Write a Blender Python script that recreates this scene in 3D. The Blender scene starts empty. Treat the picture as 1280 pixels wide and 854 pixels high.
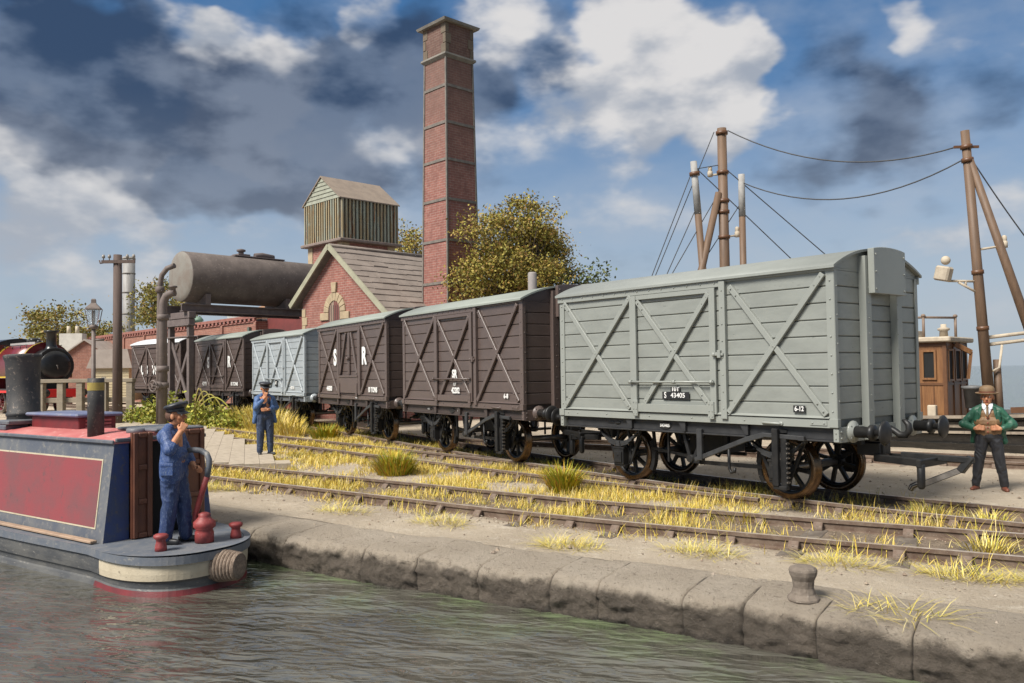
import bpy, bmesh, math, random
import numpy as np
from mathutils import Vector, Matrix, Quaternion, noise
from math import sin, cos, pi, radians, sqrt, atan2
random.seed(7)
S = bpy.context.scene
COL = S.collection

# ------------------------------------------------------------------ camera
cam = bpy.data.cameras.new('camera')
cam.sensor_width = 36.0
cam.lens = 29.741
cam.clip_start = 0.1
cam.clip_end = 3000
co = bpy.data.objects.new('camera', cam)
COL.objects.link(co)
YAW, PITCH, ROLL = 0.8880, 0.0347, -0.0138
fw = Vector((-sin(YAW) * cos(PITCH), cos(YAW) * cos(PITCH), sin(PITCH)))
rt = Vector((cos(YAW), sin(YAW), 0))
up = rt.cross(fw)
R_ = cos(ROLL) * rt + sin(ROLL) * up
U_ = -sin(ROLL) * rt + cos(ROLL) * up
M = Matrix((R_, U_, -fw)).transposed().to_4x4()
M.translation = (6.2367, -10.811, 1.9844)
co.matrix_world = M
S.camera = co
S.render.resolution_x, S.render.resolution_y = 1024, 683

# ------------------------------------------------------------------ sky and sun
SUN_DIR = Vector((0.02, -0.74, 0.80)).normalized()      # towards the sun
EL = math.asin(SUN_DIR.z)
AZ = atan2(SUN_DIR.x, SUN_DIR.y)
S.view_settings.view_transform = 'Standard'
S.view_settings.look = 'None'
S.view_settings.gamma = 1
S.view_settings.use_curve_mapping = False
S.view_settings.exposure = 0.0

W = bpy.data.worlds.new('World')
S.world = W
W.use_nodes = True
nt = W.node_tree
N = nt.nodes
Lk = nt.links
N.clear()
def wn(t, **k):
    n = N.new(t)
    for a, b in k.items():
        setattr(n, a, b)
    return n
def wmath(op, a, b=None, clamp=False):
    n = wn('ShaderNodeMath', operation=op, use_clamp=clamp)
    for i, v in enumerate((a, b)):
        if v is None:
            continue
        if isinstance(v, (int, float)):
            n.inputs[i].default_value = v
        else:
            Lk.new(v, n.inputs[i])
    return n.outputs[0]
def wmix(f, a, b):
    n = wn('ShaderNodeMix', data_type='RGBA')
    if isinstance(f, (int, float)):
        n.inputs[0].default_value = f
    else:
        Lk.new(f, n.inputs[0])
    for i, v in ((6, a), (7, b)):
        if isinstance(v, tuple):
            n.inputs[i].default_value = (*v, 1)
        else:
            Lk.new(v, n.inputs[i])
    return n.outputs[2]
def wsmooth(v, a, b):
    n = wn('ShaderNodeMapRange', interpolation_type='SMOOTHSTEP')
    Lk.new(v, n.inputs[0])
    n.inputs[1].default_value = a
    n.inputs[2].default_value = b
    return n.outputs[0]
tc = wn('ShaderNodeTexCoord')
def wnoise(scale, detail, rough, stretch, loc=(0, 0, 0)):
    mp = wn('ShaderNodeMapping')
    mp.inputs['Scale'].default_value = stretch
    mp.inputs['Location'].default_value = loc
    Lk.new(tc.outputs['Generated'], mp.inputs[0])
    x = wn('ShaderNodeTexNoise')
    x.inputs['Scale'].default_value = scale
    x.inputs['Detail'].default_value = detail
    x.inputs['Roughness'].default_value = rough
    Lk.new(mp.outputs[0], x.inputs['Vector'])
    return x
nz = wnoise(7.0, 4, 0.5, (1, 1, 1.6))
sub = wn('ShaderNodeVectorMath', operation='SUBTRACT')
Lk.new(nz.outputs['Color'], sub.inputs[0])
sub.inputs[1].default_value = (0.5, 0.5, 0.5)
scl = wn('ShaderNodeVectorMath', operation='SCALE')
Lk.new(sub.outputs[0], scl.inputs[0])
scl.inputs['Scale'].default_value = 0.20
addv = wn('ShaderNodeVectorMath', operation='ADD')
Lk.new(tc.outputs['Generated'], addv.inputs[0])
Lk.new(scl.outputs[0], addv.inputs[1])
nrm = wn('ShaderNodeVectorMath', operation='NORMALIZE')
Lk.new(addv.outputs[0], nrm.inputs[0])
WDIR = nrm.outputs[0]
def blobs(lst):
    tot = None
    for (d, r, w) in lst:
        dt = wn('ShaderNodeVectorMath', operation='DOT_PRODUCT')
        Lk.new(WDIR, dt.inputs[0])
        dt.inputs[1].default_value = d
        m = wn('ShaderNodeMapRange', interpolation_type='SMOOTHSTEP')
        Lk.new(dt.outputs['Value'], m.inputs[0])
        m.inputs[1].default_value = cos(r)
        m.inputs[2].default_value = 1.0
        m.inputs[4].default_value = w
        tot = m.outputs[0] if tot is None else wmath('ADD', tot, m.outputs[0])
    return tot
WHITE = blobs([((-0.597, 0.730, 0.332), 0.130, 0.75), ((-0.544, 0.780, 0.310), 0.101, 0.70), ((-0.631, 0.690, 0.355), 0.101, 0.50), ((-0.666, 0.687, 0.292), 0.083, 0.30), ((-0.723, 0.651, 0.230), 0.118, 0.30), ((-0.879, 0.352, 0.323), 0.089, 0.75), ((-0.899, 0.283, 0.335), 0.083, 0.55), ((-0.964, 0.176, 0.198), 0.112, 0.65), ((-0.927, 0.317, 0.200), 0.118, 0.60), ((-0.963, 0.220, 0.157), 0.118, 0.40), ((-0.419, 0.844, 0.334), 0.071, 0.50), ((-0.371, 0.877, 0.306), 0.077, 0.60), ((-0.327, 0.899, 0.291), 0.059, 0.40), ((-0.380, 0.908, 0.178), 0.083, 0.50), ((-0.485, 0.859, 0.164), 0.095, 0.30), ((-0.723, 0.572, 0.388), 0.059, 0.45), ((-0.802, 0.466, 0.374), 0.059, 0.65), ((-0.963, 0.147, 0.226), 0.071, 0.40), ((-0.328, 0.915, 0.234), 0.047, 0.40), ((-0.795, 0.555, 0.244), 0.071, 0.30), ((-0.697, 0.642, 0.319), 0.071, 0.40), ((-0.873, 0.453, 0.180), 0.106, 0.40), ((-0.622, 0.756, 0.202), 0.106, 0.25), ((-0.483, 0.801, 0.353), 0.095, -0.60), ((-0.466, 0.845, 0.263), 0.130, -0.70), ((-0.386, 0.890, 0.243), 0.106, -0.70), ((-0.332, 0.877, 0.346), 0.095, -0.60), ((-0.595, 0.766, 0.243), 0.083, -0.35), ((-0.921, 0.332, 0.206), 0.041, -0.50), ((-0.647, 0.657, 0.388), 0.047, -0.30)])
DARK = blobs([((-0.937, 0.170, 0.305), 0.154, 0.90), ((-0.922, 0.257, 0.289), 0.142, 0.75), ((-0.888, 0.374, 0.267), 0.130, 0.80), ((-0.849, 0.461, 0.259), 0.142, 0.90), ((-0.785, 0.549, 0.287), 0.106, 0.75), ((-0.915, 0.313, 0.254), 0.130, 0.65), ((-0.841, 0.409, 0.355), 0.095, 0.60), ((-0.768, 0.538, 0.349), 0.083, 0.55), ((-0.692, 0.626, 0.359), 0.071, 0.50), ((-0.480, 0.839, 0.257), 0.095, 0.40), ((-0.418, 0.871, 0.256), 0.095, 0.45), ((-0.714, 0.610, 0.344), 0.083, 0.50), ((-0.950, 0.202, 0.240), 0.118, 0.50), ((-0.324, 0.907, 0.268), 0.059, 0.50), ((-0.929, 0.141, 0.343), 0.095, 0.40)])
sky = wn('ShaderNodeTexSky', sky_type='NISHITA')
sky.sun_disc = False
sky.sun_elevation = EL
sky.sun_rotation = AZ
sky.altitude = 0
sky.dust_density = 0.6
sky.ozone_density = 1.6
sep = wn('ShaderNodeSeparateXYZ')
Lk.new(tc.outputs['Generated'], sep.inputs[0])
elev = sep.outputs[2]
K = 2.5                                   # turns the cloud colours below into radiance at this exposure
def kc(r, g, b):
    return (r * K, g * K, b * K)
cl = wnoise(6.0, 5, 0.5, (1, 1, 2.3), (3.1, 1.7, 0.4)).outputs['Fac']
c3 = wnoise(13.0, 4, 0.5, (1, 1, 1.8), (0.3, 4.7, 2.4)).outputs['Fac']
fine = wmath('ADD', wmath('MULTIPLY', wmath('SUBTRACT', cl, 0.5), 1.5), wmath('MULTIPLY', wmath('SUBTRACT', c3, 0.5), 0.9))
bluegrad = wsmooth(elev, 0.02, 0.40)
tint = wn('ShaderNodeMix', data_type='RGBA', blend_type='MULTIPLY')
tint.inputs[0].default_value = 1.0
Lk.new(sky.outputs[0], tint.inputs[6])
tint.inputs[7].default_value = (0.26, 0.40, 0.50, 1)
base = wmix(bluegrad, kc(0.30, 0.37, 0.45), kc(0.040, 0.120, 0.265))
base = wmix(0.20, base, tint.outputs[2])
thin = wsmooth(wmath('ADD', fine, wmath('MULTIPLY', elev, -0.9)), -0.55, 0.40)      # thin veil, thicker low down
base = wmix(wmath('MULTIPLY', thin, 0.52), base, kc(0.46, 0.50, 0.56))
f_w = wsmooth(wmath('ADD', fine, WHITE), 0.20, 0.80)
f_d = wsmooth(wmath('ADD', wmath('MULTIPLY', fine, -1.05), wmath('ADD', wmath('MULTIPLY', DARK, 0.92), wmath('MULTIPLY', WHITE, -0.45))), 0.10, 1.0)
shade = wsmooth(wmath('ADD', cl, wmath('MULTIPLY', wmath('SUBTRACT', c3, 0.5), 0.8)), 0.36, 0.66)
whitec = wmix(shade, kc(0.34, 0.38, 0.45), kc(0.68, 0.67, 0.67))
c = wmix(f_w, base, whitec)
darkc = wmix(shade, kc(0.036, 0.064, 0.125), kc(0.13, 0.175, 0.26))
c = wmix(wmath('MULTIPLY', f_d, 0.93), c, darkc)
lowhaze = wsmooth(elev, 0.33, 0.0)
c = wmix(wmath('MULTIPLY', lowhaze, 0.60), c, kc(0.43, 0.465, 0.515))
c = wmix(wsmooth(elev, 0.42, 0.70), c, kc(0.56, 0.555, 0.54))               # neutral grey cloud added overhead, out of view, to fill the shadows
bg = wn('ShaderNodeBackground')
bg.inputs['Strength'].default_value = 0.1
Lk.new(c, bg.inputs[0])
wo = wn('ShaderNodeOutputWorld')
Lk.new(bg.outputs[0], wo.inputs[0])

sl = bpy.data.lights.new('sun', 'SUN')
sl.energy = 1.5
sl.angle = radians(22)
sl.color = (1.0, 0.955, 0.885)
so = bpy.data.objects.new('sun', sl)
COL.objects.link(so)
so.rotation_euler = SUN_DIR.to_track_quat('Z', 'Y').to_euler()
S.view_settings.exposure = 2.08

# ------------------------------------------------------------------ materials
MATS = {}
def nodes_of(m):
    return m.node_tree.nodes, m.node_tree.links
def newmat(name):
    m = bpy.data.materials.new(name)
    m.use_nodes = True
    n, l = nodes_of(m)
    return m, n, l, n['Principled BSDF']
def rgba(c):
    return (c[0], c[1], c[2], 1)
def mixc(n, l, f, a, b, blend='MIX'):
    x = n.new('ShaderNodeMix')
    x.data_type = 'RGBA'
    x.blend_type = blend
    if isinstance(f, (int, float)):
        x.inputs[0].default_value = f
    else:
        l.new(f, x.inputs[0])
    for i, v in ((6, a), (7, b)):
        if isinstance(v, tuple):
            x.inputs[i].default_value = rgba(v)
        else:
            l.new(v, x.inputs[i])
    return x.outputs[2]
def noi(n, l, scale, detail=5, rough=0.6, coord='Object', stretch=None):
    t = n.new('ShaderNodeTexCoord')
    x = n.new('ShaderNodeTexNoise')
    x.inputs['Scale'].default_value = scale
    x.inputs['Detail'].default_value = detail
    x.inputs['Roughness'].default_value = rough
    if stretch:
        mpn = n.new('ShaderNodeMapping')
        mpn.inputs['Scale'].default_value = stretch
        l.new(t.outputs[coord], mpn.inputs[0])
        l.new(mpn.outputs[0], x.inputs['Vector'])
    else:
        l.new(t.outputs[coord], x.inputs['Vector'])
    return x.outputs['Fac']
def ramp(n, l, v, a, b):
    x = n.new('ShaderNodeMapRange')
    x.interpolation_type = 'SMOOTHSTEP'
    l.new(v, x.inputs[0])
    x.inputs[1].default_value = a
    x.inputs[2].default_value = b
    return x.outputs[0]
def bump(n, l, bs, h, strength=0.3, dist=0.02):
    x = n.new('ShaderNodeBump')
    x.inputs['Strength'].default_value = strength
    x.inputs['Distance'].default_value = dist
    l.new(h, x.inputs['Height'])
    l.new(x.outputs[0], bs.inputs['Normal'])
def paint(name, col, var=None, rough=0.5, scale=3.0, wear=None, wearamt=0.5, bumps=0.15, bscale=40, metal=0.0, stretch=None, edge=None, spec=0.5):
    """weathered paint: base colour, a broad second colour, worn patches and worn edges"""
    if name in MATS:
        return MATS[name]
    m, n, l, b = newmat(name)
    var = var or tuple(x * 0.75 for x in col)
    c = mixc(n, l, ramp(n, l, noi(n, l, scale, 6, 0.65, stretch=stretch), 0.35, 0.68), col, var)
    if wear:
        w = ramp(n, l, noi(n, l, scale * 4.3, 8, 0.7, stretch=stretch), 0.62 - 0.12 * wearamt, 0.70)
        c = mixc(n, l, w, c, wear)
    if edge:
        g = n.new('ShaderNodeNewGeometry')
        e = ramp(n, l, g.outputs['Pointiness'], 0.503, 0.535)
        e2 = n.new('ShaderNodeMath')
        e2.operation = 'MULTIPLY'
        l.new(e, e2.inputs[0])
        l.new(ramp(n, l, noi(n, l, 30, 4), 0.40, 0.58), e2.inputs[1])
        c = mixc(n, l, e2.outputs[0], c, edge)
    l.new(c, b.inputs['Base Color'])
    b.inputs['Roughness'].default_value = rough
    b.inputs['Metallic'].default_value = metal
    b.inputs['Specular IOR Level'].default_value = spec
    if bumps:
        bump(n, l, b, noi(n, l, bscale, 4), bumps, 0.01)
    MATS[name] = m
    return m
def brick(name, c1, c2, mortar, grime, w=0.30, h=0.105, soot=None):
    if name in MATS:
        return MATS[name]
    m, n, l, b = newmat(name)
    t = n.new('ShaderNodeTexCoord')
    x = n.new('ShaderNodeTexBrick')
    l.new(t.outputs['UV'], x.inputs['Vector'])
    x.inputs['Scale'].default_value = 1.0
    x.inputs['Brick Width'].default_value = w
    x.inputs['Row Height'].default_value = h
    x.inputs['Mortar Size'].default_value = 0.010
    x.inputs['Mortar Smooth'].default_value = 0.3
    x.inputs['Bias'].default_value = -0.1
    x.inputs['Color1'].default_value = rgba(c1)
    x.inputs['Color2'].default_value = rgba(c2)
    x.inputs['Mortar'].default_value = rgba(mortar)
    c = mixc(n, l, ramp(n, l, noi(n, l, 0.9, 6, 0.7), 0.42, 0.72), x.outputs['Color'], grime)
    c = mixc(n, l, 0.6, c, mixc(n, l, ramp(n, l, noi(n, l, 3.5, 8, 0.75), 0.4, 0.65), x.outputs['Color'], tuple(q * 0.7 for q in c2)))
    if soot:
        sp = n.new('ShaderNodeSeparateXYZ'); l.new(t.outputs['Object'], sp.inputs[0])
        ad = n.new('ShaderNodeMath'); ad.operation = 'MULTIPLY_ADD'; l.new(noi(n, l, 0.8, 6, 0.7), ad.inputs[0]); ad.inputs[1].default_value = 7.0; l.new(sp.outputs[2], ad.inputs[2])
        c = mixc(n, l, ramp(n, l, ad.outputs[0], soot[0], soot[1]), c, mixc(n, l, 0.60, c, (0.105, 0.075, 0.058)))
    l.new(c, b.inputs['Base Color'])
    b.inputs['Roughness'].default_value = 0.85
    bump(n, l, b, x.outputs['Fac'], -0.5, 0.01)
    MATS[name] = m
    return m
def leafmat(name, cols, rough=0.6):
    """leaves or blades: every island of the mesh takes its own colour from a ramp"""
    if name in MATS:
        return MATS[name]
    m, n, l, b = newmat(name)
    g = n.new('ShaderNodeNewGeometry')
    r = n.new('ShaderNodeValToRGB')
    cr = r.color_ramp
    while len(cr.elements) < len(cols):
        cr.elements.new(0.5)
    for i, cc in enumerate(cols):
        cr.elements[i].position = i / max(1, len(cols) - 1)
        cr.elements[i].color = rgba(cc)
    l.new(g.outputs['Random Per Island'], r.inputs[0])
    l.new(r.outputs[0], b.inputs['Base Color'])
    b.inputs['Roughness'].default_value = rough
    b.inputs['Specular IOR Level'].default_value = 0.25
    MATS[name] = m
    return m

# ------------------------------------------------------------------ mesh helper
class MB:
    def __init__(self):
        self.v = []
        self.f = []
        self.mi = []
        self.sm = []
    def add(self, vs, fs, mat=0, smooth=False, M=None):
        o = len(self.v)
        for p in vs:
            p = Vector(p)
            if M is not None:
                p = M @ p
            self.v.append((p.x, p.y, p.z))
        for f in fs:
            self.f.append([i + o for i in f])
            self.mi.append(mat)
            self.sm.append(smooth)
        return self
    def box(self, x0, x1, y0, y1, z0, z1, mat=0, M=None):
        vs = [(x, y, z) for z in (z0, z1) for y in (y0, y1) for x in (x0, x1)]
        return self.add(vs, [(0, 2, 3, 1), (4, 5, 7, 6), (0, 1, 5, 4), (2, 6, 7, 3), (0, 4, 6, 2), (1, 3, 7, 5)], mat, False, M)
    def beam(self, p, q, w, h, upv=(0, 0, 1), mat=0):
        """box from p to q, w across, h along upv"""
        p = Vector(p); q = Vector(q)
        d = q - p
        L = d.length
        d.normalize()
        s = d.cross(Vector(upv))
        if s.length < 1e-5:
            s = d.cross(Vector((1, 0, 0)))
        s.normalize()
        u = s.cross(d)
        Mx = Matrix((s, d, u)).transposed().to_4x4()
        Mx.translation = p
        return self.box(-w / 2, w / 2, 0, L, -h / 2, h / 2, mat, Mx)
    def tube(self, pts, rad, n=10, mat=0, caps=True, smooth=True):
        pts = [Vector(p) for p in pts]
        if not isinstance(rad, (list, tuple)):
            rad = [rad] * len(pts)
        o = len(self.v)
        ref = None
        for i, p in enumerate(pts):
            a = pts[max(i - 1, 0)]
            b = pts[min(i + 1, len(pts) - 1)]
            d = (b - a).normalized()
            if ref is None:
                ref = d.orthogonal().normalized()
            ref = (ref - d * ref.dot(d))
            if ref.length < 1e-6:
                ref = d.orthogonal()
            ref.normalize()
            s = d.cross(ref)
            for k in range(n):
                t = 2 * pi * k / n
                self.v.append(tuple(p + (ref * cos(t) + s * sin(t)) * rad[i]))
        for i in range(len(pts) - 1):
            for k in range(n):
                k2 = (k + 1) % n
                self.f.append([o + i * n + k, o + i * n + k2, o + (i + 1) * n + k2, o + (i + 1) * n + k])
                self.mi.append(mat); self.sm.append(smooth)
        if caps:
            self.f.append([o + k for k in range(n)][::-1]); self.mi.append(mat); self.sm.append(False)
            e = o + (len(pts) - 1) * n
            self.f.append([e + k for k in range(n)]); self.mi.append(mat); self.sm.append(False)
        return self
    def lathe(self, prof, n=16, mat=0, M=None, smooth=True, caps=True):
        """profile of (radius, height) about local z"""
        o = len(self.v)
        vs = []
        for r, z in prof:
            for k in range(n):
                t = 2 * pi * k / n
                vs.append((r * cos(t), r * sin(t), z))
        fs = []
        for i in range(len(prof) - 1):
            for k in range(n):
                k2 = (k + 1) % n
                fs.append((i * n + k, i * n + k2, (i + 1) * n + k2, (i + 1) * n + k))
        self.add(vs, fs, mat, smooth, M)
        if caps:
            self.f.append([o + k for k in range(n)][::-1]); self.mi.append(mat); self.sm.append(False)
            e = o + (len(prof) - 1) * n
            self.f.append([e + k for k in range(n)]); self.mi.append(mat); self.sm.append(False)
        return self
    def prism(self, poly, t0, t1, axis='y', mat=0, M=None, smooth=False):
        """polygon (a, b) extruded along axis: 'y' -> (a,t,b), 'x' -> (t,a,b), 'z' -> (a,b,t)"""
        n = len(poly)
        def P(a, b, t):
            return {'y': (a, t, b), 'x': (t, a, b), 'z': (a, b, t)}[axis]
        vs = [P(a, b, t0) for a, b in poly] + [P(a, b, t1) for a, b in poly]
        fs = [tuple(range(n))[::-1], tuple(range(n, 2 * n))]
        self.add(vs, fs, mat, False, M)
        o = len(self.v) - 2 * n
        for i in range(n):
            j = (i + 1) % n
            self.f.append([o + i, o + j, o + n + j, o + n + i]); self.mi.append(mat); self.sm.append(smooth)
        return self
    def rivet(self, p, nrm_, r=0.016, mat=0):
        q = Vector(nrm_).normalized()
        Mx = q.to_track_quat('Z', 'Y').to_matrix().to_4x4()
        Mx.translation = p
        return self.lathe([(r, -0.003), (r * 0.85, r * 0.5), (r * 0.35, r * 0.8)], 6, mat, Mx)
    def ell(self, c, r, nu=12, nv=8, mat=0, M=None):
        c = Vector(c)
        vs = [(0, 0, -1)]
        for j in range(1, nv):
            t = pi * j / nv
            for k in range(nu):
                a = 2 * pi * k / nu
                vs.append((sin(t) * cos(a), sin(t) * sin(a), -cos(t)))
        vs.append((0, 0, 1))
        fs = []
        for k in range(nu):
            k2 = (k + 1) % nu
            fs.append((0, 1 + k2, 1 + k))
            for j in range(nv - 2):
                a = 1 + j * nu
                fs.append((a + k, a + k2, a + nu + k2, a + nu + k))
            a = 1 + (nv - 2) * nu
            fs.append((a + k, a + k2, len(vs) - 1))
        if M is None:
            vs = [(c.x + x * r[0], c.y + y * r[1], c.z + z * r[2]) for x, y, z in vs]
        else:
            vs = [c + M @ Vector((x * r[0], y * r[1], z * r[2])) for x, y, z in vs]
        return self.add(vs, fs, mat, True)
    def build(self, name, mats, parent=None, loc=None, bevel=0.0, rot=None, uv=False, seg=1, link=True):
        me = bpy.data.meshes.new(name)
        me.from_pydata(self.v, [], self.f)
        if not isinstance(mats, (list, tuple)):
            mats = [mats]
        for m in mats:
            me.materials.append(m)
        me.polygons.foreach_set('material_index', self.mi)
        me.polygons.foreach_set('use_smooth', self.sm)
        me.update()
        if bevel:
            bm = bmesh.new()
            bm.from_mesh(me)
            bm.normal_update()
            es = [e for e in bm.edges if len(e.link_faces) == 2 and e.calc_face_angle(0) > 0.6]
            bmesh.ops.bevel(bm, geom=es, offset=bevel, segments=seg, affect='EDGES', clamp_overlap=True, profile=0.6)
            bm.to_mesh(me)
            bm.free()
        if uv:
            boxuv(me)
        o = bpy.data.objects.new(name, me)
        if link:
            COL.objects.link(o)
        if parent:
            o.parent = parent
        if loc:
            o.location = loc
        if rot:
            o.rotation_euler = rot
        return o
def boxuv(me):
    l = me.uv_layers.new(name='UVMap')
    nl = len(me.loops)
    uv = np.zeros((nl, 2), dtype=np.float32)
    for p in me.polygons:
        n = p.normal
        for li in p.loop_indices:
            v = me.vertices[me.loops[li].vertex_index].co
            if abs(n.z) > 0.75:
                uv[li] = (v.x, v.y)
            elif abs(n.x) > abs(n.y):
                uv[li] = (v.y, v.z)
            else:
                uv[li] = (v.x, v.z)
    l.data.foreach_set('uv', uv.ravel())
def grid_obj(name, X, Y, Z, mat, parent=None, smooth=True):
    """X, Y, Z arrays of the same 2-D shape"""
    r, c = X.shape
    me = bpy.data.meshes.new(name)
    vs = np.stack([X, Y, Z], -1).reshape(-1, 3)
    i = np.arange(r * c).reshape(r, c)
    fs = np.stack([i[:-1, :-1], i[:-1, 1:], i[1:, 1:], i[1:, :-1]], -1).reshape(-1, 4)
    me.from_pydata(vs.tolist(), [], fs.tolist())
    me.polygons.foreach_set('use_smooth', [smooth] * len(me.polygons))
    me.materials.append(mat)
    me.update()
    o = bpy.data.objects.new(name, me)
    COL.objects.link(o)
    if parent:
        o.parent = parent
    return o
def tag(o, label=None, cat=None, group=None, kind=None):
    if label:
        o['label'] = label
    if cat:
        o['category'] = cat
    if group:
        o['group'] = group
    if kind:
        o['kind'] = kind
    return o
def empty(name, loc, rz=0.0, label=None, cat=None, group=None):
    o = bpy.data.objects.new(name, None)
    COL.objects.link(o)
    o.empty_display_size = 0.2
    o.location = loc
    o.rotation_euler = (0, 0, rz)
    return tag(o, label, cat, group)
def dupe(o, parent=None, loc=None, rot=None):
    c = o.copy()
    COL.objects.link(c)
    if parent is not None:
        c.parent = parent
    if loc is not None:
        c.location = loc
    if rot is not None:
        c.rotation_euler = rot
    return c
def dupe_tree(o, parent=None):
    c = o.copy()
    COL.objects.link(c)
    if parent is not None:
        c.parent = parent
    for ch in list(o.children):
        dupe_tree(ch, c)
    return c
def text_part(name, s, size, mat, parent, loc, rot, bold=0.0, ext=0.003, sx=1.0):
    cu = bpy.data.curves.new('t', 'FONT')
    cu.body = s
    cu.size = size
    cu.align_x = 'CENTER'
    cu.align_y = 'CENTER'
    cu.extrude = ext
    cu.offset = bold
    t = bpy.data.objects.new('t', cu)
    COL.objects.link(t)
    dg = bpy.context.evaluated_depsgraph_get()
    me = bpy.data.meshes.new_from_object(t.evaluated_get(dg))
    bpy.data.objects.remove(t)
    me.name = name
    me.materials.clear()
    me.materials.append(mat)
    o = bpy.data.objects.new(name, me)
    COL.objects.link(o)
    o.parent = parent
    o.location = loc
    o.rotation_euler = rot
    o.scale = (sx, 1, 1)
    return o
def gz(x):
    return -0.0055 * min(x, 0.0)
def smooth_path(pts, step=0.4):
    """Catmull-Rom through plan points"""
    P = [Vector((p[0], p[1], 0)) for p in pts]
    P = [P[0] * 2 - P[1]] + P + [P[-1] * 2 - P[-2]]
    out = []
    for i in range(1, len(P) - 2):
        n = max(2, int((P[i + 1] - P[i]).length / step))
        for k in range(n):
            t = k / n
            a, b, c_, d = P[i - 1], P[i], P[i + 1], P[i + 2]
            out.append(0.5 * ((2 * b) + (c_ - a) * t + (2 * a - 5 * b + 4 * c_ - d) * t * t + (3 * b - a - 3 * c_ + d) * t ** 3))
    out.append(P[-2])
    return out

# ------------------------------------------------------------------ colours
m_rust_rail = paint('rail_rust', (0.10, 0.062, 0.042), (0.16, 0.115, 0.082), 0.8, 6, wear=(0.21, 0.17, 0.13), bumps=0.3)
m_rail_top = paint('rail_top', (0.60, 0.51, 0.42), (0.42, 0.33, 0.25), 0.36, 5, metal=0.4, bumps=0.05)
m_sleeper = paint('sleeper_wood', (0.095, 0.075, 0.058), (0.17, 0.14, 0.11), 0.9, 8, bumps=0.5)
m_chair = paint('chair_iron', (0.13, 0.088, 0.064), (0.20, 0.155, 0.12), 0.85, 9, bumps=0.3)

# ------------------------------------------------------------------ ground, quay edge and water
EDGE = [(-120, -37), (-40, -15.6), (-20, -10.15), (-9.5, -7.33), (-5.62, -6.32), (-4.2, -6.02), (-2.5, -5.50), (-1.3, -5.10), (-0.27, -4.75),
        (0.7, -4.46), (1.65, -4.19), (2.85, -3.93), (3.8, -3.6), (6.0, -2.7), (10, -1.8), (16, -1.3), (40, -1.0), (200, -1.0)]
EX = np.array([e[0] for e in EDGE], float)
EY = np.array([e[1] for e in EDGE], float)
def edge_y(x):
    return np.interp(x, EX, EY)
WATER_Z = -0.57
def fbm(x, y, s, oct_=4, seed=0.0):
    return noise.fractal(Vector((x * s + seed, y * s - seed, seed * 0.37)), 0.9, 2.0, oct_)
def ground_mat():
    m, n, l, b = newmat('packed_ash_ground')
    a = noi(n, l, 0.55, 8, 0.65)
    bb = noi(n, l, 5.0, 8, 0.75)
    c = mixc(n, l, ramp(n, l, a, 0.36, 0.66), (0.50, 0.42, 0.32), (0.40, 0.33, 0.25))
    c = mixc(n, l, ramp(n, l, bb, 0.50, 0.72), c, (0.58, 0.51, 0.41))
    c = mixc(n, l, ramp(n, l, noi(n, l, 1.7, 8, 0.8), 0.60, 0.74), c, (0.21, 0.165, 0.12))
    l.new(c, b.inputs['Base Color'])
    b.inputs['Roughness'].default_value = 0.95
    b.inputs['Specular IOR Level'].default_value = 0.2
    c = mixc(n, l, ramp(n, l, noi(n, l, 38, 4, 0.7), 0.56, 0.70), c, (0.24, 0.19, 0.14))
    c = mixc(n, l, ramp(n, l, noi(n, l, 26, 5, 0.75), 0.60, 0.72), c, (0.60, 0.53, 0.43))
    at = n.new('ShaderNodeAttribute'); at.attribute_name = 'bed'                # oily brown earth between the rails
    c = mixc(n, l, at.outputs['Fac'], c, mixc(n, l, ramp(n, l, noi(n, l, 6, 7, 0.75), 0.4, 0.65), (0.15, 0.11, 0.078), (0.26, 0.20, 0.145)))
    l.new(c, b.inputs['Base Color'])
    h = n.new('ShaderNodeMath'); h.operation = 'ADD'
    l.new(noi(n, l, 20, 8, 0.8), h.inputs[0])
    l.new(noi(n, l, 2.6, 8, 0.75), h.inputs[1])
    bump(n, l, b, h.outputs[0], 0.9, 0.05)
    return m
m_ground = ground_mat()
xs = np.concatenate([-np.geomspace(900, 60, 40)[:-1], np.linspace(-60, -16, 60)[:-1], np.linspace(-16, 7, 154)[:-1], np.linspace(7, 20, 20)[:-1], np.linspace(20, 900, 18)])
vv = np.concatenate([np.linspace(0.82, 9, 60)[:-1], np.linspace(9, 40, 45)[:-1], np.geomspace(40, 1500, 40)])
GX, GV = np.meshgrid(xs, vv)
GY = edge_y(GX) + GV
GZ = np.zeros_like(GX)
for i in range(GX.shape[0]):
    for j in range(GX.shape[1]):
        x, y = GX[i, j], GY[i, j]
        k = 0.03 if GV[i, j] > 1.0 else 0.012
        drop = min(1.0, max(0.0, (y - 15.5) / 4.0)) * min(1.0, max(0.0, (x + 0.78 * (y - 15) + 10.0) / 5.0)) * 1.6
        GZ[i, j] = -drop - 0.14 + gz(max(x, -80)) + (k * fbm(x, y, 0.9) if -70 < x < 25 and y < 40 else 0)
GROUND = grid_obj('ground', GX, GY, GZ, m_ground)
tag(GROUND, kind='structure')

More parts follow.
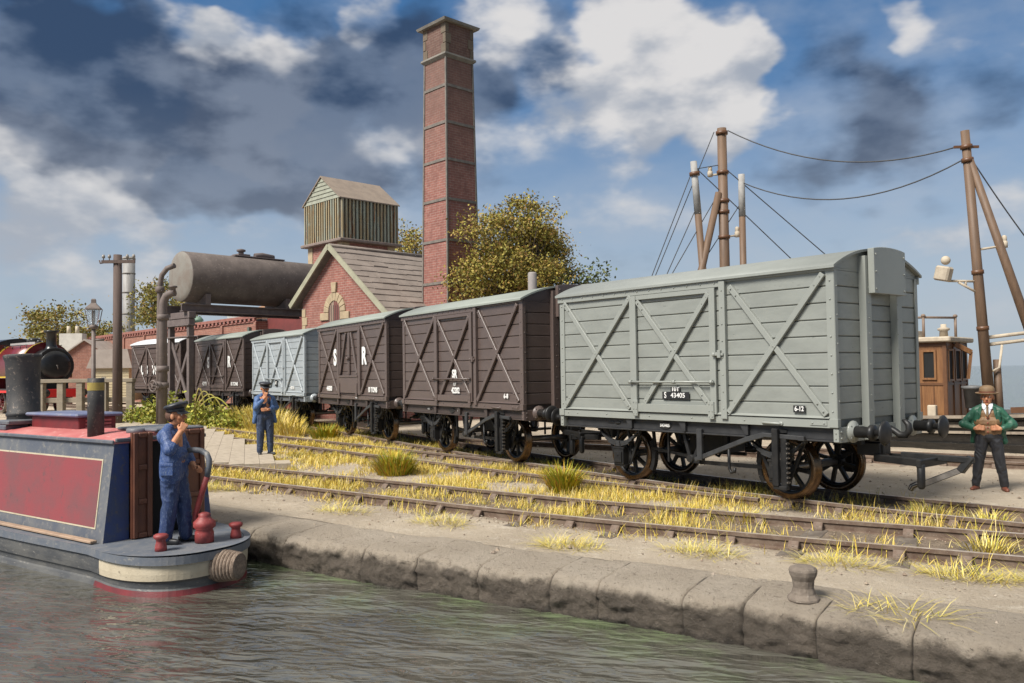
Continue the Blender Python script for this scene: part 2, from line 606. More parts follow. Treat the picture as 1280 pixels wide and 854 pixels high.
def water_mat():
    m, n, l, b = newmat('canal_water')
    t = n.new('ShaderNodeTexCoord')
    a = noi(n, l, 0.8, 5, 0.6)
    c = mixc(n, l, ramp(n, l, a, 0.36, 0.68), (0.060, 0.056, 0.045), (0.105, 0.100, 0.082))
    g = mixc(n, l, ramp(n, l, noi(n, l, 1.1, 6, 0.7), 0.40, 0.66), c, (0.115, 0.145, 0.075))
    # green weed grows along the foot of the quay: the band follows the wall's own line
    sp = n.new('ShaderNodeSeparateXYZ'); l.new(t.outputs['Object'], sp.inputs[0])
    mm = n.new('ShaderNodeMath'); mm.operation = 'MULTIPLY'; l.new(sp.outputs[0], mm.inputs[0]); mm.inputs[1].default_value = -0.30
    d = n.new('ShaderNodeMath'); d.operation = 'ADD'; l.new(mm.outputs[0], d.inputs[0]); l.new(sp.outputs[1], d.inputs[1])
    band = ramp(n, l, d.outputs[0], -6.3, -4.8)
    c = mixc(n, l, band, c, g)
    l.new(c, b.inputs['Base Color'])
    b.inputs['Roughness'].default_value = 0.045
    b.inputs['IOR'].default_value = 1.6
    b.inputs['Specular IOR Level'].default_value = 0.75
    mp_ = n.new('ShaderNodeMapping'); mp_.inputs['Rotation'].default_value = (0, 0, -0.62)
    l.new(t.outputs['Object'], mp_.inputs[0])
    def rip(scale, st, detail):
        m2 = n.new('ShaderNodeMapping'); m2.inputs['Scale'].default_value = st
        l.new(mp_.outputs[0], m2.inputs[0])
        x = n.new('ShaderNodeTexNoise'); x.inputs['Scale'].default_value = scale; x.inputs['Detail'].default_value = detail; x.inputs['Roughness'].default_value = 0.5
        x.inputs['Distortion'].default_value = 0.6
        l.new(m2.outputs[0], x.inputs['Vector'])
        return x.outputs['Fac']
    w1 = rip(1.3, (0.6, 1.3, 1), 3)
    w2 = rip(5.2, (0.55, 1.3, 1), 2)
    s1 = n.new('ShaderNodeMath'); s1.operation = 'MULTIPLY'; l.new(w2, s1.inputs[0]); s1.inputs[1].default_value = 0.42
    s2 = n.new('ShaderNodeMath'); s2.operation = 'ADD'; l.new(w1, s2.inputs[0]); l.new(s1.outputs[0], s2.inputs[1])
    bump(n, l, b, s2.outputs[0], 0.85, 0.17)
    return m
xs = np.linspace(-120, 120, 60)
WX, WV = np.meshgrid(xs, np.linspace(-90, 1.5, 40))
WY = edge_y(WX) + WV
m_water = water_mat()
tag(grid_obj('water', WX, WY, np.full_like(WX, WATER_Z), m_water), kind='structure')
HX, HY = np.meshgrid(np.linspace(-1500, 1200, 60), np.linspace(15.0, 1600, 60))
tag(grid_obj('water', HX, HY, np.full_like(HX, -0.62), m_water), kind='structure')        # made-up far water, added to mirror the sky and pale the horizon

def stone_mat():
    m, n, l, b = newmat('quay_stone')
    a = noi(n, l, 1.3, 8, 0.7)
    c = mixc(n, l, ramp(n, l, a, 0.38, 0.66), (0.44, 0.365, 0.28), (0.52, 0.44, 0.345))
    c = mixc(n, l, ramp(n, l, noi(n, l, 6, 8, 0.75), 0.55, 0.74), c, (0.15, 0.115, 0.085))
    c = mixc(n, l, ramp(n, l, noi(n, l, 9, 6, 0.7, stretch=(1, 1, 0.4)), 0.66, 0.80), c, (0.42, 0.385, 0.33))
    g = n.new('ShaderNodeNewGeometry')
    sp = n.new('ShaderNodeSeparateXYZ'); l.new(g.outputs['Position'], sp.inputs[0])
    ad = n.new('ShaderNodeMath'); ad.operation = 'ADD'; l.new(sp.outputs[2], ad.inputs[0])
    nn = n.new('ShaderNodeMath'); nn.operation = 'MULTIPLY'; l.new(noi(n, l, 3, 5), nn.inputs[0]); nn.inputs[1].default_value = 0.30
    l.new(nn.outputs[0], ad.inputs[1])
    face_dirt_shade = ramp(n, l, ad.outputs[0], -0.06, -0.16)                 # dirt stain and painted-in shade together darken the wall face
    c = mixc(n, l, face_dirt_shade, c, mixc(n, l, ramp(n, l, noi(n, l, 2.2, 8, 0.75), 0.36, 0.66), (0.095, 0.076, 0.057), (0.165, 0.133, 0.102)))
    at = n.new('ShaderNodeAttribute'); at.attribute_name = 'joint'
    c = mixc(n, l, ramp(n, l, noi(n, l, 22, 8, 0.8), 0.55, 0.68), c, (0.085, 0.068, 0.05))
    c = mixc(n, l, ramp(n, l, noi(n, l, 30, 6, 0.75), 0.62, 0.74), c, (0.42, 0.37, 0.30))
    c = mixc(n, l, ramp(n, l, at.outputs['Fac'], 0.2, 1.1), c, (0.06, 0.048, 0.037))       # earth in the open joints
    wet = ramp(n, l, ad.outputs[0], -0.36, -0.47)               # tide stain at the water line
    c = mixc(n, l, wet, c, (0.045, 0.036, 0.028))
    l.new(c, b.inputs['Base Color'])
    rr = n.new('ShaderNodeMapRange'); l.new(wet, rr.inputs[0]); rr.inputs[3].default_value = 0.9; rr.inputs[4].default_value = 0.35
    l.new(rr.outputs[0], b.inputs['Roughness'])
    h = n.new('ShaderNodeMath'); h.operation = 'ADD'
    l.new(noi(n, l, 9, 10, 0.8, stretch=(0.8, 0.8, 1.6)), h.inputs[0]); l.new(noi(n, l, 30, 6, 0.8), h.inputs[1])
    bump(n, l, b, h.outputs[0], 1.0, 0.06)
    return m
# dressed edge stones: profile swept along the quay edge, with a joint between neighbours
def edge_point(u_x):
    return Vector((u_x, float(edge_y(u_x)), 0))
us = []
x = -60.0
while x < 40:
    us.append(x)
    x += 0.0135 if -8.2 < x < 5.2 else 0.2
joints = []
x = -60.0
rj = random.Random(5)
while x < 40:
    joints.append(x)
    x += rj.uniform(0.52, 0.92)
joints = np.array(joints)
prof = [(0.94, 0.0), (0.84, 0.0), (0.76, -0.001), (0.69, -0.003), (0.62, -0.005), (0.56, -0.007), (0.50, -0.010), (0.44, -0.013), (0.38, -0.017), (0.32, -0.021), (0.26, -0.026), (0.20, -0.032), (0.155, -0.037), (0.12, -0.042), (0.09, -0.049), (0.066, -0.057), (0.046, -0.068), (0.030, -0.082),
        (0.018, -0.100), (0.009, -0.122), (0.003, -0.147)] + [(-0.004 - 0.004 * sin(k * 0.3), -0.172 - 0.025 * k) for k in range(16)] + [(0.01, -0.60), (0.02, -0.85)]
QD = np.zeros((len(prof), len(us)))
QX = np.zeros((len(prof), len(us))); QY = QX.copy(); QZ = QX.copy()
for j, u in enumerate(us):
    p = edge_point(u)
    t = (edge_point(u + 0.2) - edge_point(u - 0.2)).normalized()
    nn_ = Vector((-t.y, t.x, 0))                               # inland
    k = int(np.searchsorted(joints, u))
    dj = min(abs(u - joints[max(k - 1, 0)]), abs(u - joints[min(k, len(joints) - 1)]))
    rs = random.Random(k)
    off = rs.uniform(-0.022, 0.022)
    tilt = rs.uniform(-0.02, 0.02)
    g = min(1.0, max(0.0, 1.2 - dj / 0.0125))
    pil = min(1.0, dj / 0.12)
    for i, (a, z) in enumerate(prof):
        face = min(1.0, max(0.0, (0.60 - a) / 0.40))
        jn = 0.040 * fbm(u, a + z * 2, 2.2, 5, 3.0) * face + 0.036 * fbm(u, z * 1.8 - a, 6, 6, 8.0) * face + 0.012 * fbm(u, z - a, 17, 4, 1.0) * face
        inn = a + face * (0.7 * off + 0.024 * g + 0.006 * (1 - pil) ** 2) + jn
        q = p + nn_ * inn
        zz = -0.137 + gz(u) + z - face * 0.03 * g * (1 if z > -0.2 else 0) + 0.012 * fbm(u, a, 1.4, 3, 2.0) + tilt * 0.4 * face
        if face == 0:
            zz -= 0.012 * g * 0.5
        if i == 0:
            zz -= 0.06
        QD[i, j] = max(g * min(1.0, face * 1.2 + 0.0), 0.75 * g * (0.15 < a < 0.8) * (0.5 + 1.5 * fbm(u, a, 3.0, 3, 4.0)))
        QX[i, j], QY[i, j], QZ[i, j] = q.x, q.y, zz
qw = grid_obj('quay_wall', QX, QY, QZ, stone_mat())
at_ = qw.data.attributes.new('joint', 'FLOAT', 'POINT')
at_.data.foreach_set('value', QD.ravel().astype(np.float32))
tag(qw, 'long quay wall of worn rounded brown stone blocks along the water', 'quay wall')

# ------------------------------------------------------------------ tracks
def sweep_rail(name, path, side, parent, z0=0.0, cut=None):
    sec = [(-0.034, 0.0), (0.034, 0.0), (0.034, -0.045), (0.012, -0.06), (0.012, -0.125), (0.06, -0.145), (0.06, -0.16),
           (-0.06, -0.16), (-0.06, -0.145), (-0.012, -0.125), (-0.012, -0.06), (-0.034, -0.045)]
    mb = MB()
    n = len(sec)
    pts = []
    for i, p in enumerate(path):
        a = path[max(i - 1, 0)]; b = path[min(i + 1, len(path) - 1)]
        t = (b - a).normalized()
        nr = Vector((-t.y, t.x, 0))
        c = p + nr * side
        if cut and not (cut[0] <= c.x <= cut[1]):
            continue
        pts.append((c, nr))
    vs = []
    for c, nr in pts:
        for s, z in sec:
            q = c + nr * s
            vs.append((q.x, q.y, z + z0 + gz(q.x)))
    fs = []
    mb.add(vs, [])
    for i in range(len(pts) - 1):
        for k in range(n):
            k2 = (k + 1) % n
            mb.f.append([i * n + k2, i * n + k, (i + 1) * n + k, (i + 1) * n + k2])
            mb.mi.append(1 if k == 0 else 0); mb.sm.append(False)
    mb.f.append(list(range(n))); mb.mi.append(0); mb.sm.append(False)
    mb.f.append(list(range((len(pts) - 1) * n, len(pts) * n))[::-1]); mb.mi.append(0); mb.sm.append(False)
    return mb.build(name, [m_rust_rail, m_rail_top], parent)
sl_mb = MB().box(-0.13, 0.13, -1.12, 1.12, -0.22, -0.146)
SLEEPER = sl_mb.build('sleeper', m_sleeper, bevel=0.012, link=False).data
ch = MB()
for s in (-1, 1):
    ch.prism([(0.04 * s, -0.13), (0.13 * s, -0.13), (0.125 * s, -0.10), (0.065 * s, -0.045), (0.03 * s, -0.055)], -0.06, 0.06, 'x')
    ch.rivet((0.0, 0.108 * s, -0.10), (0, 0, 1), 0.026)
ch.box(-0.062, 0.062, -0.128, 0.128, -0.15, -0.118)
CHAIR = ch.build('rail_chair', m_chair, bevel=0.008, link=False).data
def track(label, pts, g=1.25, spacing=0.78, cutA=None, cutB=None, skip=None, sl_from=None, sl_to=None, group='railway tracks in the yard'):
    root = empty('railway_track', (0, 0, 0), 0, label, 'railway track', group)
    path = smooth_path(pts, 0.35)
    sweep_rail('rail', path, -g / 2, root, cut=cutA)
    sweep_rail('rail', path, g / 2, root, cut=cutB)
    acc = 0.0
    cnt = 0
    for i in range(1, len(path)):
        d = (path[i] - path[i - 1]).length
        acc += d
        if acc >= spacing:
            acc -= spacing
            p = path[i]
            if skip and skip(p):
                continue
            if (sl_from is not None and p.x < sl_from) or (sl_to is not None and p.x > sl_to) or cnt >= 98:
                continue
            cnt += 1
            t = (path[i] - path[i - 1]).normalized()
            o = bpy.data.objects.new('sleeper', SLEEPER)
            COL.objects.link(o)
            o.parent = root
            o.location = (p.x, p.y, gz(p.x) + random.uniform(-0.008, 0.012))
            o.rotation_euler = (0, 0, atan2(t.y, t.x) + random.uniform(-0.03, 0.03))
            for s in (-1, 1):
                if p.x > -26:
                    c_ = bpy.data.objects.new('rail_chair', CHAIR)
                    COL.objects.link(c_)
                    c_.parent = o
                    c_.location = (0, s * g / 2, 0)
    return root, path
MAIN = [(-75, -2.2), (-48, 1.55), (-42, 2.42), (-36, 3.2), (-30.5, 3.62), (-23.4, 3.35), (-18.7, 2.80), (-15, 2.30), (-11.5, 1.83), (-8, 1.42), (-4.25, 1.17), (-1.1, 1.18), (2, 1.45), (6, 2.05), (12, 3.2), (22, 5.4)]
_, MAINP = track('railway track that the line of goods vans stands on', MAIN, 1.25, sl_from=-40, sl_to=9)
NEAR = [(-26, -8.5), (-18, -6.45), (-10.5, -4.46), (-6.6, -3.44), (-2.7, -2.40), (2.3, -0.62), (6, 0.75), (9, 2.0), (13, 3.4)]
track('front railway track nearest the water, half sunk in yellow grass', NEAR, 1.37, sl_from=-22, sl_to=6)
MID = [(-70, -7.2), (-50, -3.5), (-41, -1.95), (-33, -1.0), (-26, -0.72), (-19.4, -0.62), (-13, -0.22), (-9, 0.05), (-6, 0.24), (-3, 0.62), (0, 1.0)]
track('overgrown middle track curving in to join the vans\' track', MID, 1.25, cutA=(-70, -1.2), cutB=(-70, -6.4), sl_from=-60, sl_to=-5.5)
BACK = [(-14, 3.9), (-8, 5.95), (-3.5, 7.55), (-0.5, 8.66), (4, 10.4), (10, 12.8)]
track('rear track running behind the man in the green jacket, beside the boat', BACK, 1.35, sl_from=-8, sl_to=6)

bed = np.zeros(GX.shape)
for pts_, hw_, amt in ((NEAR, 0.95, 0.85), (MAIN, 1.0, 0.8), (MID, 0.9, 0.5), (BACK, 1.0, 0.8)):
    pp = smooth_path(pts_, 0.4)
    px_ = np.array([p.x for p in pp]); py_ = np.array([p.y for p in pp])
    dd = np.abs(GY - np.interp(GX, px_, py_))
    bed = np.maximum(bed, amt * np.clip((hw_ - dd) / 0.28, 0, 1) * (GX > px_[0]) * (GX < px_[-1]))
a_ = GROUND.data.attributes.new('bed', 'FLOAT', 'POINT')
a_.data.foreach_set('value', bed.ravel().astype(np.float32))

# ------------------------------------------------------------------ timber crossing
m_board = paint('weathered_boards', (0.40, 0.335, 0.255), (0.32, 0.265, 0.20), 0.9, 2.5, wear=(0.40, 0.355, 0.29), bumps=0.5, stretch=(1, 4, 1))
poly = [(-30, 0.9), (-23.2, -0.40), (-19.9, -0.95), (-15.5, -1.95), (-11.0, -3.05), (-11.7, -3.95), (-14.5, -4.45), (-21, -6.0), (-33.2, -4.6), (-33.2, -0.2)]
def in_poly(x, y, P=poly):
    r = False
    j = len(P) - 1
    for i in range(len(P)):
        if (P[i][1] > y) != (P[j][1] > y) and x < (P[j][0] - P[i][0]) * (y - P[i][1]) / (P[j][1] - P[i][1]) + P[i][0]:
            r = not r
        j = i
    return r
mb = MB()
dv = Vector((0.93, -0.37, 0)); nv = Vector((0.37, 0.93, 0))
ctr = Vector((-20, -2.5, 0))
for i in range(-14, 15):
    a0 = i * 0.32
    s = -17.0
    run = None
    while s < 14:
        p = ctr + nv * (a0 + 0.15) + dv * s
        ins = in_poly(p.x, p.y)
        brk = ins and run is not None and (s - run) > 2.6 + 1.3 * ((i * 37 % 11) / 11)
        if ins and run is None:
            run = s
        if run is not None and (not ins or brk):
            q0 = ctr + nv * a0 + dv * (run + 0.01); q1 = ctr + nv * a0 + dv * s
            z = 0.004 + random.uniform(-0.004, 0.004)
            vs = []
            for (p_, w_) in ((q0, 0), (q0, 0.314), (q1, 0.314), (q1, 0)):
                r = p_ + nv * w_
                vs.append((r.x, r.y, z + gz(r.x)))
            vs += [(a, b_, c_ - 0.16) for a, b_, c_ in vs]
            mb.add(vs, [(3, 2, 1, 0), (4, 5, 6, 7), (0, 1, 5, 4), (1, 2, 6, 5), (2, 3, 7, 6), (3, 0, 4, 7)])
            run = s if brk else None
        s += 0.06
bw = mb.build('path', m_board)
tag(bw, kind='structure')

# ------------------------------------------------------------------ goods vans
m_black = paint('black_iron', (0.012, 0.012, 0.0125), (0.022, 0.021, 0.020), 0.45, 7, bumps=0.08, spec=0.35)
m_dkgrey = paint('dark_underframe', (0.022, 0.022, 0.023), (0.034, 0.034, 0.035), 0.5, 6, bumps=0.08)
m_lever = paint('brake_gear', (0.040, 0.041, 0.042), (0.028, 0.028, 0.029), 0.5, 6)
m_bronze = paint('wheel_tyre', (0.17, 0.105, 0.058), (0.10, 0.065, 0.04), 0.25, 9, metal=0.85, bumps=0.05)
m_steel = paint('worn_steel', (0.30, 0.27, 0.24), (0.2, 0.18, 0.16), 0.4, 9, metal=0.7)
m_white = paint('lettering_white', (0.78, 0.77, 0.74), (0.66, 0.65, 0.62), 0.6, 9, bumps=0)
m_panelblk = paint('number_patch', (0.012, 0.012, 0.013), (0.02, 0.02, 0.02), 0.5, 6, bumps=0)
def livery(name, body, roof, under):
    dark = tuple(c * 0.86 for c in body)
    return dict(body=paint(name + '_body', body, dark, 0.34, 1.6, wear=tuple(c * 0.62 for c in body), wearamt=0.05, bumps=0.16, bscale=26, stretch=(1, 1, 3)),
                frame=paint(name + '_frame', tuple(min(1, c * 1.06) for c in body), body, 0.36, 2.5, bumps=0.05),
                roof=paint(name + '_roof', roof, tuple(c * 0.88 for c in roof), 0.6, 1.5, bumps=0.15),
                under=under, core=paint(name + '_groove', tuple(c * 0.45 for c in body), tuple(c * 0.6 for c in body), 0.7))
def buffer_parts(root, x, y, s, lv):
    b = MB()
    Mx = Matrix.Translation((x, y, 1.07)) @ Matrix.Rotation(s * pi / 2, 4, 'Y')
    b.lathe([(0.155, 0.0), (0.155, 0.03), (0.09, 0.045), (0.085, 0.06)], 18, 0, Mx)
    for k in range(4):
        a = k * pi / 2 + pi / 4
        b.rivet(Mx @ Vector((0.12 * cos(a), 0.12 * sin(a), 0.03)), (s, 0, 0), 0.018, 0)
    b.lathe([(0.082, 0.05), (0.078, 0.26), (0.105, 0.265), (0.11, 0.285), (0.105, 0.325), (0.06, 0.335), (0.045, 0.34)], 18, 1, Mx)
    o = b.build('buffer', [lv['frame'], m_black], root)
    h = MB()
    h.lathe([(0.042, 0.33), (0.042, 0.44), (0.10, 0.452), (0.165, 0.46), (0.172, 0.475), (0.15, 0.495), (0.08, 0.51), (0.01, 0.515)], 20, 0, Mx)
    h.build('buffer_head', m_black, o)
def wheel_mesh(r=0.465):
    w = MB()
    Mx = Matrix.Rotation(pi / 2, 4, 'X')              # axis along y; +z of profile -> -y (outside)
    # tyre and flange
    w.lathe([(r - 0.075, 0.055), (r - 0.01, 0.062), (r, 0.05), (r + 0.004, -0.03), (r + 0.03, -0.045), (r + 0.028, -0.07), (r - 0.02, -0.08), (r - 0.075, -0.075), (r - 0.075, 0.055)], 40, 0, Mx, caps=False)
    w.lathe([(r - 0.075, 0.035), (r - 0.115, 0.035), (r - 0.115, -0.055), (r - 0.075, -0.055)], 40, 1, Mx, caps=False)
    for k in range(8):
        a = 2 * pi * k / 8 + 0.2
        w.beam((0.06 * cos(a), 0.01, 0.06 * sin(a)), ((r - 0.10) * cos(a), 0.01, (r - 0.10) * sin(a)), 0.055, 0.06, (0, 1, 0), 1)
    w.lathe([(0.03, 0.09), (0.10, 0.085), (0.115, 0.06), (0.115, -0.07)], 16, 1, Mx)
    return w
def spring_axlebox(root, x, ys, name='axle_box', small=False):
    """axle guard, axle box and leaf spring; ys is -1 on the near side"""
    y0 = -1.21 + 0.20
    b = MB()
    def yb(a, c):
        return (ys * -a if ys > 0 else a, ys * -c if ys > 0 else c)
    def bx(x0, x1, a, c, z0, z1, mat=0):
        p, q = sorted((a * -ys, c * -ys))
        b.box(x0, x1, p, q, z0, z1, mat)
    bx(x - 0.115, x + 0.115, y0 - 0.04, y0 + 0.10, 0.30, 0.60)
    bx(x - 0.135, x + 0.135, y0 - 0.05, y0 + 0.08, 0.575, 0.61)
    bx(x - 0.085, x + 0.085, y0 - 0.065, y0 - 0.035, 0.34, 0.53)
    bx(x - 0.125, x + 0.125, y0 - 0.02, y0 + 0.07, 0.265, 0.30)
    bx(x - 0.07, x + 0.07, y0 - 0.055, y0 - 0.02, 0.61, 0.68)
    for s in (-1, 1):
        for (xa, za, xb, zb, w) in ((0.15, 0.30, 0.16, 0.72, 0.05), (0.16, 0.72, 0.10, 0.95, 0.05), (0.155, 0.32, 0.42, 0.93, 0.055)):
            b.beam((x + s * xa, (y0 + 0.10) * -ys, za), (x + s * xb, (y0 + 0.10) * -ys, zb), 0.03, w, (s, 0, 0.2))
    b.rivet((x, (y0 - 0.065) * -ys, 0.47), (0, ys, 0), 0.02)
    o = b.build(name, m_black, root, bevel=0.008)
    sp = MB()
    for lf in range(4):
        hw = 0.47 - 0.075 * lf
        pts = []
        for k in range(11):
            t = -1 + 2 * k / 10
            pts.append((x + t * hw, (y0 - 0.005) * -ys, 0.70 - lf * 0.021 + 0.20 * (t * hw / 0.47) ** 2))
        for k in range(10):
            sp.beam(pts[k], pts[k + 1], 0.075, 0.017)
    for s in (-1, 1):
        sp.box(x + s * 0.47 - 0.03, x + s * 0.47 + 0.03, (y0 - 0.04) * -ys if ys < 0 else -(y0 + 0.03), (y0 + 0.03) * -ys if ys < 0 else -(y0 - 0.04), 0.88, 0.96)
        sp.beam((x + s * 0.47, (y0 - 0.01) * -ys, 0.90), (x + s * 0.36, (y0 - 0.01) * -ys, 0.98), 0.06, 0.035)
    sp.box(x - 0.04, x + 0.04, min((y0 - 0.06) * -ys, (y0 + 0.05) * -ys), max((y0 - 0.06) * -ys, (y0 + 0.05) * -ys), 0.625, 0.72)
    sp.build('leaf_spring', m_lever, o)
def side_x(mb, x0, z0, x1, z1, y, w=0.085, t=0.035, mat=0):
    mb.beam((x0, y, z0), (x1, y, z1), t, w, (0, 0, 1), mat)
ROOF_H = 0.31
def roof_z(y, zt=3.36, hw=1.27):
    return zt + ROOF_H * (1 - (abs(y) / hw) ** 2.15)
def make_van(name, label, lv, kind, loc, rz, zs=1.0, front_coupling=False, gear=True):
    """goods van. kind: 'A' single sliding door in the middle with offset bracing, 'B' pair of cupboard doors in the middle"""
    root = empty(name, loc, rz, label, 'goods van', 'goods vans coupled in one train')
    H = 3.34
    L2, W2 = 2.80, 1.21
    zb = 1.13
    npl = 9
    ph = (H - 1.24) / npl
    # --- planked body: dark core with separate boards standing proud of it
    b = MB()
    b.box(-L2 + 0.035, L2 - 0.035, -W2 + 0.035, W2 - 0.035, zb, H, 1)
    for s in (-1, 1):
        for k in range(npl):
            z0, z1 = 1.24 + k * ph + 0.005, 1.24 + (k + 1) * ph - 0.005
            ya, yb_ = sorted((s * W2 - s * 0.04, s * W2 - s * 0.012))
            b.box(-L2 + 0.03, L2 - 0.03, ya, yb_, z0, z1)
            xa, xb = sorted((s * L2 - s * 0.04, s * L2 - s * 0.012))
            b.box(xa, xb, -W2 + 0.03, W2 - 0.03, z0, z1)
    body = b.build('body', [lv['body'], lv['core']], root, bevel=0.011)
    # gable ends under the curved roof
    ys_ = [-W2 + 0.02 + (2 * W2 - 0.04) * k / 16 for k in range(17)]
    for s in (-1, 1):
        b = MB()
        xa, xb = sorted((s * L2 - s * 0.05, s * L2 - s * 0.008))
        b.prism([(y, H - 0.01) for y in ys_] [:1] + [(y, roof_z(y) - 0.02) for y in ys_] + [(ys_[-1], H - 0.01)], xa, xb, 'x')
        b.box(*sorted((s * L2 - s * 0.03, s * L2 - s * 0.002)), -W2 + 0.05, W2 - 0.05, H + 0.02, H + 0.028)
        b.build('end_gable', lv['body'], body)
    # --- frame: corner angles, bottom rail, end pillars, riveted cornice
    f = MB()
    for s in (-1, 1):
        ya, yb_ = sorted((s * (W2 + 0.014), s * (W2 - 0.02)))
        f.box(-L2 - 0.01, L2 + 0.01, ya, yb_, zb, 1.245)                       # bottom rail
        ya, yb_ = sorted((s * (W2 + 0.035), s * (W2 - 0.02)))
        f.prism([(ya, 1.262), (yb_, 1.262), (yb_, 1.30), (ya, 1.27)] if s < 0 else [(ya, 1.262), (yb_, 1.262), (yb_, 1.27), (ya, 1.30)], -L2 + 0.10, L2 - 0.10, 'x')
        for e in (-1, 1):
            xa, xb = sorted((e * (L2 + 0.006), e * (L2 - 0.115)))
            y2, y3 = sorted((s * (W2 + 0.006), s * (W2 - 0.015)))
            f.box(xa, xb, y2, y3, 1.25, H)
            xa, xb = sorted((e * (L2 + 0.012), e * (L2 - 0.01)))
            y2, y3 = sorted((s * (W2 + 0.001), s * (W2 - 0.075)))
            f.box(xa, xb, y2, y3, zb + 0.002, H - 0.01)
            if s < 0:
                for k in range(8):
                    f.rivet((e * (L2 - 0.055), -W2 - 0.006, 1.36 + k * 0.26), (0, -1, 0), 0.017)
                for k in range(5):
                    f.rivet((e * (L2 + 0.012), -W2 + 0.05, 1.5 + k * 0.4), (e, 0, 0), 0.014)
            # headstock corner plates
            xa, xb = sorted((e * (L2 + 0.03), e * (L2 - 0.10)))
            y2, y3 = sorted((s * (W2 + 0.03), s * (W2 - 0.05)))
            f.box(xa, xb, y2, y3, zb + 0.01, zb + 0.13)
        for e in (-1, 1):
            # end pillars: T section, left of and right of the ventilator
            yc = s * 0.42
            xa, xb = sorted((e * (L2 - 0.01), e * (L2 + 0.10)))
            f.box(xa, xb, yc - 0.105 if s < 0 else yc - 0.045, yc + 0.045 if s < 0 else yc + 0.105, 0.94, H + 0.22)
            for k in range(9):
                f.rivet((e * (L2 + 0.10), yc + (-0.03), 1.35 + k * 0.22), (e, 0, 0), 0.012)
    f.build('frame', lv['frame'], root, bevel=0.008)
    # --- ventilator hood on each end
    for e in (-1, 1):
        v = MB()
        prof = [(-0.46, 3.02), (0.46, 3.02)] + [(0.46 - 0.92 * k / 8, roof_z(0.46 - 0.92 * k / 8) + 0.03) for k in range(9)]
        xa, xb = sorted((e * (L2 + 0.105), e * (L2 + 0.20)))
        v.prism(prof, xa, xb, 'x')
        for yy in (-0.41, 0.41):
            for zz in (3.08, 3.33, 3.58):
                v.rivet((e * (L2 + 0.20), yy, zz), (e, 0, 0), 0.02)
        v.build('ventilator', lv['frame'], root, bevel=0.008)
    # --- roof
    r = MB()
    yr = [-1.285 + 2.57 * k / 20 for k in range(21)]
    top = [(y, roof_z(y, 3.36, 1.285) + 0.025) for y in yr]
    bot = [(y, roof_z(y, 3.36, 1.285) - 0.012) for y in yr]
    sec = top + bot[::-1]
    n = len(sec)
    r.prism(sec[::-1], -L2 - 0.055, L2 + 0.055, 'x', smooth=False)
    ro = r.build('roof', lv['roof'], root)
    for p in ro.data.polygons:
        if abs(p.normal.x) < 0.5 and p.normal.z > 0.1:
            p.use_smooth = True
    # --- sides
    sgn = -1
    def side(parent_rot):
        y = -W2
        # cornice strip
        c = MB()
        x_end = 0.97 if kind == 'A' else L2
        c.box(-L2 - 0.03, x_end, y - 0.035, y, 3.245, 3.365)
        if kind == 'A':
            c.box(x_end + 0.002, L2 + 0.03, y - 0.022, y, 3.315, 3.365)
        k = 0
        xx = -L2 + 0.1
        while xx < x_end - 0.05:
            c.rivet((xx, y - 0.035, 3.305), (0, -1, 0), 0.017)
            xx += 0.27
        co_ = c.build('cornice', lv['frame'], root, bevel=0.006, rot=(0, 0, parent_rot))
        def br(x0, z0, x1, z1, x2, z2, x3, z3):
            d = MB()
            side_x(d, x0, z0, x1, z1, y - 0.018, 0.085, 0.045)
            side_x(d, x2, z2, x3, z3, y - 0.026, 0.085, 0.052)
            for (xa, za, xb, zb_) in ((x0, z0, x1, z1), (x2, z2, x3, z3)):
                v_ = Vector((xb - xa, 0, zb_ - za)).normalized()
                L_ = Vector((xb - xa, 0, zb_ - za)).length
                for t in (0.06, 0.20, L_ / 2, L_ - 0.20, L_ - 0.06):
                    d.rivet((xa + v_.x * t, y - 0.045, za + v_.z * t), (0, -1, 0), 0.018)
            return d
        if kind == 'A':
            br(-2.66, 3.24, -1.02, 1.31, -2.66, 1.31, -0.97, 3.24).build('diagonal_brace', lv['frame'], root, bevel=0.006, rot=(0, 0, parent_rot))
            br(1.08, 3.24, 2.66, 1.31, 1.03, 1.30, 2.66, 3.28).build('diagonal_brace', lv['frame'], root, bevel=0.006, rot=(0, 0, parent_rot))
            g = MB()
            g.box(0.90, 1.01, y - 0.055, y + 0.01, 1.20, 3.33)                        # door post
            g.box(1.012, 2.66, y - 0.006, y + 0.01, 1.17, 1.19)
            for k in range(8):
                g.rivet((0.955, y - 0.055, 1.36 + k * 0.26), (0, -1, 0), 0.015)
            g.build('door_post', lv['frame'], root, bevel=0.006, rot=(0, 0, parent_rot))
            dr = MB()
            dr.box(-0.985, -0.845, y - 0.05, y - 0.002, 1.262, 3.24)
            dr.box(0.70, 0.815, y - 0.05, y - 0.002, 1.262, 3.24)
            dr.box(-0.843, 0.698, y - 0.042, y - 0.002, 3.165, 3.24)
            dr.box(-0.843, 0.698, y - 0.055, y - 0.002, 1.262, 1.40)
            for xx in (-0.87, 0.72):
                dr.box(xx - 0.055, xx + 0.055, y - 0.072, y - 0.045, 1.19, 1.46)
                for dx in (-0.03, 0.03):
                    for zz in (1.23, 1.31, 1.42):
                        dr.rivet((xx + dx, y - 0.072, zz), (0, -1, 0), 0.014)
            dr.box(0.815, 0.90, y - 0.05, y - 0.03, 2.17, 2.23)
            d_o = dr.build('side_door', lv['frame'], root, bevel=0.006, rot=(0, 0, parent_rot))
            br(-0.83, 3.15, 0.66, 1.41, -0.68, 1.41, 0.69, 3.16).build('door_brace', lv['frame'], d_o, bevel=0.006)
            h = MB()
            h.tube([(-0.98, y - 0.085, 1.768), (0.80, y - 0.085, 1.768)], 0.018, 8)
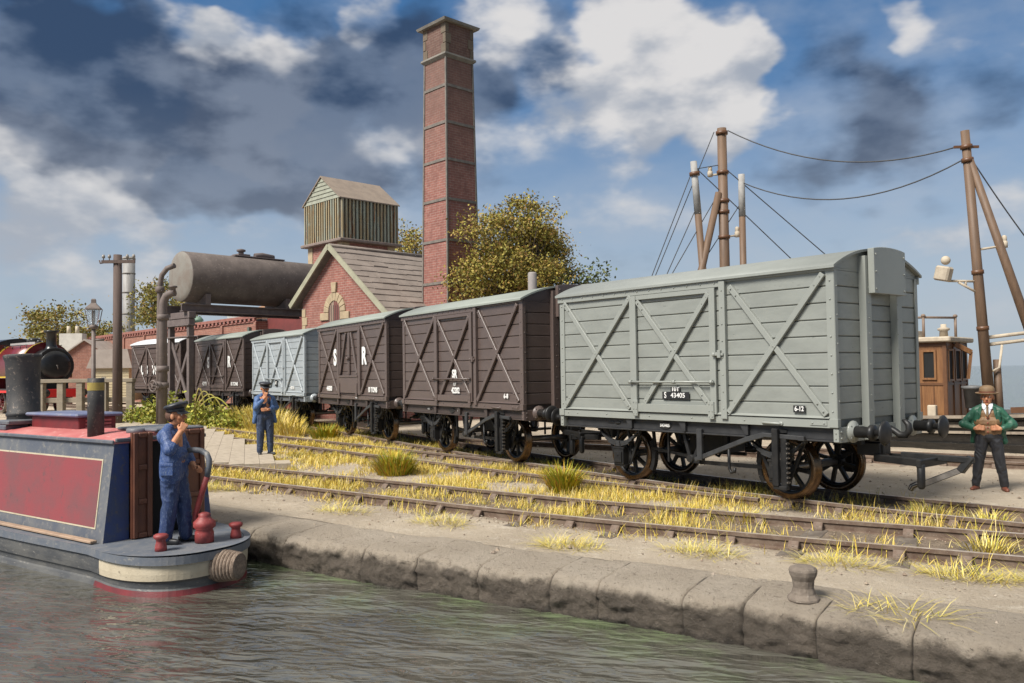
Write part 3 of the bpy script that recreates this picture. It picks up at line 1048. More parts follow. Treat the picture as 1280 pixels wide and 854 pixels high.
            for xx in (-0.95, 0.0, 0.75):
                h.lathe([(0.032, -0.03), (0.032, 0.03)], 8, 0, Matrix.Translation((xx, y - 0.085, 1.768)) @ Matrix.Rotation(pi / 2, 4, 'Y'))
                h.tube([(xx, y - 0.085, 1.768), (xx, y - 0.03, 1.755)], 0.014, 6)
            h.build('drop_bar', lv['frame'], d_o)
            h = MB()
            h.box(0.78, 0.98, y - 0.085, y - 0.055, 2.175, 2.215)
            h.box(0.88, 0.94, y - 0.10, y - 0.05, 2.14, 2.26)
            h.ell((0.80, y - 0.085, 2.195), (0.03, 0.02, 0.035), 8, 6)
            h.build('door_latch', lv['frame'], d_o, bevel=0.005)
        else:
            br(-2.66, 3.22, -0.98, 1.31, -2.66, 1.31, -1.02, 3.22).build('diagonal_brace', lv['frame'], root, bevel=0.006, rot=(0, 0, parent_rot))
            br(0.98, 3.22, 2.66, 1.31, 1.00, 1.31, 2.66, 3.22).build('diagonal_brace', lv['frame'], root, bevel=0.006, rot=(0, 0, parent_rot))
            g = MB()
            g.box(-0.95, -0.80, y - 0.05, y + 0.01, 1.262, 3.24)
            g.box(0.80, 0.95, y - 0.05, y + 0.01, 1.262, 3.24)
            g.box(-0.798, 0.798, y - 0.05, y + 0.01, 3.12, 3.24)
            g.build('door_post', lv['frame'], root, bevel=0.006, rot=(0, 0, parent_rot))
            for s in (-1, 1):
                dr = MB()
                xa, xb = sorted((s * 0.008, s * 0.785))
                dr.box(xa, xa + 0.07, y - 0.035, y - 0.002, 1.85, 3.10)
                dr.box(xb - 0.07, xb, y - 0.035, y - 0.002, 1.85, 3.10)
                d_o = dr.build('side_door', lv['frame'], root, bevel=0.006, rot=(0, 0, parent_rot))
                db = MB()
                side_x(db, s * 0.70, 1.87, s * 0.20, 3.09, y - 0.03, 0.075, 0.05)
                db.build('door_brace', lv['frame'], d_o, bevel=0.005)
            dr = MB()
            dr.box(-0.785, 0.785, y - 0.052, y - 0.002, 1.31, 1.80)
            dr.box(-0.785, 0.785, y - 0.075, y - 0.05, 1.775, 1.83)
            for xx in (-0.72, 0.72):
                dr.box(xx - 0.05, xx + 0.05, y - 0.078, y - 0.05, 1.20, 1.60)
            dr.build('drop_flap', lv['frame'], root, bevel=0.006, rot=(0, 0, parent_rot))
            h = MB()
            h.box(-0.09, 0.09, y - 0.075, y - 0.03, 2.30, 2.35)
            h.ell((0.0, y - 0.075, 2.325), (0.05, 0.03, 0.06), 8, 6)
            h.build('door_latch', lv['frame'], root, rot=(0, 0, parent_rot))
        # grab handle and strap plates on the bottom rail
        h = MB()
        h.tube([(1.62, y - 0.012, 1.18), (1.64, y - 0.05, 1.175), (1.92, y - 0.05, 1.165), (1.94, y - 0.012, 1.165)], 0.018, 8)
        h.ell((1.93, y - 0.02, 1.165), (0.04, 0.02, 0.035), 8, 6)
        h.box(2.40, 2.66, y - 0.026, y - 0.012, 1.165, 1.225)
        for xx in (-2.6, -2.35, -1.6, -0.6, 0.3, 1.3, 2.44, 2.62):
            h.rivet((xx, y - 0.026 if xx > 2 else y - 0.014, 1.195), (0, -1, 0), 0.016)
        h.build('rope_handle', lv['frame'], root, rot=(0, 0, parent_rot))
        # solebar with its knees
        s_ = MB()
        s_.box(-L2 + 0.08, L2 - 0.08, -1.13, -1.05, 0.955, 1.13)
        s_.box(-L2 + 0.08, L2 - 0.08, -1.165, -1.05, 0.93, 0.955)
        for xx in (-1.17, -0.0, 1.20):
            s_.prism([(xx - 0.03, 1.128), (xx + 0.13, 1.128), (xx + 0.13, 0.96), (xx + 0.09, 0.96)], -1.19, -1.13, 'y')
        s_.prism([(-0.33 + 0.13 * cos(k * pi / 8), 1.04 + 0.065 * sin(k * pi / 8)) for k in range(16)], -1.145, -1.13, 'y', 1)
        s_.box(-1.66, -1.50, -1.15, -1.13, 1.035, 1.055, 1)
        s_.ell((-1.42, -1.135, 1.045), (0.07, 0.02, 0.03), 8, 6, 1)
        s_.build('solebar', [lv['under'], m_black], root, bevel=0.006, rot=(0, 0, parent_rot))
    side(0.0)
    side(pi)
    # --- headstocks, buffers, hooks
    for e in (-1, 1):
        h = MB()
        xa, xb = sorted((e * (L2 - 0.06), e * (L2 + 0.025)))
        h.box(xa, xb, -W2 + 0.02, W2 - 0.02, 0.93, 1.14)
        for s in (-1, 1):
            for zz in (0.99, 1.08):
                for yy in (s * 1.15, s * 0.60):
                    h.rivet((e * (L2 + 0.025), yy, zz), (e, 0, 0), 0.018)
            h.box(xa + 0.002, xb - 0.002, min(s * 1.19, s * 1.215), max(s * 1.19, s * 1.215), 0.94, 1.12)
            h.rivet((e * (L2 - 0.02), s * 1.215, 1.06), (0, s, 0), 0.016)
            h.rivet((e * (L2 - 0.02), s * 1.215, 0.99), (0, s, 0), 0.016)
        h.build('headstock', lv['frame'], root, bevel=0.008)
        for s in (-1, 1):
            buffer_parts(root, e * (L2 + 0.025), s * 0.865, e, lv)
        k = MB()
        k.tube([(e * (L2 + 0.02), 0, 1.07), (e * (L2 + 0.14), 0, 1.07), (e * (L2 + 0.20), 0, 1.04), (e * (L2 + 0.27), 0, 0.99), (e * (L2 + 0.36), 0, 0.99),
                (e * (L2 + 0.41), 0, 1.06), (e * (L2 + 0.40), 0, 1.14), (e * (L2 + 0.35), 0, 1.19), (e * (L2 + 0.31), 0, 1.20)], [0.05, 0.05, 0.045, 0.05, 0.05, 0.05, 0.045, 0.035, 0.012], 10)
        k.build('coupling_hook', m_black, root)
        # tension bar coupling below the headstock
        t = MB()
        t.box(*sorted((e * (L2 - 0.30), e * (L2 + 0.05))), -0.16, 0.16, 0.68, 0.86)
        t.box(*sorted((e * (L2 + 0.05), e * (L2 + 0.08))), -0.10, 0.10, 0.70, 0.84)
        t.beam((e * (L2 + 0.0), -0.20, 0.66), (e * (L2 + 0.72), -0.30, 0.64), 0.10, 0.10)
        t.beam((e * (L2 + 0.0), 0.20, 0.66), (e * (L2 + 0.72), 0.36, 0.64), 0.06, 0.07)
        t.box(*sorted((e * (L2 + 0.66), e * (L2 + 0.73))), -0.36, 0.44, 0.575, 0.685)
        t.tube([(e * (L2 + 0.70), -0.30, 0.62), (e * (L2 + 0.70), -0.30, 0.32), (e * (L2 + 0.70), -0.30, 0.28)], [0.055, 0.055, 0.03], 10)
        if front_coupling and e > 0:
            t.beam((L2 + 0.25, 0.06, 0.70), (L2 + 1.15, 0.30, 0.66), 0.09, 0.085)
            t.beam((L2 + 1.12, 0.29, 0.70), (L2 + 0.98, 0.26, 0.50), 0.09, 0.10, (1, 0, 0))
            t.beam((L2 + 0.98, 0.26, 0.52), (L2 + 0.52, 0.10, 0.29), 0.05, 0.085, (0, 0, 1), 1)
            t.tube([(L2 + 0.54, 0.10, 0.30), (L2 + 0.46, 0.08, 0.295), (L2 + 0.40, 0.06, 0.26), (L2 + 0.37, 0.05, 0.20)], [0.045, 0.045, 0.045, 0.04], 8, 1)
        t.build('tension_coupling', [m_black, m_steel], root, bevel=0.008)
    # --- running gear
    for xw in (-1.50, 1.70):
        a = MB()
        a.tube([(xw, -0.75, 0.465), (xw, 0.75, 0.465)], 0.06, 12)
        ax = a.build('axle', m_steel, root)
        for s in (-1, 1):
            w = wheel_mesh()
            o = w.build('wheel', [m_bronze, m_black], ax, loc=(xw, s * 0.665, 0.465), rot=(0, random.uniform(0, 1.5), 0 if s < 0 else pi))
        for s in (-1, 1):
            spring_axlebox(root, xw, s)
        # brake shoes
        d = 1 if xw < 0 else -1
        for s in (-1, 1):
            bs = MB()
            for k in range(5):
                a0 = -0.5 + k * 0.2; a1 = a0 + 0.2
                bs.beam((xw + d * 0.52 * cos(a0), s * 0.665, 0.465 + 0.52 * sin(a0)), (xw + d * 0.52 * cos(a1), s * 0.665, 0.465 + 0.52 * sin(a1)), 0.09, 0.075, (d, 0, 0))
            bs.beam((xw + d * 0.55, s * 0.68, 0.50), (xw + d * 0.50, s * 0.68, 0.95), 0.04, 0.05)
            bs.build('brake_shoe', m_black, root)
    for s in (-1, 1):
        rot = (0, 0, 0 if s < 0 else pi)
        g = MB()
        g.beam((-0.05, -1.00, 0.93), (0.10, -1.02, 0.50), 0.04, 0.055, (1, 0, 0))
        g.beam((0.36, -1.00, 0.93), (0.16, -1.02, 0.50), 0.04, 0.055, (1, 0, 0))
        g.tube([(0.13, -1.10, 0.52), (0.13, -0.9, 0.52)], 0.06, 12)
        g.box(0.10, 0.30, -1.06, -1.0, 0.45, 0.55)
        g.beam((0.13, -0.80, 0.50), (-1.0, -0.70, 0.60), 0.05, 0.05)
        g.beam((0.13, -0.80, 0.44), (1.25, -0.70, 0.44), 0.05, 0.06)
        g.beam((-0.42, -0.95, 0.93), (-0.42, -0.95, 0.42), 0.035, 0.035, (1, 0, 0))
        g.tube([(0.80, -0.95, 0.93), (0.80, -0.95, 0.40), (0.84, -0.95, 0.34), (0.90, -0.95, 0.36), (0.91, -0.95, 0.42)], 0.025, 8)
        g.build('brake_rigging', m_black, root, rot=rot)
        lv_ = MB()
        lv_.beam((0.30, -1.16, 0.52), (1.30, -1.19, 0.90), 0.03, 0.075)
        lv_.beam((1.28, -1.19, 0.895), (1.62, -1.20, 0.985), 0.03, 0.08)
        lv_.beam((1.60, -1.20, 0.985), (2.28, -1.21, 0.965), 0.035, 0.065)
        lv_.box(2.20, 2.30, -1.24, -1.18, 0.93, 1.0)
        lv_.box(0.36, 0.46, -1.20, -1.14, 0.52, 1.02)
        lv_.build('brake_lever', m_lever, root, bevel=0.008, rot=rot)
        q = MB()
        q.box(1.80, 1.90, -1.29, -1.22, 0.26, 1.09)
        q.beam((1.78, -1.25, 1.05), (1.96, -1.12, 1.05), 0.05, 0.06)
        q.box(1.902, 2.0, -1.22, -1.18, 0.24, 1.0)
        q.box(1.80, 2.02, -1.27, -1.18, 0.21, 0.262)
        for k in range(9):
            q.box(2.0, 2.03, -1.235, -1.165, 0.30 + k * 0.07, 0.335 + k * 0.07, 1)
        q.build('lever_guard', [m_black, m_steel], root, bevel=0.008, rot=rot)
    fl = MB()
    fl.box(-L2 + 0.1, L2 - 0.1, -1.04, 1.04, 1.0, 1.12)
    for yy in (-0.35, 0.35):
        fl.box(-L2 + 0.1, L2 - 0.1, yy - 0.05, yy + 0.05, 0.85, 1.0)
    fl.box(-0.5, 0.2, -0.3, 0.3, 0.55, 0.86)
    fl.build('underframe', m_black, root)
    if zs != 1.0:
        root.scale = (1, 1, zs)
    return root
NEARROT = (pi / 2, 0, 0)
def van_place(x):
    best = min(range(1, len(MAINP)), key=lambda i: abs(MAINP[i].x - x))
    p = MAINP[best]
    a = MAINP[best - 3]; b_ = MAINP[min(best + 3, len(MAINP) - 1)]
    t = b_ - a
    return (p.x, p.y, gz(p.x)), atan2(t.y, t.x)
def letters(root, s, size, x, z, bold=0.0, y=-1.245, sx=1.0, mat=None, name='lettering'):
    return text_part(name, s, size, mat or m_white, root, (x, y, z), NEARROT, bold, 0.003, sx)
def patch(root, x0, x1, z0, z1, y=-1.225):
    return MB().box(x0, x1, y - 0.006, y, z0, z1).build('number_patch', m_panelblk, root)

GREY = livery('van_grey', (0.243, 0.254, 0.230), (0.25, 0.264, 0.243), m_dkgrey)
PALE = livery('van_pale_grey', (0.33, 0.36, 0.375), (0.28, 0.305, 0.28), paint('pale_under', (0.12, 0.13, 0.135), (0.09, 0.09, 0.1), 0.6))
BROWN = livery('van_brown', (0.100, 0.074, 0.065), (0.27, 0.295, 0.26), paint('brown_under', (0.062, 0.046, 0.041), (0.05, 0.037, 0.032), 0.55))
WROOF = dict(BROWN); WROOF['roof'] = paint('white_roof', (0.72, 0.73, 0.74), (0.6, 0.61, 0.62), 0.6, 2)

v = make_van('goods_van', 'large grey goods van at the near end of the train, numbered S 43405', GREY, 'A', (-2.8, 1.21, 0), 0.0, front_coupling=True)
patch(v, -0.12, 0.075, 1.608, 1.685)
letters(v, '10T', 0.09, -0.02, 1.647, 0.003, -1.232, 1.15)
patch(v, -0.30, 0.26, 1.485, 1.606)
letters(v, 'S', 0.14, -0.235, 1.546, 0.002, -1.232, 0.75)
letters(v, '43405', 0.108, 0.03, 1.546, 0.001, -1.232, 1.12)
patch(v, 2.14, 2.33, 1.335, 1.435)
letters(v, '6-12', 0.095, 2.235, 1.386, 0.002, -1.232, 0.85)
letters(v, 'S43405', 0.07, -0.33, 1.04, 0.002, -1.146)

l_, h_ = van_place(-9.42)
v = make_van('goods_van', 'dark brown goods van directly behind the grey van, with S R over the number 42202', BROWN, 'A', (l_[0], l_[1] - 0.0, l_[2]), h_)
letters(v, 'SR', 0.26, -0.02, 1.87, 0.010, -1.232, 0.8)
letters(v, '10T', 0.10, -0.02, 1.64, 0.0, -1.232)
letters(v, '42202', 0.18, 0.02, 1.50, 0.006, -1.232, 0.85)
letters(v, '6-8', 0.13, 2.18, 1.41, 0.004, -1.232)
for xx in (0.0, -1.5):
    letters(v, '42202', 0.05, xx, 1.04, 0.0, -1.146)

l_, h_ = van_place(-16.15)
v = make_van('goods_van', 'dark brown goods van with double doors between large white letters S and R', BROWN, 'B', l_, h_)
letters(v, 'S', 0.66, -1.18, 2.36, 0.030, -1.232, 0.85)
letters(v, 'R', 0.66, 1.22, 2.36, 0.030, -1.232, 0.85)
letters(v, '44300', 0.20, -1.72, 1.42, 0.008, -1.232)
letters(v, '10 TONS', 0.19, 1.85, 1.42, 0.008, -1.232, 0.9)
letters(v, '44300', 0.06, 0.6, 1.18, 0.0, -1.228)
l_, h_ = van_place(-23.3)
v = make_van('goods_van', 'pale blue grey goods van in the middle of the train', PALE, 'A', l_, h_, zs=0.955)
patch(v, -0.10, 0.13, 1.47, 1.72)
letters(v, '8T', 0.16, 0.015, 1.60, 0.004, -1.232)
letters(v, '43210', 0.15, 1.7, 1.43, 0.003, -1.232)
l_, h_ = van_place(-30.1)
v = make_van('goods_van', 'dark brown goods van with white S and R seen beside the water tank trestle', BROWN, 'A', l_, h_)
letters(v, 'S', 0.62, -1.15, 2.35, 0.028, -1.232, 0.85)
letters(v, 'R', 0.62, 1.28, 2.35, 0.028, -1.232, 0.85)
letters(v, '42371', 0.22, -1.62, 1.43, 0.008, -1.232)
letters(v, '10 TONS', 0.2, 1.85, 1.43, 0.008, -1.232)
l_, h_ = van_place(-37.5)
v = make_van('goods_van', 'dark brown goods van with a white roof and letters L S W', WROOF, 'A', l_, h_)
letters(v, 'L', 0.58, -1.45, 2.05, 0.03, -1.246, 0.85)
letters(v, 'S', 0.58, -0.90, 2.05, 0.03, -1.246, 0.85)
letters(v, 'W', 0.58, 0.02, 2.05, 0.03, -1.246, 0.85)

# ------------------------------------------------------------------ canal boat
m_bnavy = paint('boat_navy', (0.085, 0.095, 0.118), (0.14, 0.142, 0.145), 0.55, 2.2, wear=(0.22, 0.205, 0.18), wearamt=0.8, bumps=0.25)
m_bblue = paint('boat_blue', (0.030, 0.058, 0.18), (0.05, 0.07, 0.14), 0.5, 2.5, wear=(0.10, 0.10, 0.09), wearamt=0.9, bumps=0.25)
m_bred = paint('boat_red', (0.24, 0.046, 0.052), (0.165, 0.06, 0.063), 0.6, 1.3, wear=(0.11, 0.06, 0.06), wearamt=0.55, bumps=0.2)
m_broof = paint('boat_roof_red', (0.47, 0.17, 0.155), (0.40, 0.10, 0.095), 0.7, 2.0, wear=(0.56, 0.34, 0.30), wearamt=0.6, bumps=0.25)
m_bhull = paint('boat_hull_black', (0.055, 0.057, 0.06), (0.10, 0.098, 0.092), 0.6, 2.4, wear=(0.22, 0.20, 0.175), wearamt=0.5, bumps=0.3, stretch=(1, 1, 3))
m_cream = paint('boat_cream', (0.50, 0.43, 0.31), (0.42, 0.355, 0.25), 0.65, 3, wear=(0.22, 0.18, 0.13), wearamt=0.3, bumps=0.4)
m_bredline = paint('boat_bright_red', (0.16, 0.018, 0.020), (0.10, 0.018, 0.019), 0.5, 4, bumps=0.2)
m_door = paint('boat_door_brown', (0.155, 0.055, 0.028), (0.115, 0.042, 0.024), 0.5, 4, bumps=0.25)
m_bdeck = paint('boat_deck', (0.10, 0.115, 0.14), (0.15, 0.155, 0.165), 0.6, 4, wear=(0.24, 0.23, 0.21), wearamt=0.5, bumps=0.25)
m_rope = paint('rope', (0.155, 0.11, 0.08), (0.27, 0.205, 0.155), 0.9, 26, wear=(0.36, 0.29, 0.22), bumps=0.9, bscale=70)
m_dark = paint('dark_interior', (0.006, 0.006, 0.006), (0.01, 0.01, 0.01), 0.9, 2, bumps=0)
m_funnel = paint('sooty_funnel', (0.030, 0.030, 0.031), (0.055, 0.05, 0.046), 0.65, 4, wear=(0.22, 0.175, 0.14), wearamt=0.55, bumps=0.3)
m_brass = paint('dull_brass', (0.36, 0.27, 0.06), (0.27, 0.20, 0.05), 0.5, 6, wear=(0.15, 0.12, 0.06), bumps=0.2)
m_redpost = paint('boat_fitting_red', (0.29, 0.045, 0.042), (0.20, 0.035, 0.034), 0.55, 8, wear=(0.40, 0.19, 0.165), wearamt=0.4, bumps=0.2)
boat = empty('canal_boat', (-5.48, -7.33, 0), radians(195), 'red and blue canal boat with a cream stern band moored beside the quay', 'boat')
def half_w(s):
    if s < -0.3:
        return 0.90 * max(0.0, 1 - (abs(s + 0.3) / 1.26) ** 2.3) ** (1 / 2.3)
    if s > 9.0:
        return 0.98 * max(0.0, 1 - ((s - 9.0) / 4.5) ** 2.0) ** 0.75
    return 0.90 + 0.06 * min(1, max(0, (s + 0.3) / 2))
def outline(off=0.0):
    ss = [13.5 - k * 0.45 for k in range(11)] + [8.5 - 0.5 * k for k in range(17)]
    ss += [0.2 - 0.1 * k for k in range(9)] + [-0.75 - 0.08 * k for k in range(6)] + [-1.2 - 0.05 * k for k in range(6)] + [-1.49, -1.52, -1.54, -1.552]
    near = [(s, half_w(s)) for s in ss]
    pts = near + [(-1.56, 0.0)] + [(s, -w) for s, w in near[::-1]]
    out = []
    for i, (s, t) in enumerate(pts):
        a = Vector(pts[max(i - 1, 0)]); b_ = Vector(pts[min(i + 1, len(pts) - 1)])
        d = (b_ - a)
        d = d.normalized() if d.length > 1e-6 else Vector((1, 0))
        nrm2 = Vector((-d.y, d.x))                       # outward for near -> stern -> far order
        out.append((s + nrm2.x * off, t + nrm2.y * off + 0.03 + 0.16 * max(0.0, -s)))
    return out
rows = [(-0.045, -0.105), (0.035, -0.105), (0.045, -0.125), (0.035, -0.15), (0.0, -0.165), (-0.012, -0.25), (-0.012, -0.33), (-0.005, -0.405), (0.03, -0.425), (0.035, -0.492), (0.02, -0.512), (0.0, -0.57), (-0.06, -0.75)]
hb = MB()
rr = [outline(o) for o, z in rows]
npt = len(rr[0])
for i, (o, z) in enumerate(rows):
    for k, (s, t) in enumerate(rr[i]):
        sh = 0.02 * max(0, -s - 0.4) + (0.05 * (s - 6) if s > 6 else 0) * 0.6
        hb.v.append((s, t, z + sh * (1 if i < 8 else 0.3)))
for i in range(len(rows) - 1):
    for k in range(npt - 1):
        s = rr[i][k][0]
        mat = 0
        if 4 <= i <= 6 and s < -0.28:
            mat = 1
        if i >= 10 and s < -0.05:
            mat = 2
        if i in (0, 1):
            mat = 3
        hb.f.append([i * npt + k, (i + 1) * npt + k, (i + 1) * npt + k + 1, i * npt + k + 1]); hb.mi.append(mat); hb.sm.append(False)
hull = hb.build('hull', [m_bhull, m_cream, m_bredline, m_bdeck], boat)
dk = MB()
ol = outline(-0.045)
dk.prism([p for p in ol if p[0] < 9], -0.20, -0.106, 'z')
dk.build('deck', m_bdeck, boat)
# cabin
cb = MB()
HB, HT, ZB, ZT, SL = 0.78, 0.63, -0.105, 1.15, 8.2
cs = [(-HB, ZB), (HB, ZB), (HT, ZT), (-HT, ZT)]
def cabin_t(z):
    return HB + (HT - HB) * (z - ZB) / (ZT - ZB)
cb.add([(SL, HB, ZB), (SL, -HB, ZB), (SL, -HT, ZT), (SL, HT, ZT), (0, HB, ZB), (0, HT, ZT), (0, -HB, ZB), (0, -HT, ZT)],
       [(0, 3, 5, 4), (1, 6, 7, 2), (0, 1, 2, 3)], 0)
for (t0, t1, z0, z1) in ((0.44, HB, ZB, ZT), (-HB, -0.58, ZB, ZT)):                    # stern bulkhead either side of the doorway
    ta = lambda t, z: t if abs(t) < 0.6 else math.copysign(cabin_t(z), t)
    for s in (0.0, 0.03):
        cb.add([(s, t0 if abs(t0) < .6 else math.copysign(HB, t0), z0), (s, t1 if abs(t1) < .6 else math.copysign(HB, t1), z0),
                (s, t1 if abs(t1) < .6 else math.copysign(HT, t1), z1), (s, t0 if abs(t0) < .6 else math.copysign(HT, t0), z1)], [(0, 1, 2, 3)], 1)
cb.box(-0.005, 0.03, -0.60, 0.46, 1.153, 1.20, 1)
cb.build('cabin', [m_bnavy, m_bblue], boat, bevel=0.012)
ins = MB()
ins.box(0.05, 0.9, -0.60, 0.46, -0.1, 1.13)
ins.build('doorway', m_dark, boat)
rf = MB()
nn_ = 12
for s0, s1 in ((-0.02, SL),):
    top = [(-HT - 0.03 + (2 * HT + 0.06) * k / nn_, ZT + 0.006 + 0.085 * (1 - ((-1 + 2 * k / nn_)) ** 2)) for k in range(nn_ + 1)]
    rf.prism([(HT + 0.03, ZT - 0.025), ] + top[::-1] + [(-HT - 0.03, ZT - 0.025)], s0, s1, 'x')
rf.build('roof', m_broof, boat)
ed = MB()
for sg in (-1, 1):
    ed.beam((-0.025, sg * (HT + 0.03), ZT), (SL, sg * (HT + 0.03), ZT), 0.035, 0.05)
ed.beam((-0.02, -HT, ZT + 0.02), (-0.02, HT, ZT + 0.02), 0.04, 0.05)
ed.build('roof_edging', m_bnavy, boat, bevel=0.01)
# side panel with its pale border line
for sg in (-1, 1):
    pn = MB()
    def sp_(s, z, o):
        t = cabin_t(z) + o
        return (s, sg * t, z)
    def quad_panel(s0, s1, z0, z1, o, mat, sl=0.0):
        vs = [sp_(s0 + sl, z0, o), sp_(s1, z0, o), sp_(s1, z1, o), sp_(s0, z1, o)]
        vs += [sp_(s0 + sl, z0, 0.0), sp_(s1, z0, 0.0), sp_(s1, z1, 0.0), sp_(s0, z1, 0.0)]
        pn.add(vs, [(0, 1, 2, 3) if sg > 0 else (3, 2, 1, 0), (0, 4, 5, 1), (1, 5, 6, 2), (2, 6, 7, 3), (3, 7, 4, 0)], mat)
    quad_panel(0.21, 6.8, 0.050, 0.925, 0.006, 1)
    quad_panel(0.235, 6.75, 0.072, 0.905, 0.009, 0)
    pn.build('side_panel', [m_bred, m_cream], boat)
gl = MB()
for sg in (-1, 1):
    gl.beam((0.05, sg * (HB + 0.09) + 0.0, -0.075), (9, sg * (HB + 0.09), -0.075), 0.09, 0.035)
gl.build('side_plank', paint('tan_plank', (0.36, 0.25, 0.17), (0.26, 0.18, 0.125), 0.8, 4, bumps=0.3), boat, bevel=0.008)
def door(t0, t1, name):
    d = MB()
    d.box(-0.075, -0.03, t0, t1, -0.10, 1.255)
    w = t1 - t0
    for z0, z1 in ((-0.04, 0.32), (0.40, 0.74), (0.82, 1.19)):
        pass
    o = d.build(name, m_door, boat)
    f = MB()
    for (z0, z1) in ((-0.10, -0.03), (0.33, 0.40), (0.77, 0.84), (1.185, 1.255)):
        f.box(-0.11, -0.076, t0 + 0.072, t1 - 0.072, z0, z1)
    for ta, tb in ((t0, t0 + 0.07), (t1 - 0.07, t1)):
        f.box(-0.112, -0.0755, ta, tb, -0.10, 1.256)
    f.build('door_frame', m_door, o, bevel=0.014)
door(0.17, 0.44, 'cabin_door')
door(-0.60, -0.28, 'cabin_door')
# roof furniture
p = MB()
p.lathe([(0.105, 1.17), (0.105, 1.96), (0.10, 1.965), (0.085, 1.965), (0.085, 1.75)], 20, 0, Matrix.Translation((0.80, 0.45, 0)))
po = p.build('stove_pipe', m_funnel, boat)
MB().lathe([(0.108, 1.80), (0.108, 1.905)], 20, 0, Matrix.Translation((0.80, 0.45, 0)), caps=False).build('brass_band', m_brass, po)
p = MB()
Mx = Matrix.Translation((3.62, 0.10, 1.22)) @ Matrix.Diagonal((0.93, 0.93, 0.97, 1)) @ Matrix.Rotation(radians(3), 4, 'Y')
p.lathe([(0.27, 0.0), (0.275, 0.03), (0.255, 0.05), (0.26, 0.08), (0.255, 0.17), (0.27, 0.18), (0.27, 0.22), (0.25, 0.24), (0.255, 0.7), (0.27, 1.05), (0.29, 1.10), (0.30, 1.14), (0.285, 1.16), (0.25, 1.15), (0.24, 1.0)], 24, 0, Mx)
p.build('funnel', m_funnel, boat)
hh = MB()
hh.box(1.75, 3.15, -0.36, 0.20, 1.20, 1.40)
ho = hh.build('roof_hatch', m_bredline, boat, bevel=0.012)
m_lid = paint('lid_grey_blue', (0.10, 0.12, 0.22), (0.15, 0.165, 0.23), 0.6, 3, wear=(0.27, 0.27, 0.27), wearamt=0.6, bumps=0.2)
hl = MB()
hl.box(1.66, 3.22, -0.43, 0.27, 1.402, 1.455)
hl.build('hatch_lid', m_lid, ho, bevel=0.02)
hv = MB()
for k in range(3):
    hv.box(1.735, 1.76, -0.28, 0.10, 1.235 + k * 0.05, 1.262 + k * 0.05)
hv.build('hatch_louvre', m_broof, ho)
st = MB()
st.box(3.3, 4.3, 0.18, 0.52, 1.19, 1.27)
st.box(3.2, 3.6, 0.10, 0.52, 1.272, 1.34)
st.build('roof_step', m_bnavy, boat, bevel=0.015)
ds = MB()
ds.lathe([(0.14, 1.215), (0.14, 1.28), (0.115, 1.29)], 18, 0, Matrix.Translation((0.35, 0.12, 0)))
ds.build('roof_vent', m_bnavy, boat)
sd = MB()
sd.box(-0.06, 0.9, -0.62, 0.10, 1.245, 1.285)
sd.build('sliding_hatch', m_bnavy, boat, bevel=0.012)
# tiller, bollards, rope fender
t = MB()
t.lathe([(0.115, -0.1), (0.115, 0.02), (0.10, 0.06), (0.135, 0.09), (0.135, 0.15), (0.09, 0.19), (0.07, 0.22), (0.075, 0.25), (0.03, 0.27)], 14, 1, Matrix.Translation((-1.02, 0.03, 0)))
t.tube([(-0.95, 0.03, 0.06), (-0.88, 0.05, 0.10), (-0.86, 0.05, 0.22), (-0.98, 0.04, 0.50), (-1.08, 0.03, 0.72)], 0.037, 10, 1)
t.tube([(-1.08, 0.03, 0.72), (-1.12, 0.03, 0.84), (-1.12, 0.03, 0.93), (-1.07, 0.03, 1.0), (-0.97, 0.04, 1.035), (-0.82, 0.05, 1.04), (-0.62, 0.10, 1.02), (-0.50, 0.14, 1.00)], [0.036, 0.036, 0.036, 0.036, 0.036, 0.036, 0.035, 0.030], 10, 0)
t.build('tiller', [m_bnavy, m_redpost], boat)
for (s, tt) in ((-1.02, 0.62), (-1.12, -0.36)):
    b = MB()
    b.lathe([(0.07, -0.1), (0.068, -0.05), (0.055, 0.0), (0.055, 0.03), (0.085, 0.055), (0.085, 0.085), (0.06, 0.10), (0.02, 0.105)], 14, 0, Matrix.Translation((s, tt, -0.005)))
    b.build('mooring_stud', m_redpost, boat)
fm = MB()
fc = Vector((-1.40, 0.22, -0.30)); fd = Vector((-0.90, -0.36, 0)).normalized()
FX = fd.to_track_quat('Z', 'Y').to_matrix().to_4x4()
FX.translation = fc
prof_ = []
for k in range(11):
    z = -0.06 + k * 0.0425
    R0 = 0.18 - 0.03 * abs(k - 5) / 5
    prof_ += [(R0 - 0.004, z), (R0 + 0.018, z + 0.013), (R0 + 0.018, z + 0.026), (R0 - 0.004, z + 0.040)]
prof_ += [(0.15, 0.415), (0.135, 0.405), (0.12, 0.425), (0.105, 0.41), (0.09, 0.43), (0.07, 0.415), (0.05, 0.43), (0.02, 0.42)]
fm.lathe(prof_, 24, 0, FX)
fm.build('rope_fender', m_rope, boat)

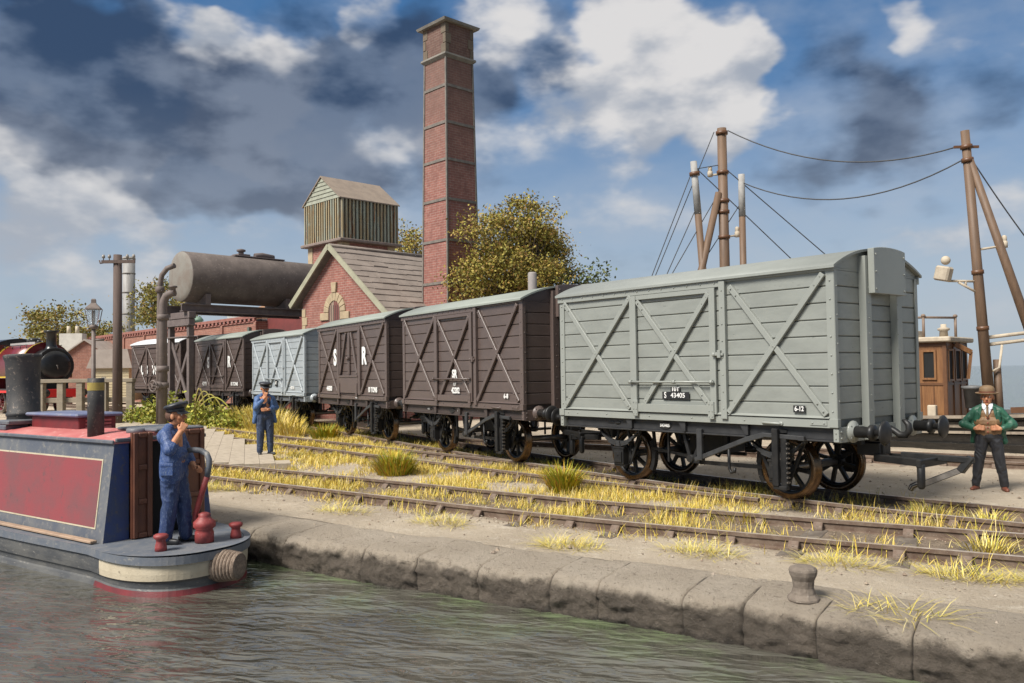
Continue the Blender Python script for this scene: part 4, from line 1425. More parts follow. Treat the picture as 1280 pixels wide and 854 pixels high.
# ------------------------------------------------------------------ figures
def cap_mesh(mb, p, q, r0, r1, n=12, mat=0):
    p = Vector(p); q = Vector(q)
    d = q - p
    L = d.length
    if L < 1e-6:
        mb.ell(p, (r0, r0, r0), n, 8, mat)
        return
    d.normalize()
    pts, rad = [], []
    for k in range(5):
        a = -pi / 2 + (pi / 2) * k / 4
        pts.append(p + d * r0 * sin(a)); rad.append(max(0.0008, r0 * cos(a)))
    for k in range(5):
        a = (pi / 2) * k / 4
        pts.append(q + d * r1 * sin(a)); rad.append(max(0.0008, r1 * cos(a)))
    mb.tube(pts, rad, n, mat)
FOLDS = {'jacket': 0.011, 'trousers': 0.012, 'overalls': 0.012, 'waistcoat': 0.006, 'hair': 0.006}
def blob(name, prims, mats, parent, voxel=0.008, smooth=2, factor=0.5):
    """one continuous skin over the limbs: union by voxel remesh, smoothed; each face takes the material of the nearest limb"""
    mb = MB()
    for p in prims:
        if p[0] == 'c':
            cap_mesh(mb, p[1], p[2], p[3], p[4])
        else:
            mb.ell(p[1], p[2], 16, 12, 0, p[4] if len(p) > 4 else None)
    o = mb.build(name, mats)
    r = o.modifiers.new('r', 'REMESH'); r.mode = 'VOXEL'; r.voxel_size = voxel; r.use_smooth_shade = True
    s = o.modifiers.new('s', 'SMOOTH'); s.iterations = smooth; s.factor = factor
    dg = bpy.context.evaluated_depsgraph_get()
    me = bpy.data.meshes.new_from_object(o.evaluated_get(dg))
    bpy.data.objects.remove(o)
    me.name = name
    me.materials.clear()
    for m in mats:
        me.materials.append(m)
    if len(mats) > 1:
        nf = len(me.polygons)
        C = np.zeros(nf * 3); me.polygons.foreach_get('center', C); C = C.reshape(-1, 3)
        best = np.full(nf, 1e9); idx = np.zeros(nf, int)
        for p in prims:
            if p[0] == 'c':
                a = np.array(p[1], float); b_ = np.array(p[2], float); r0, r1, mt = p[3], p[4], p[5] if len(p) > 5 else 0
                ab = b_ - a
                t_ = np.clip(((C - a) @ ab) / max(1e-9, ab @ ab), 0, 1)
                dd = np.linalg.norm(C - (a + t_[:, None] * ab), axis=1) - (r0 + (r1 - r0) * t_)
            else:
                c_ = np.array(p[1], float); rr_ = np.array(p[2], float); mt = p[3] if len(p) > 3 else 0
                q = C - c_
                if len(p) > 4:
                    q = q @ np.array(p[4].to_3x3())
                k = np.linalg.norm(q / rr_, axis=1)
                dd = (k - 1) * rr_.min()
            m_ = dd < best
            best[m_] = dd[m_]; idx[m_] = mt
        me.polygons.foreach_set('material_index', idx.tolist())
    amp = FOLDS.get(name, 0.0)
    if amp:
        nv = len(me.vertices)
        co_ = np.zeros(nv * 3); me.vertices.foreach_get('co', co_); co_ = co_.reshape(-1, 3)
        no_ = np.zeros(nv * 3); me.vertex_normals.foreach_get('vector', no_); no_ = no_.reshape(-1, 3)
        rid = np.zeros(nv)
        for i_, c_ in enumerate(co_):
            q = Vector((c_[0] * 11, c_[1] * 11, c_[2] * 8.0 + 2.0 * noise.noise(Vector((c_[0] * 5, c_[1] * 5, c_[2] * 3)))))
            rid[i_] = 1 - 2 * abs(noise.noise(q + Vector((len(name), 0, 0))))      # ridged: creases in the cloth
        co_ += no_ * (amp * (rid - 0.55) * 0.9)[:, None]
        me.vertices.foreach_set('co', co_.ravel())
    me.polygons.foreach_set('use_smooth', [True] * len(me.polygons))
    me.update()
    n = bpy.data.objects.new(name, me)
    COL.objects.link(n)
    n.parent = parent
    return n
def hand(pr, wrist, d, nrm_, side, curl=0.9, mat=0, k=1.0):
    """palm along d, palm facing nrm_, thumb on the `side` direction"""
    d = Vector(d).normalized(); nv_ = Vector(nrm_); nv_ = (nv_ - d * nv_.dot(d)).normalized(); s = Vector(side); s = (s - d * s.dot(d) - nv_ * s.dot(nv_)).normalized()
    w = Vector(wrist)
    for o in (-0.026, -0.009, 0.009, 0.026):
        pr.append(('c', w + s * o * 0.7 * k, w + d * 0.085 * k + s * o * k, 0.015 * k, 0.013 * k, mat))
    for o, L in ((-0.033, 0.062), (-0.0115, 0.075), (0.0115, 0.08), (0.033, 0.072)):
        b_ = w + d * 0.088 * k + s * o * k
        ang = 0.0
        for seg in range(3):
            ang += curl * (0.7 if seg == 0 else 0.9)
            dd = d * cos(ang) + nv_ * sin(ang)
            e = b_ + dd * L * k * (0.46, 0.32, 0.24)[seg]
            pr.append(('c', b_, e, 0.0105 * k, 0.0095 * k, mat))
            b_ = e
    tb = w + d * 0.03 * k + s * 0.028 * k
    tm = tb + (d * 0.6 + s * 0.6 + nv_ * 0.5).normalized() * 0.042 * k
    te = tm + (d * 0.8 - s * 0.1 + nv_ * 0.6).normalized() * 0.034 * k
    pr.append(('c', tb, tm, 0.014 * k, 0.0115 * k, mat)); pr.append(('c', tm, te, 0.0115 * k, 0.009 * k, mat))
m_skin = paint('painted_skin', (0.52, 0.25, 0.135), (0.42, 0.17, 0.085), 0.55, 18, bumps=0.1, spec=0.3)
m_lip = paint('painted_lip', (0.34, 0.07, 0.05), (0.3, 0.06, 0.05), 0.6, 20)
m_hair = paint('hair_brown', (0.075, 0.034, 0.02), (0.12, 0.055, 0.03), 0.7, 30, bumps=0.6)
m_jblue = paint('jacket_blue', (0.05, 0.115, 0.27), (0.035, 0.075, 0.18), 0.65, 9, wear=(0.24, 0.34, 0.50), wearamt=0.9, stretch=(2.2, 2.2, 0.8), bumps=0.3)
m_dblue = paint('overall_dark_blue', (0.022, 0.035, 0.075), (0.035, 0.055, 0.11), 0.65, 9, wear=(0.12, 0.16, 0.22), wearamt=0.8, stretch=(2.2, 2.2, 0.6), bumps=0.3)
m_nblue = paint('jacket_navy', (0.024, 0.058, 0.185), (0.03, 0.06, 0.155), 0.6, 9, wear=(0.22, 0.27, 0.36), wearamt=1.0, stretch=(2.5, 2.5, 0.7), bumps=0.35)
m_cap = paint('cap_black', (0.018, 0.019, 0.024), (0.035, 0.036, 0.042), 0.45, 9)
m_green = paint('jacket_green', (0.022, 0.10, 0.058), (0.017, 0.075, 0.046), 0.5, 9, bumps=0.2)
m_waist = paint('waistcoat_brown', (0.235, 0.135, 0.062), (0.19, 0.105, 0.05), 0.6, 9, bumps=0.2)
m_trs = paint('trousers_black', (0.018, 0.018, 0.021), (0.03, 0.03, 0.034), 0.5, 9, bumps=0.2)
m_hat = paint('hat_brown', (0.21, 0.135, 0.07), (0.165, 0.10, 0.05), 0.65, 9, bumps=0.2)
m_shoe = paint('shoe_brown', (0.21, 0.065, 0.035), (0.15, 0.05, 0.03), 0.5, 9)
m_bshoe = paint('shoe_black', (0.018, 0.018, 0.02), (0.03, 0.03, 0.03), 0.45, 9)
m_shirt = paint('shirt_white', (0.72, 0.74, 0.76), (0.6, 0.62, 0.64), 0.7, 9)
m_eye = paint('eye_white', (0.72, 0.73, 0.75), (0.7, 0.7, 0.7), 0.4, 9, bumps=0)
m_pupil = paint('eye_dark', (0.02, 0.02, 0.02), (0.02, 0.02, 0.02), 0.4, 9, bumps=0)
def head_prims(c, f, mat=0):
    """head at c, facing unit vector f (horizontal or tilted)"""
    c = Vector(c); f = Vector(f).normalized()
    s = f.cross(Vector((0, 0, 1))).normalized()
    u = s.cross(f)
    Mx = Matrix((s, f, u)).transposed()
    pr = [('e', c + u * 0.03, (0.078, 0.098, 0.095), mat, Mx), ('e', c + f * 0.022 - u * 0.045, (0.060, 0.073, 0.075), mat, Mx),
          ('c', c + f * 0.088 + u * 0.022, c + f * 0.112 - u * 0.018, 0.011, 0.017, mat),
          ('c', c + f * 0.080 + u * 0.040 - s * 0.035, c + f * 0.080 + u * 0.040 + s * 0.035, 0.014, 0.014, mat),
          ('c', c + f * 0.080 - u * 0.062 - s * 0.02, c + f * 0.080 - u * 0.062 + s * 0.02, 0.011, 0.011, mat),
          ('e', c + f * 0.070 - u * 0.098, (0.026, 0.022, 0.02), mat, Mx),
          ('e', c + f * 0.062 - u * 0.015 - s * 0.042, (0.026, 0.024, 0.028), mat, Mx), ('e', c + f * 0.062 - u * 0.015 + s * 0.042, (0.026, 0.024, 0.028), mat, Mx)]
    for sg in (-1, 1):
        pr.append(('e', c - f * 0.005 + s * sg * 0.080 - u * 0.005, (0.013, 0.022, 0.034), mat, Mx))
    K_ = 1.13
    out = []
    for p in pr:
        if p[0] == 'c':
            out.append(('c', c + (Vector(p[1]) - c) * K_, c + (Vector(p[2]) - c) * K_, p[3] * K_, p[4] * K_, p[5]))
        else:
            out.append(('e', c + (Vector(p[1]) - c) * K_, tuple(q * K_ for q in p[2]), p[3], p[4]))
    return out, s * K_, f * K_, u * K_, Mx * K_
def face_bits(parent, c, fr, moustache=None):
    s, f, u, Mx = fr
    c = Vector(c)
    for sg in (-1, 1):
        e = MB()
        e.ell(c + f * 0.079 + u * 0.014 + s * sg * 0.031, (0.017, 0.012, 0.010), 10, 8, 0, Mx)
        e.ell(c + f * 0.089 + u * 0.014 + s * sg * 0.030, (0.007, 0.005, 0.0075), 8, 6, 1, Mx)
        e.build('eye', [m_eye, m_pupil], parent)
    l = MB()
    l.ell(c + f * 0.090 - u * 0.060, (0.026, 0.010, 0.009), 10, 6, 0, Mx)
    l.build('mouth', m_lip, parent)
    if moustache:
        l = MB()
        for sg in (-1, 1):
            cap_mesh(l, c + f * 0.097 - u * 0.040, c + f * 0.085 - u * 0.050 + s * sg * 0.034, 0.011, 0.006)
        l.build('moustache', moustache, parent)
def legs(pr, hipz, feet, kneef, r=(0.095, 0.062, 0.045), mat=0, knee_out=0.0):
    for sg, ft in zip((-1, 1), feet):
        hip = Vector((sg * 0.095, 0.0, hipz))
        an = Vector(ft)
        kn = hip.lerp(an, 0.5) + Vector((sg * knee_out, kneef, 0.01))
        pr.append(('c', hip, kn, r[0], r[1], mat)); pr.append(('c', kn, an, r[1], r[2], mat))
def make_shoes(parent, feet, dirs, mat):
    for ft, d in zip(feet, dirs):
        sh = []
        d = Vector(d).normalized()
        a = Vector(ft); a.z = 0.055
        sh += [('c', a - d * 0.055 - Vector((0, 0, 0.015)), a + d * 0.05 - Vector((0, 0, 0.012)), 0.042, 0.042), ('c', a + d * 0.05 - Vector((0, 0, 0.012)), a + d * 0.155 - Vector((0, 0, 0.02)), 0.043, 0.034), ('c', a, a + Vector((0, 0, 0.04)), 0.045, 0.043)]
        blob('shoe', sh, [mat], parent, 0.010)
# ---- man in the green jacket: fists on the waistcoat, elbows out, legs apart (front is -y)
p3 = empty('person', (0.17, 4.48, -0.15), radians(19), 'person in green jacket, brown waistcoat and bowler hat, fists held at the waistcoat', 'person')
feet = [(-0.21, 0.0, 0.09), (0.21, 0.02, 0.09)]
HC = Vector((0, -0.02, 1.575))
hp, *fr = head_prims(HC, (-0.05, -1, -0.05))
pr = list(hp)
pr += [('c', (0, 0.0, 1.40), (0, -0.01, 1.50), 0.055, 0.052), ('c', (-0.10, 0, 1.32), (0.10, 0, 1.32), 0.095, 0.095), ('c', (-0.05, 0, 1.05), (0.05, 0, 1.05), 0.125, 0.125), ('c', (0, 0, 1.05), (0, 0, 1.32), 0.12, 0.12), ('c', (-0.07, 0, 0.92), (0.07, 0, 0.92), 0.105, 0.105)]
legs(pr, 0.90, feet, -0.01, (0.085, 0.055, 0.04))
arms = []
for sg in (-1, 1):
    sh, el, wr = Vector((sg * 0.175, 0.0, 1.345)), Vector((sg * 0.375, 0.0, 1.12)), Vector((sg * 0.19, -0.155, 1.06))
    arms.append((sh, el, wr, sg))
    pr += [('c', sh, el, 0.048, 0.042), ('c', el, wr, 0.042, 0.032)]
    hand(pr, wr, Vector((-sg * 0.9, -0.25, 0.10)), (0, 0.8, -0.25), (0, -0.2, 1), 0.75, k=1.08)
bd = blob('body', pr, [m_skin], p3, 0.0065)
face_bits(p3, HC, fr)
tr = []
legs(tr, 0.90, [(x, y, 0.11) for x, y, z in feet], -0.015, (0.115, 0.085, 0.068))
tr += [('c', (-0.075, 0.0, 0.93), (0.075, 0.0, 0.93), 0.125, 0.125), ('c', (-0.06, 0, 1.02), (0.06, 0, 1.02), 0.125, 0.125)]
blob('trousers', tr, [m_trs], p3, 0.010)
make_shoes(p3, feet, [(-0.35, -1, 0), (0.3, -1, 0)], m_shoe)
wc = [('c', (-0.07, -0.005, 1.03), (0.07, -0.005, 1.03), 0.142, 0.142), ('c', (-0.08, -0.01, 1.16), (0.08, -0.01, 1.16), 0.135, 0.135), ('c', (-0.085, 0, 1.29), (0.085, 0, 1.29), 0.118, 0.118),
      ('c', (-0.075, -0.075, 0.98), (-0.055, -0.07, 0.915), 0.06, 0.04), ('c', (0.075, -0.075, 0.98), (0.055, -0.07, 0.915), 0.06, 0.04)]
w_o = blob('waistcoat', wc, [m_waist], p3, 0.010)
bt = MB()
for k in range(4):
    bt.ell((0, -0.152 + (0.012 if k == 3 else 0), 1.00 + k * 0.075), (0.012, 0.008, 0.012), 8, 6)
bt.build('button', m_lip, w_o)
v_ = MB()
v_.add([(-0.075, -0.112, 1.42), (0.075, -0.112, 1.42), (0.0, -0.152, 1.235), (-0.075, -0.07, 1.42), (0.075, -0.07, 1.42), (0.0, -0.10, 1.235)], [(0, 2, 1), (3, 4, 5), (0, 3, 5, 2), (2, 5, 4, 1), (1, 4, 3, 0)])
for sg in (-1, 1):
    v_.add([(sg * 0.012, -0.118, 1.425), (sg * 0.085, -0.10, 1.40), (sg * 0.08, -0.075, 1.475), (sg * 0.03, -0.085, 1.47), (sg * 0.045, -0.135, 1.375), (sg * 0.08, -0.05, 1.42)], [(0, 4, 1), (0, 1, 2, 3), (4, 5, 1), (1, 5, 2)])
v_.build('shirt_front', m_shirt, p3)
tie = MB()
cap_mesh(tie, (0, -0.125, 1.418), (0, -0.135, 1.40), 0.018, 0.014)
cap_mesh(tie, (0, -0.138, 1.385), (0, -0.165, 1.27), 0.014, 0.022)
tie.build('tie', m_hat, p3)
jk = []
for sh, el, wr, sg in arms:
    jk += [('c', sh, el, 0.070, 0.064), ('c', el, el.lerp(wr, 0.82), 0.068, 0.055), ('c', (sg * 0.05, 0.02, 1.425), sh, 0.062, 0.072),
           ('c', (sg * 0.165, 0.02, 1.33), (sg * 0.185, 0.03, 0.98), 0.085, 0.085), ('c', (sg * 0.20, 0.02, 1.0), (sg * 0.24, 0.05, 0.83), 0.055, 0.045), ('c', (sg * 0.15, -0.06, 1.32), (sg * 0.16, -0.06, 1.18), 0.05, 0.045)]
jk += [('c', (-0.10, 0.05, 1.30), (0.10, 0.05, 1.30), 0.10, 0.10), ('c', (-0.10, 0.07, 0.98), (0.10, 0.07, 0.98), 0.10, 0.10), ('c', (0, 0.07, 1.0), (0, 0.06, 1.33), 0.12, 0.11), ('c', (-0.12, 0.09, 0.83), (0.12, 0.09, 0.83), 0.07, 0.07), ('c', (0, 0.09, 0.83), (0, 0.08, 1.0), 0.08, 0.1)]
jo = blob('jacket', jk, [m_green], p3, 0.010)
lp = MB()
for sg in (-1, 1):
    lp.add([(sg * 0.075, -0.105, 1.43), (sg * 0.135, -0.112, 1.33), (sg * 0.105, -0.130, 1.27), (sg * 0.145, -0.118, 1.16), (sg * 0.165, -0.09, 1.30), (sg * 0.12, -0.075, 1.42)], [(0, 2, 1, 5), (2, 3, 4, 1), (5, 1, 4)])
lp.build('lapel', m_green, jo)
ht = MB()
s_, f_, u_, Mx = fr
HM = Mx.to_4x4(); HM.translation = HC + u_ * 0.055
ht.lathe([(0.112, -0.004), (0.150, 0.004), (0.162, 0.016), (0.156, 0.022), (0.118, 0.012), (0.107, 0.02), (0.107, 0.045), (0.103, 0.075), (0.088, 0.105), (0.06, 0.122), (0.02, 0.13)], 24, 0, HM)
ho_ = ht.build('bowler_hat', m_hat, p3)
hb_ = MB()
hb_.lathe([(0.1115, 0.018), (0.1095, 0.042)], 24, 0, HM, caps=False)
hb_.build('hat_band', m_door, ho_)
# hair at the temples
hr = [('e', HC - f_ * 0.03 + u_ * 0.03, (0.086, 0.082, 0.07), 0, Mx)]
blob('hair', hr, [m_hair], p3, 0.012)

# ---- man on the crossing: one forearm across the belly, other hand at the chin
p1 = empty('person', (-13.3, -2.6, gz(-13.3) - 0.02), radians(80), 'person in open blue jacket and flat cap, hand at chin, standing on the planked crossing', 'person')
feet = [(-0.11, 0.02, 0.09), (0.13, -0.02, 0.09)]
HC = Vector((0.0, -0.03, 1.585))
hp, *fr = head_prims(HC, (0.12, -1, -0.10))
pr = list(hp)
pr += [('c', (0, 0.01, 1.40), (0, -0.01, 1.50), 0.055, 0.052), ('c', (-0.10, 0, 1.32), (0.10, 0, 1.32), 0.095, 0.095), ('c', (-0.05, 0, 1.05), (0.05, 0, 1.05), 0.12, 0.12), ('c', (0, 0, 1.05), (0, 0, 1.32), 0.12, 0.12), ('c', (-0.07, 0, 0.92), (0.07, 0, 0.92), 0.105, 0.105)]
legs(pr, 0.90, feet, -0.015, (0.085, 0.055, 0.04))
A = [(Vector((-0.175, 0, 1.35)), Vector((-0.235, -0.10, 1.13)), Vector((-0.035, -0.22, 1.38))), (Vector((0.175, 0, 1.35)), Vector((0.275, -0.03, 1.13)), Vector((0.03, -0.215, 1.09)))]
for sh, el, wr in A:
    pr += [('c', sh, el, 0.048, 0.042), ('c', el, wr, 0.042, 0.03)]
hand(pr, A[0][2], (0.18, 0.12, 0.9), (0.3, 1.0, 0.1), (-1, 0, 0.2), 0.75)
hand(pr, A[1][2], (-1, 0.05, 0.02), (0, 1, 0), (0, 0, 1), 0.35)
blob('body', pr, [m_skin], p1, 0.0065)
face_bits(p1, HC, fr)
tr = []
legs(tr, 0.90, [(x, y, 0.11) for x, y, z in feet], -0.02, (0.12, 0.09, 0.072))
tr += [('c', (-0.075, 0.0, 0.93), (0.075, 0.0, 0.93), 0.128, 0.128), ('c', (-0.065, 0, 1.05), (0.065, 0, 1.05), 0.125, 0.125), ('c', (-0.06, -0.02, 1.10), (0.06, -0.02, 1.32), 0.115, 0.09)]
blob('overalls', tr, [m_dblue], p1, 0.010)
make_shoes(p1, feet, [(-0.2, -1, 0), (0.45, -1, 0)], m_bshoe)
jk = []
for (sh, el, wr), sg in zip(A, (-1, 1)):
    jk += [('c', sh, el, 0.070, 0.064), ('c', el, el.lerp(wr, 0.72), 0.068, 0.052), ('c', (sg * 0.05, 0.02, 1.425), sh, 0.062, 0.072), ('c', (sg * 0.165, 0.01, 1.33), (sg * 0.19, 0.02, 0.98), 0.085, 0.085),
           ('c', (sg * 0.20, 0.0, 1.0), (sg * 0.245, 0.0, 0.80), 0.06, 0.05), ('c', (sg * 0.16, -0.06, 1.33), (sg * 0.175, -0.07, 1.05), 0.05, 0.05)]
jk += [('c', (-0.10, 0.05, 1.30), (0.10, 0.05, 1.30), 0.10, 0.10), ('c', (-0.12, 0.07, 0.80), (0.12, 0.07, 0.80), 0.08, 0.08), ('c', (0, 0.07, 0.85), (0, 0.06, 1.33), 0.12, 0.11)]
blob('jacket', jk, [m_jblue], p1, 0.010)
mg = MB()
mg.lathe([(0.022, 0.0), (0.026, 0.03), (0.026, 0.055), (0.02, 0.058)], 10, 0, Matrix.Translation(HC + Vector((-0.005, -0.125, -0.105))))
mg.build('pipe_bowl', m_cap, p1)
def peaked_cap(parent, HC, fr, mat, hi=0.075, tilt=0.25):
    s, f, u, Mx = fr
    cm = MB()
    base = HC + u * 0.058
    HM = Mx.to_4x4(); HM.translation = base
    cm.lathe([(0.098, -0.01), (0.100, 0.03)], 20, 0, HM)
    HM2 = (Mx @ Matrix.Rotation(tilt, 3, 'X')).to_4x4(); HM2.translation = base + u * 0.045 + f * 0.008
    cm.lathe([(0.098, -0.028), (0.132, 0.004), (0.134, 0.018), (0.115, 0.034), (0.06, 0.045), (0.01, 0.048)], 22, 0, HM2)
    o = cm.build('cap', mat, parent)
    pk = MB()
    vs = []
    n = 10
    for k in range(n + 1):
        a = -1.15 + 2.3 * k / n
        i = base + (f * cos(a) + s * sin(a)) * 0.096 + u * 0.004
        e = base + (f * cos(a) * 1.62 + s * sin(a) * 1.05) * 0.098 + u * (-0.028)
        vs += [i, e, i - u * 0.007, e - u * 0.007]
    fs = []
    for k in range(n):
        a, b_ = k * 4, k * 4 + 4
        fs += [(a, a + 1, b_ + 1, b_), (a + 2, b_ + 2, b_ + 3, a + 3), (a + 1, a + 3, b_ + 3, b_ + 1)]
    pk.add(vs, fs)
    pk.build('cap_peak', mat, o)
peaked_cap(p1, HC, fr, m_cap, tilt=-0.05)
s_, f_, u_, Mx = fr
blob('hair', [('e', HC - f_ * 0.03 + u_ * 0.015, (0.084, 0.082, 0.075), 0, Mx)], [m_hair], p1, 0.012)

# ---- boatman: seen in profile, forearm raised to the mouth over the tiller, other fist at the waist
bp = boat.matrix_basis @ Vector((0, 0, 0))
ca_, sa_ = cos(radians(195)), sin(radians(195))
bx_, by_ = -0.72, 0.27
p2 = empty('person', (-5.48 + ca_ * bx_ - sa_ * by_, -7.33 + sa_ * bx_ + ca_ * by_, -0.105), radians(141), 'person in navy blue overalls and peaked cap at the tiller of the canal boat', 'person')
feet = [(-0.10, 0.06, 0.09), (0.10, -0.12, 0.09)]
HC = Vector((0.0, -0.03, 1.58))
hp, *fr = head_prims(HC, (0.0, -1, 0.02))
pr = list(hp)
pr += [('c', (0, 0.02, 1.40), (0, -0.01, 1.50), 0.057, 0.054), ('c', (-0.10, 0.02, 1.32), (0.10, 0.02, 1.32), 0.095, 0.095), ('c', (-0.05, -0.01, 1.05), (0.05, -0.01, 1.05), 0.125, 0.125), ('c', (0, 0, 1.05), (0, 0.01, 1.32), 0.12, 0.12), ('c', (-0.07, 0, 0.92), (0.07, 0, 0.92), 0.105, 0.105)]
legs(pr, 0.90, feet, -0.02, (0.085, 0.055, 0.04))
A = [(Vector((-0.18, 0.02, 1.36)), Vector((-0.29, -0.07, 1.18)), Vector((-0.165, -0.155, 1.385))), (Vector((0.18, 0.02, 1.36)), Vector((0.30, -0.04, 1.12)), Vector((0.16, -0.20, 0.93)))]
for sh, el, wr in A:
    pr += [('c', sh, el, 0.052, 0.048), ('c', el, wr, 0.050, 0.036)]
hand(pr, A[0][2], (0.35, -0.30, 0.8), (0.8, 0.35, -0.1), (0.3, 0.8, 0.2), 1.0, k=1.1)
hand(pr, A[1][2], (-0.3, -0.8, -0.1), (-0.4, 0.2, -0.6), (-0.5, 0.0, 0.8), 1.1, k=1.1)
blob('body', pr, [m_skin], p2, 0.0065)
face_bits(p2, HC, fr)
tr = []
legs(tr, 0.90, [(x, y, 0.10) for x, y, z in feet], -0.03, (0.122, 0.098, 0.085))
tr += [('c', (-0.075, 0.01, 0.92), (0.075, 0.01, 0.92), 0.13, 0.13)]
blob('trousers', tr, [paint('trousers_navy', (0.016, 0.035, 0.11), (0.025, 0.045, 0.11), 0.6, 9, wear=(0.15, 0.19, 0.27), wearamt=0.7, stretch=(2.5, 2.5, 0.6), bumps=0.35)], p2, 0.010)
make_shoes(p2, feet, [(-0.1, -1, 0), (0.15, -1, 0)], m_bshoe)
jk = []
for (sh, el, wr), sg in zip(A, (-1, 1)):
    e2 = 0.18 if sg < 0 else 0.62
    jk += [('c', sh, el, 0.080, 0.074), ('c', el, el.lerp(wr, e2), 0.074, 0.070 if sg < 0 else 0.058), ('c', (sg * 0.05, 0.03, 1.43), sh, 0.065, 0.075), ('c', (sg * 0.13, 0.0, 1.33), (sg * 0.12, -0.02, 0.98), 0.095, 0.12),
           ('c', (sg * 0.11, -0.01, 1.0), (sg * 0.12, -0.015, 0.84), 0.13, 0.125)]
jk += [('c', (-0.12, 0.04, 1.33), (0.12, 0.04, 1.33), 0.11, 0.11), ('c', (0, 0.02, 0.86), (0, 0.02, 1.33), 0.15, 0.125), ('c', (-0.09, -0.03, 1.1), (0.09, -0.03, 1.1), 0.13, 0.13),
       ('c', (-0.06, 0.015, 1.45), (0.06, 0.015, 1.45), 0.045, 0.045),
       ('c', (-0.235, -0.09, 0.90), (-0.235, 0.03, 0.93), 0.03, 0.03), ('c', (-0.225, -0.05, 0.86), (-0.225, 0.03, 0.88), 0.035, 0.035)]
jo = blob('jacket', jk, [m_nblue], p2, 0.009)
pk = MB()
Mp = Matrix.Translation((-0.262, -0.03, 0.94))
pk.box(-0.008, 0.008, -0.075, 0.075, -0.075, 0.06, 0, Mp)
pk.box(-0.014, 0.012, -0.08, 0.08, 0.035, 0.075, 0, Mp)
pk.build('pocket', m_nblue, jo, bevel=0.006)
peaked_cap(p2, HC, fr, m_cap, tilt=0.22)
s_, f_, u_, Mx = fr
blob('hair', [('e', HC - f_ * 0.032 + u_ * 0.01, (0.086, 0.082, 0.082), 0, Mx), ('c', HC + s_ * 0.078 + u_ * 0.01, HC + s_ * 0.074 - u_ * 0.03 + f_ * 0.015, 0.014, 0.01), ('c', HC - s_ * 0.078 + u_ * 0.01, HC - s_ * 0.074 - u_ * 0.03 + f_ * 0.015, 0.014, 0.01)], [m_hair], p2, 0.010)

# ------------------------------------------------------------------ buildings
m_brk = brick('brick_red', (0.31, 0.115, 0.085), (0.235, 0.082, 0.063), (0.37, 0.28, 0.235), (0.26, 0.135, 0.105))
m_brk2 = brick('brick_orange', (0.32, 0.135, 0.09), (0.25, 0.10, 0.07), (0.34, 0.24, 0.19), (0.25, 0.14, 0.11))
m_brkc = brick('brick_chimney', (0.30, 0.115, 0.088), (0.225, 0.08, 0.063), (0.34, 0.26, 0.215), (0.22, 0.10, 0.08), soot=(11.0, 18.5))
m_brktop = brick('brick_sooty', (0.16, 0.085, 0.062), (0.12, 0.06, 0.047), (0.2, 0.15, 0.12), (0.13, 0.08, 0.06))
m_stone = paint('dressed_stone', (0.42, 0.325, 0.205), (0.34, 0.26, 0.165), 0.85, 4, wear=(0.33, 0.22, 0.13), wearamt=0.3, bumps=0.4)
m_slate = paint('roof_slate', (0.205, 0.168, 0.142), (0.26, 0.215, 0.182), 0.85, 1.5, wear=(0.15, 0.115, 0.095), wearamt=0.5, bumps=0.4)
m_barge = paint('barge_board', (0.34, 0.325, 0.23), (0.28, 0.265, 0.19), 0.7, 3, bumps=0.2)
m_iron = paint('iron_band', (0.13, 0.115, 0.10), (0.19, 0.165, 0.14), 0.8, 5, bumps=0.3)
m_cap_st = paint('cap_stone', (0.16, 0.145, 0.125), (0.22, 0.20, 0.17), 0.9, 3, bumps=0.4)
m_capq = paint('quoin_stone', (0.155, 0.12, 0.085), (0.12, 0.092, 0.066), 0.9, 5, bumps=0.4)
m_red_pl = paint('red_painted_brick', (0.17, 0.035, 0.03), (0.12, 0.028, 0.025), 0.7, 1.2, wear=(0.08, 0.025, 0.022), wearamt=0.3, bumps=0.2)
def corr_mat():
    m, n, l, b = newmat('corrugated_iron')
    a = noi(n, l, 1.0, 4, 0.6, stretch=(4.2, 4.2, 0.35))
    c = mixc(n, l, ramp(n, l, a, 0.44, 0.54), (0.27, 0.285, 0.225), (0.28, 0.215, 0.12))
    c = mixc(n, l, ramp(n, l, noi(n, l, 1.0, 4, 0.6, stretch=(7, 7, 0.5)), 0.57, 0.64), c, (0.23, 0.105, 0.045))
    c = mixc(n, l, ramp(n, l, noi(n, l, 4, 6, 0.7), 0.55, 0.7), c, (0.32, 0.33, 0.26))
    l.new(c, b.inputs['Base Color'])
    b.inputs['Roughness'].default_value = 0.75
    return m
m_corr = corr_mat()
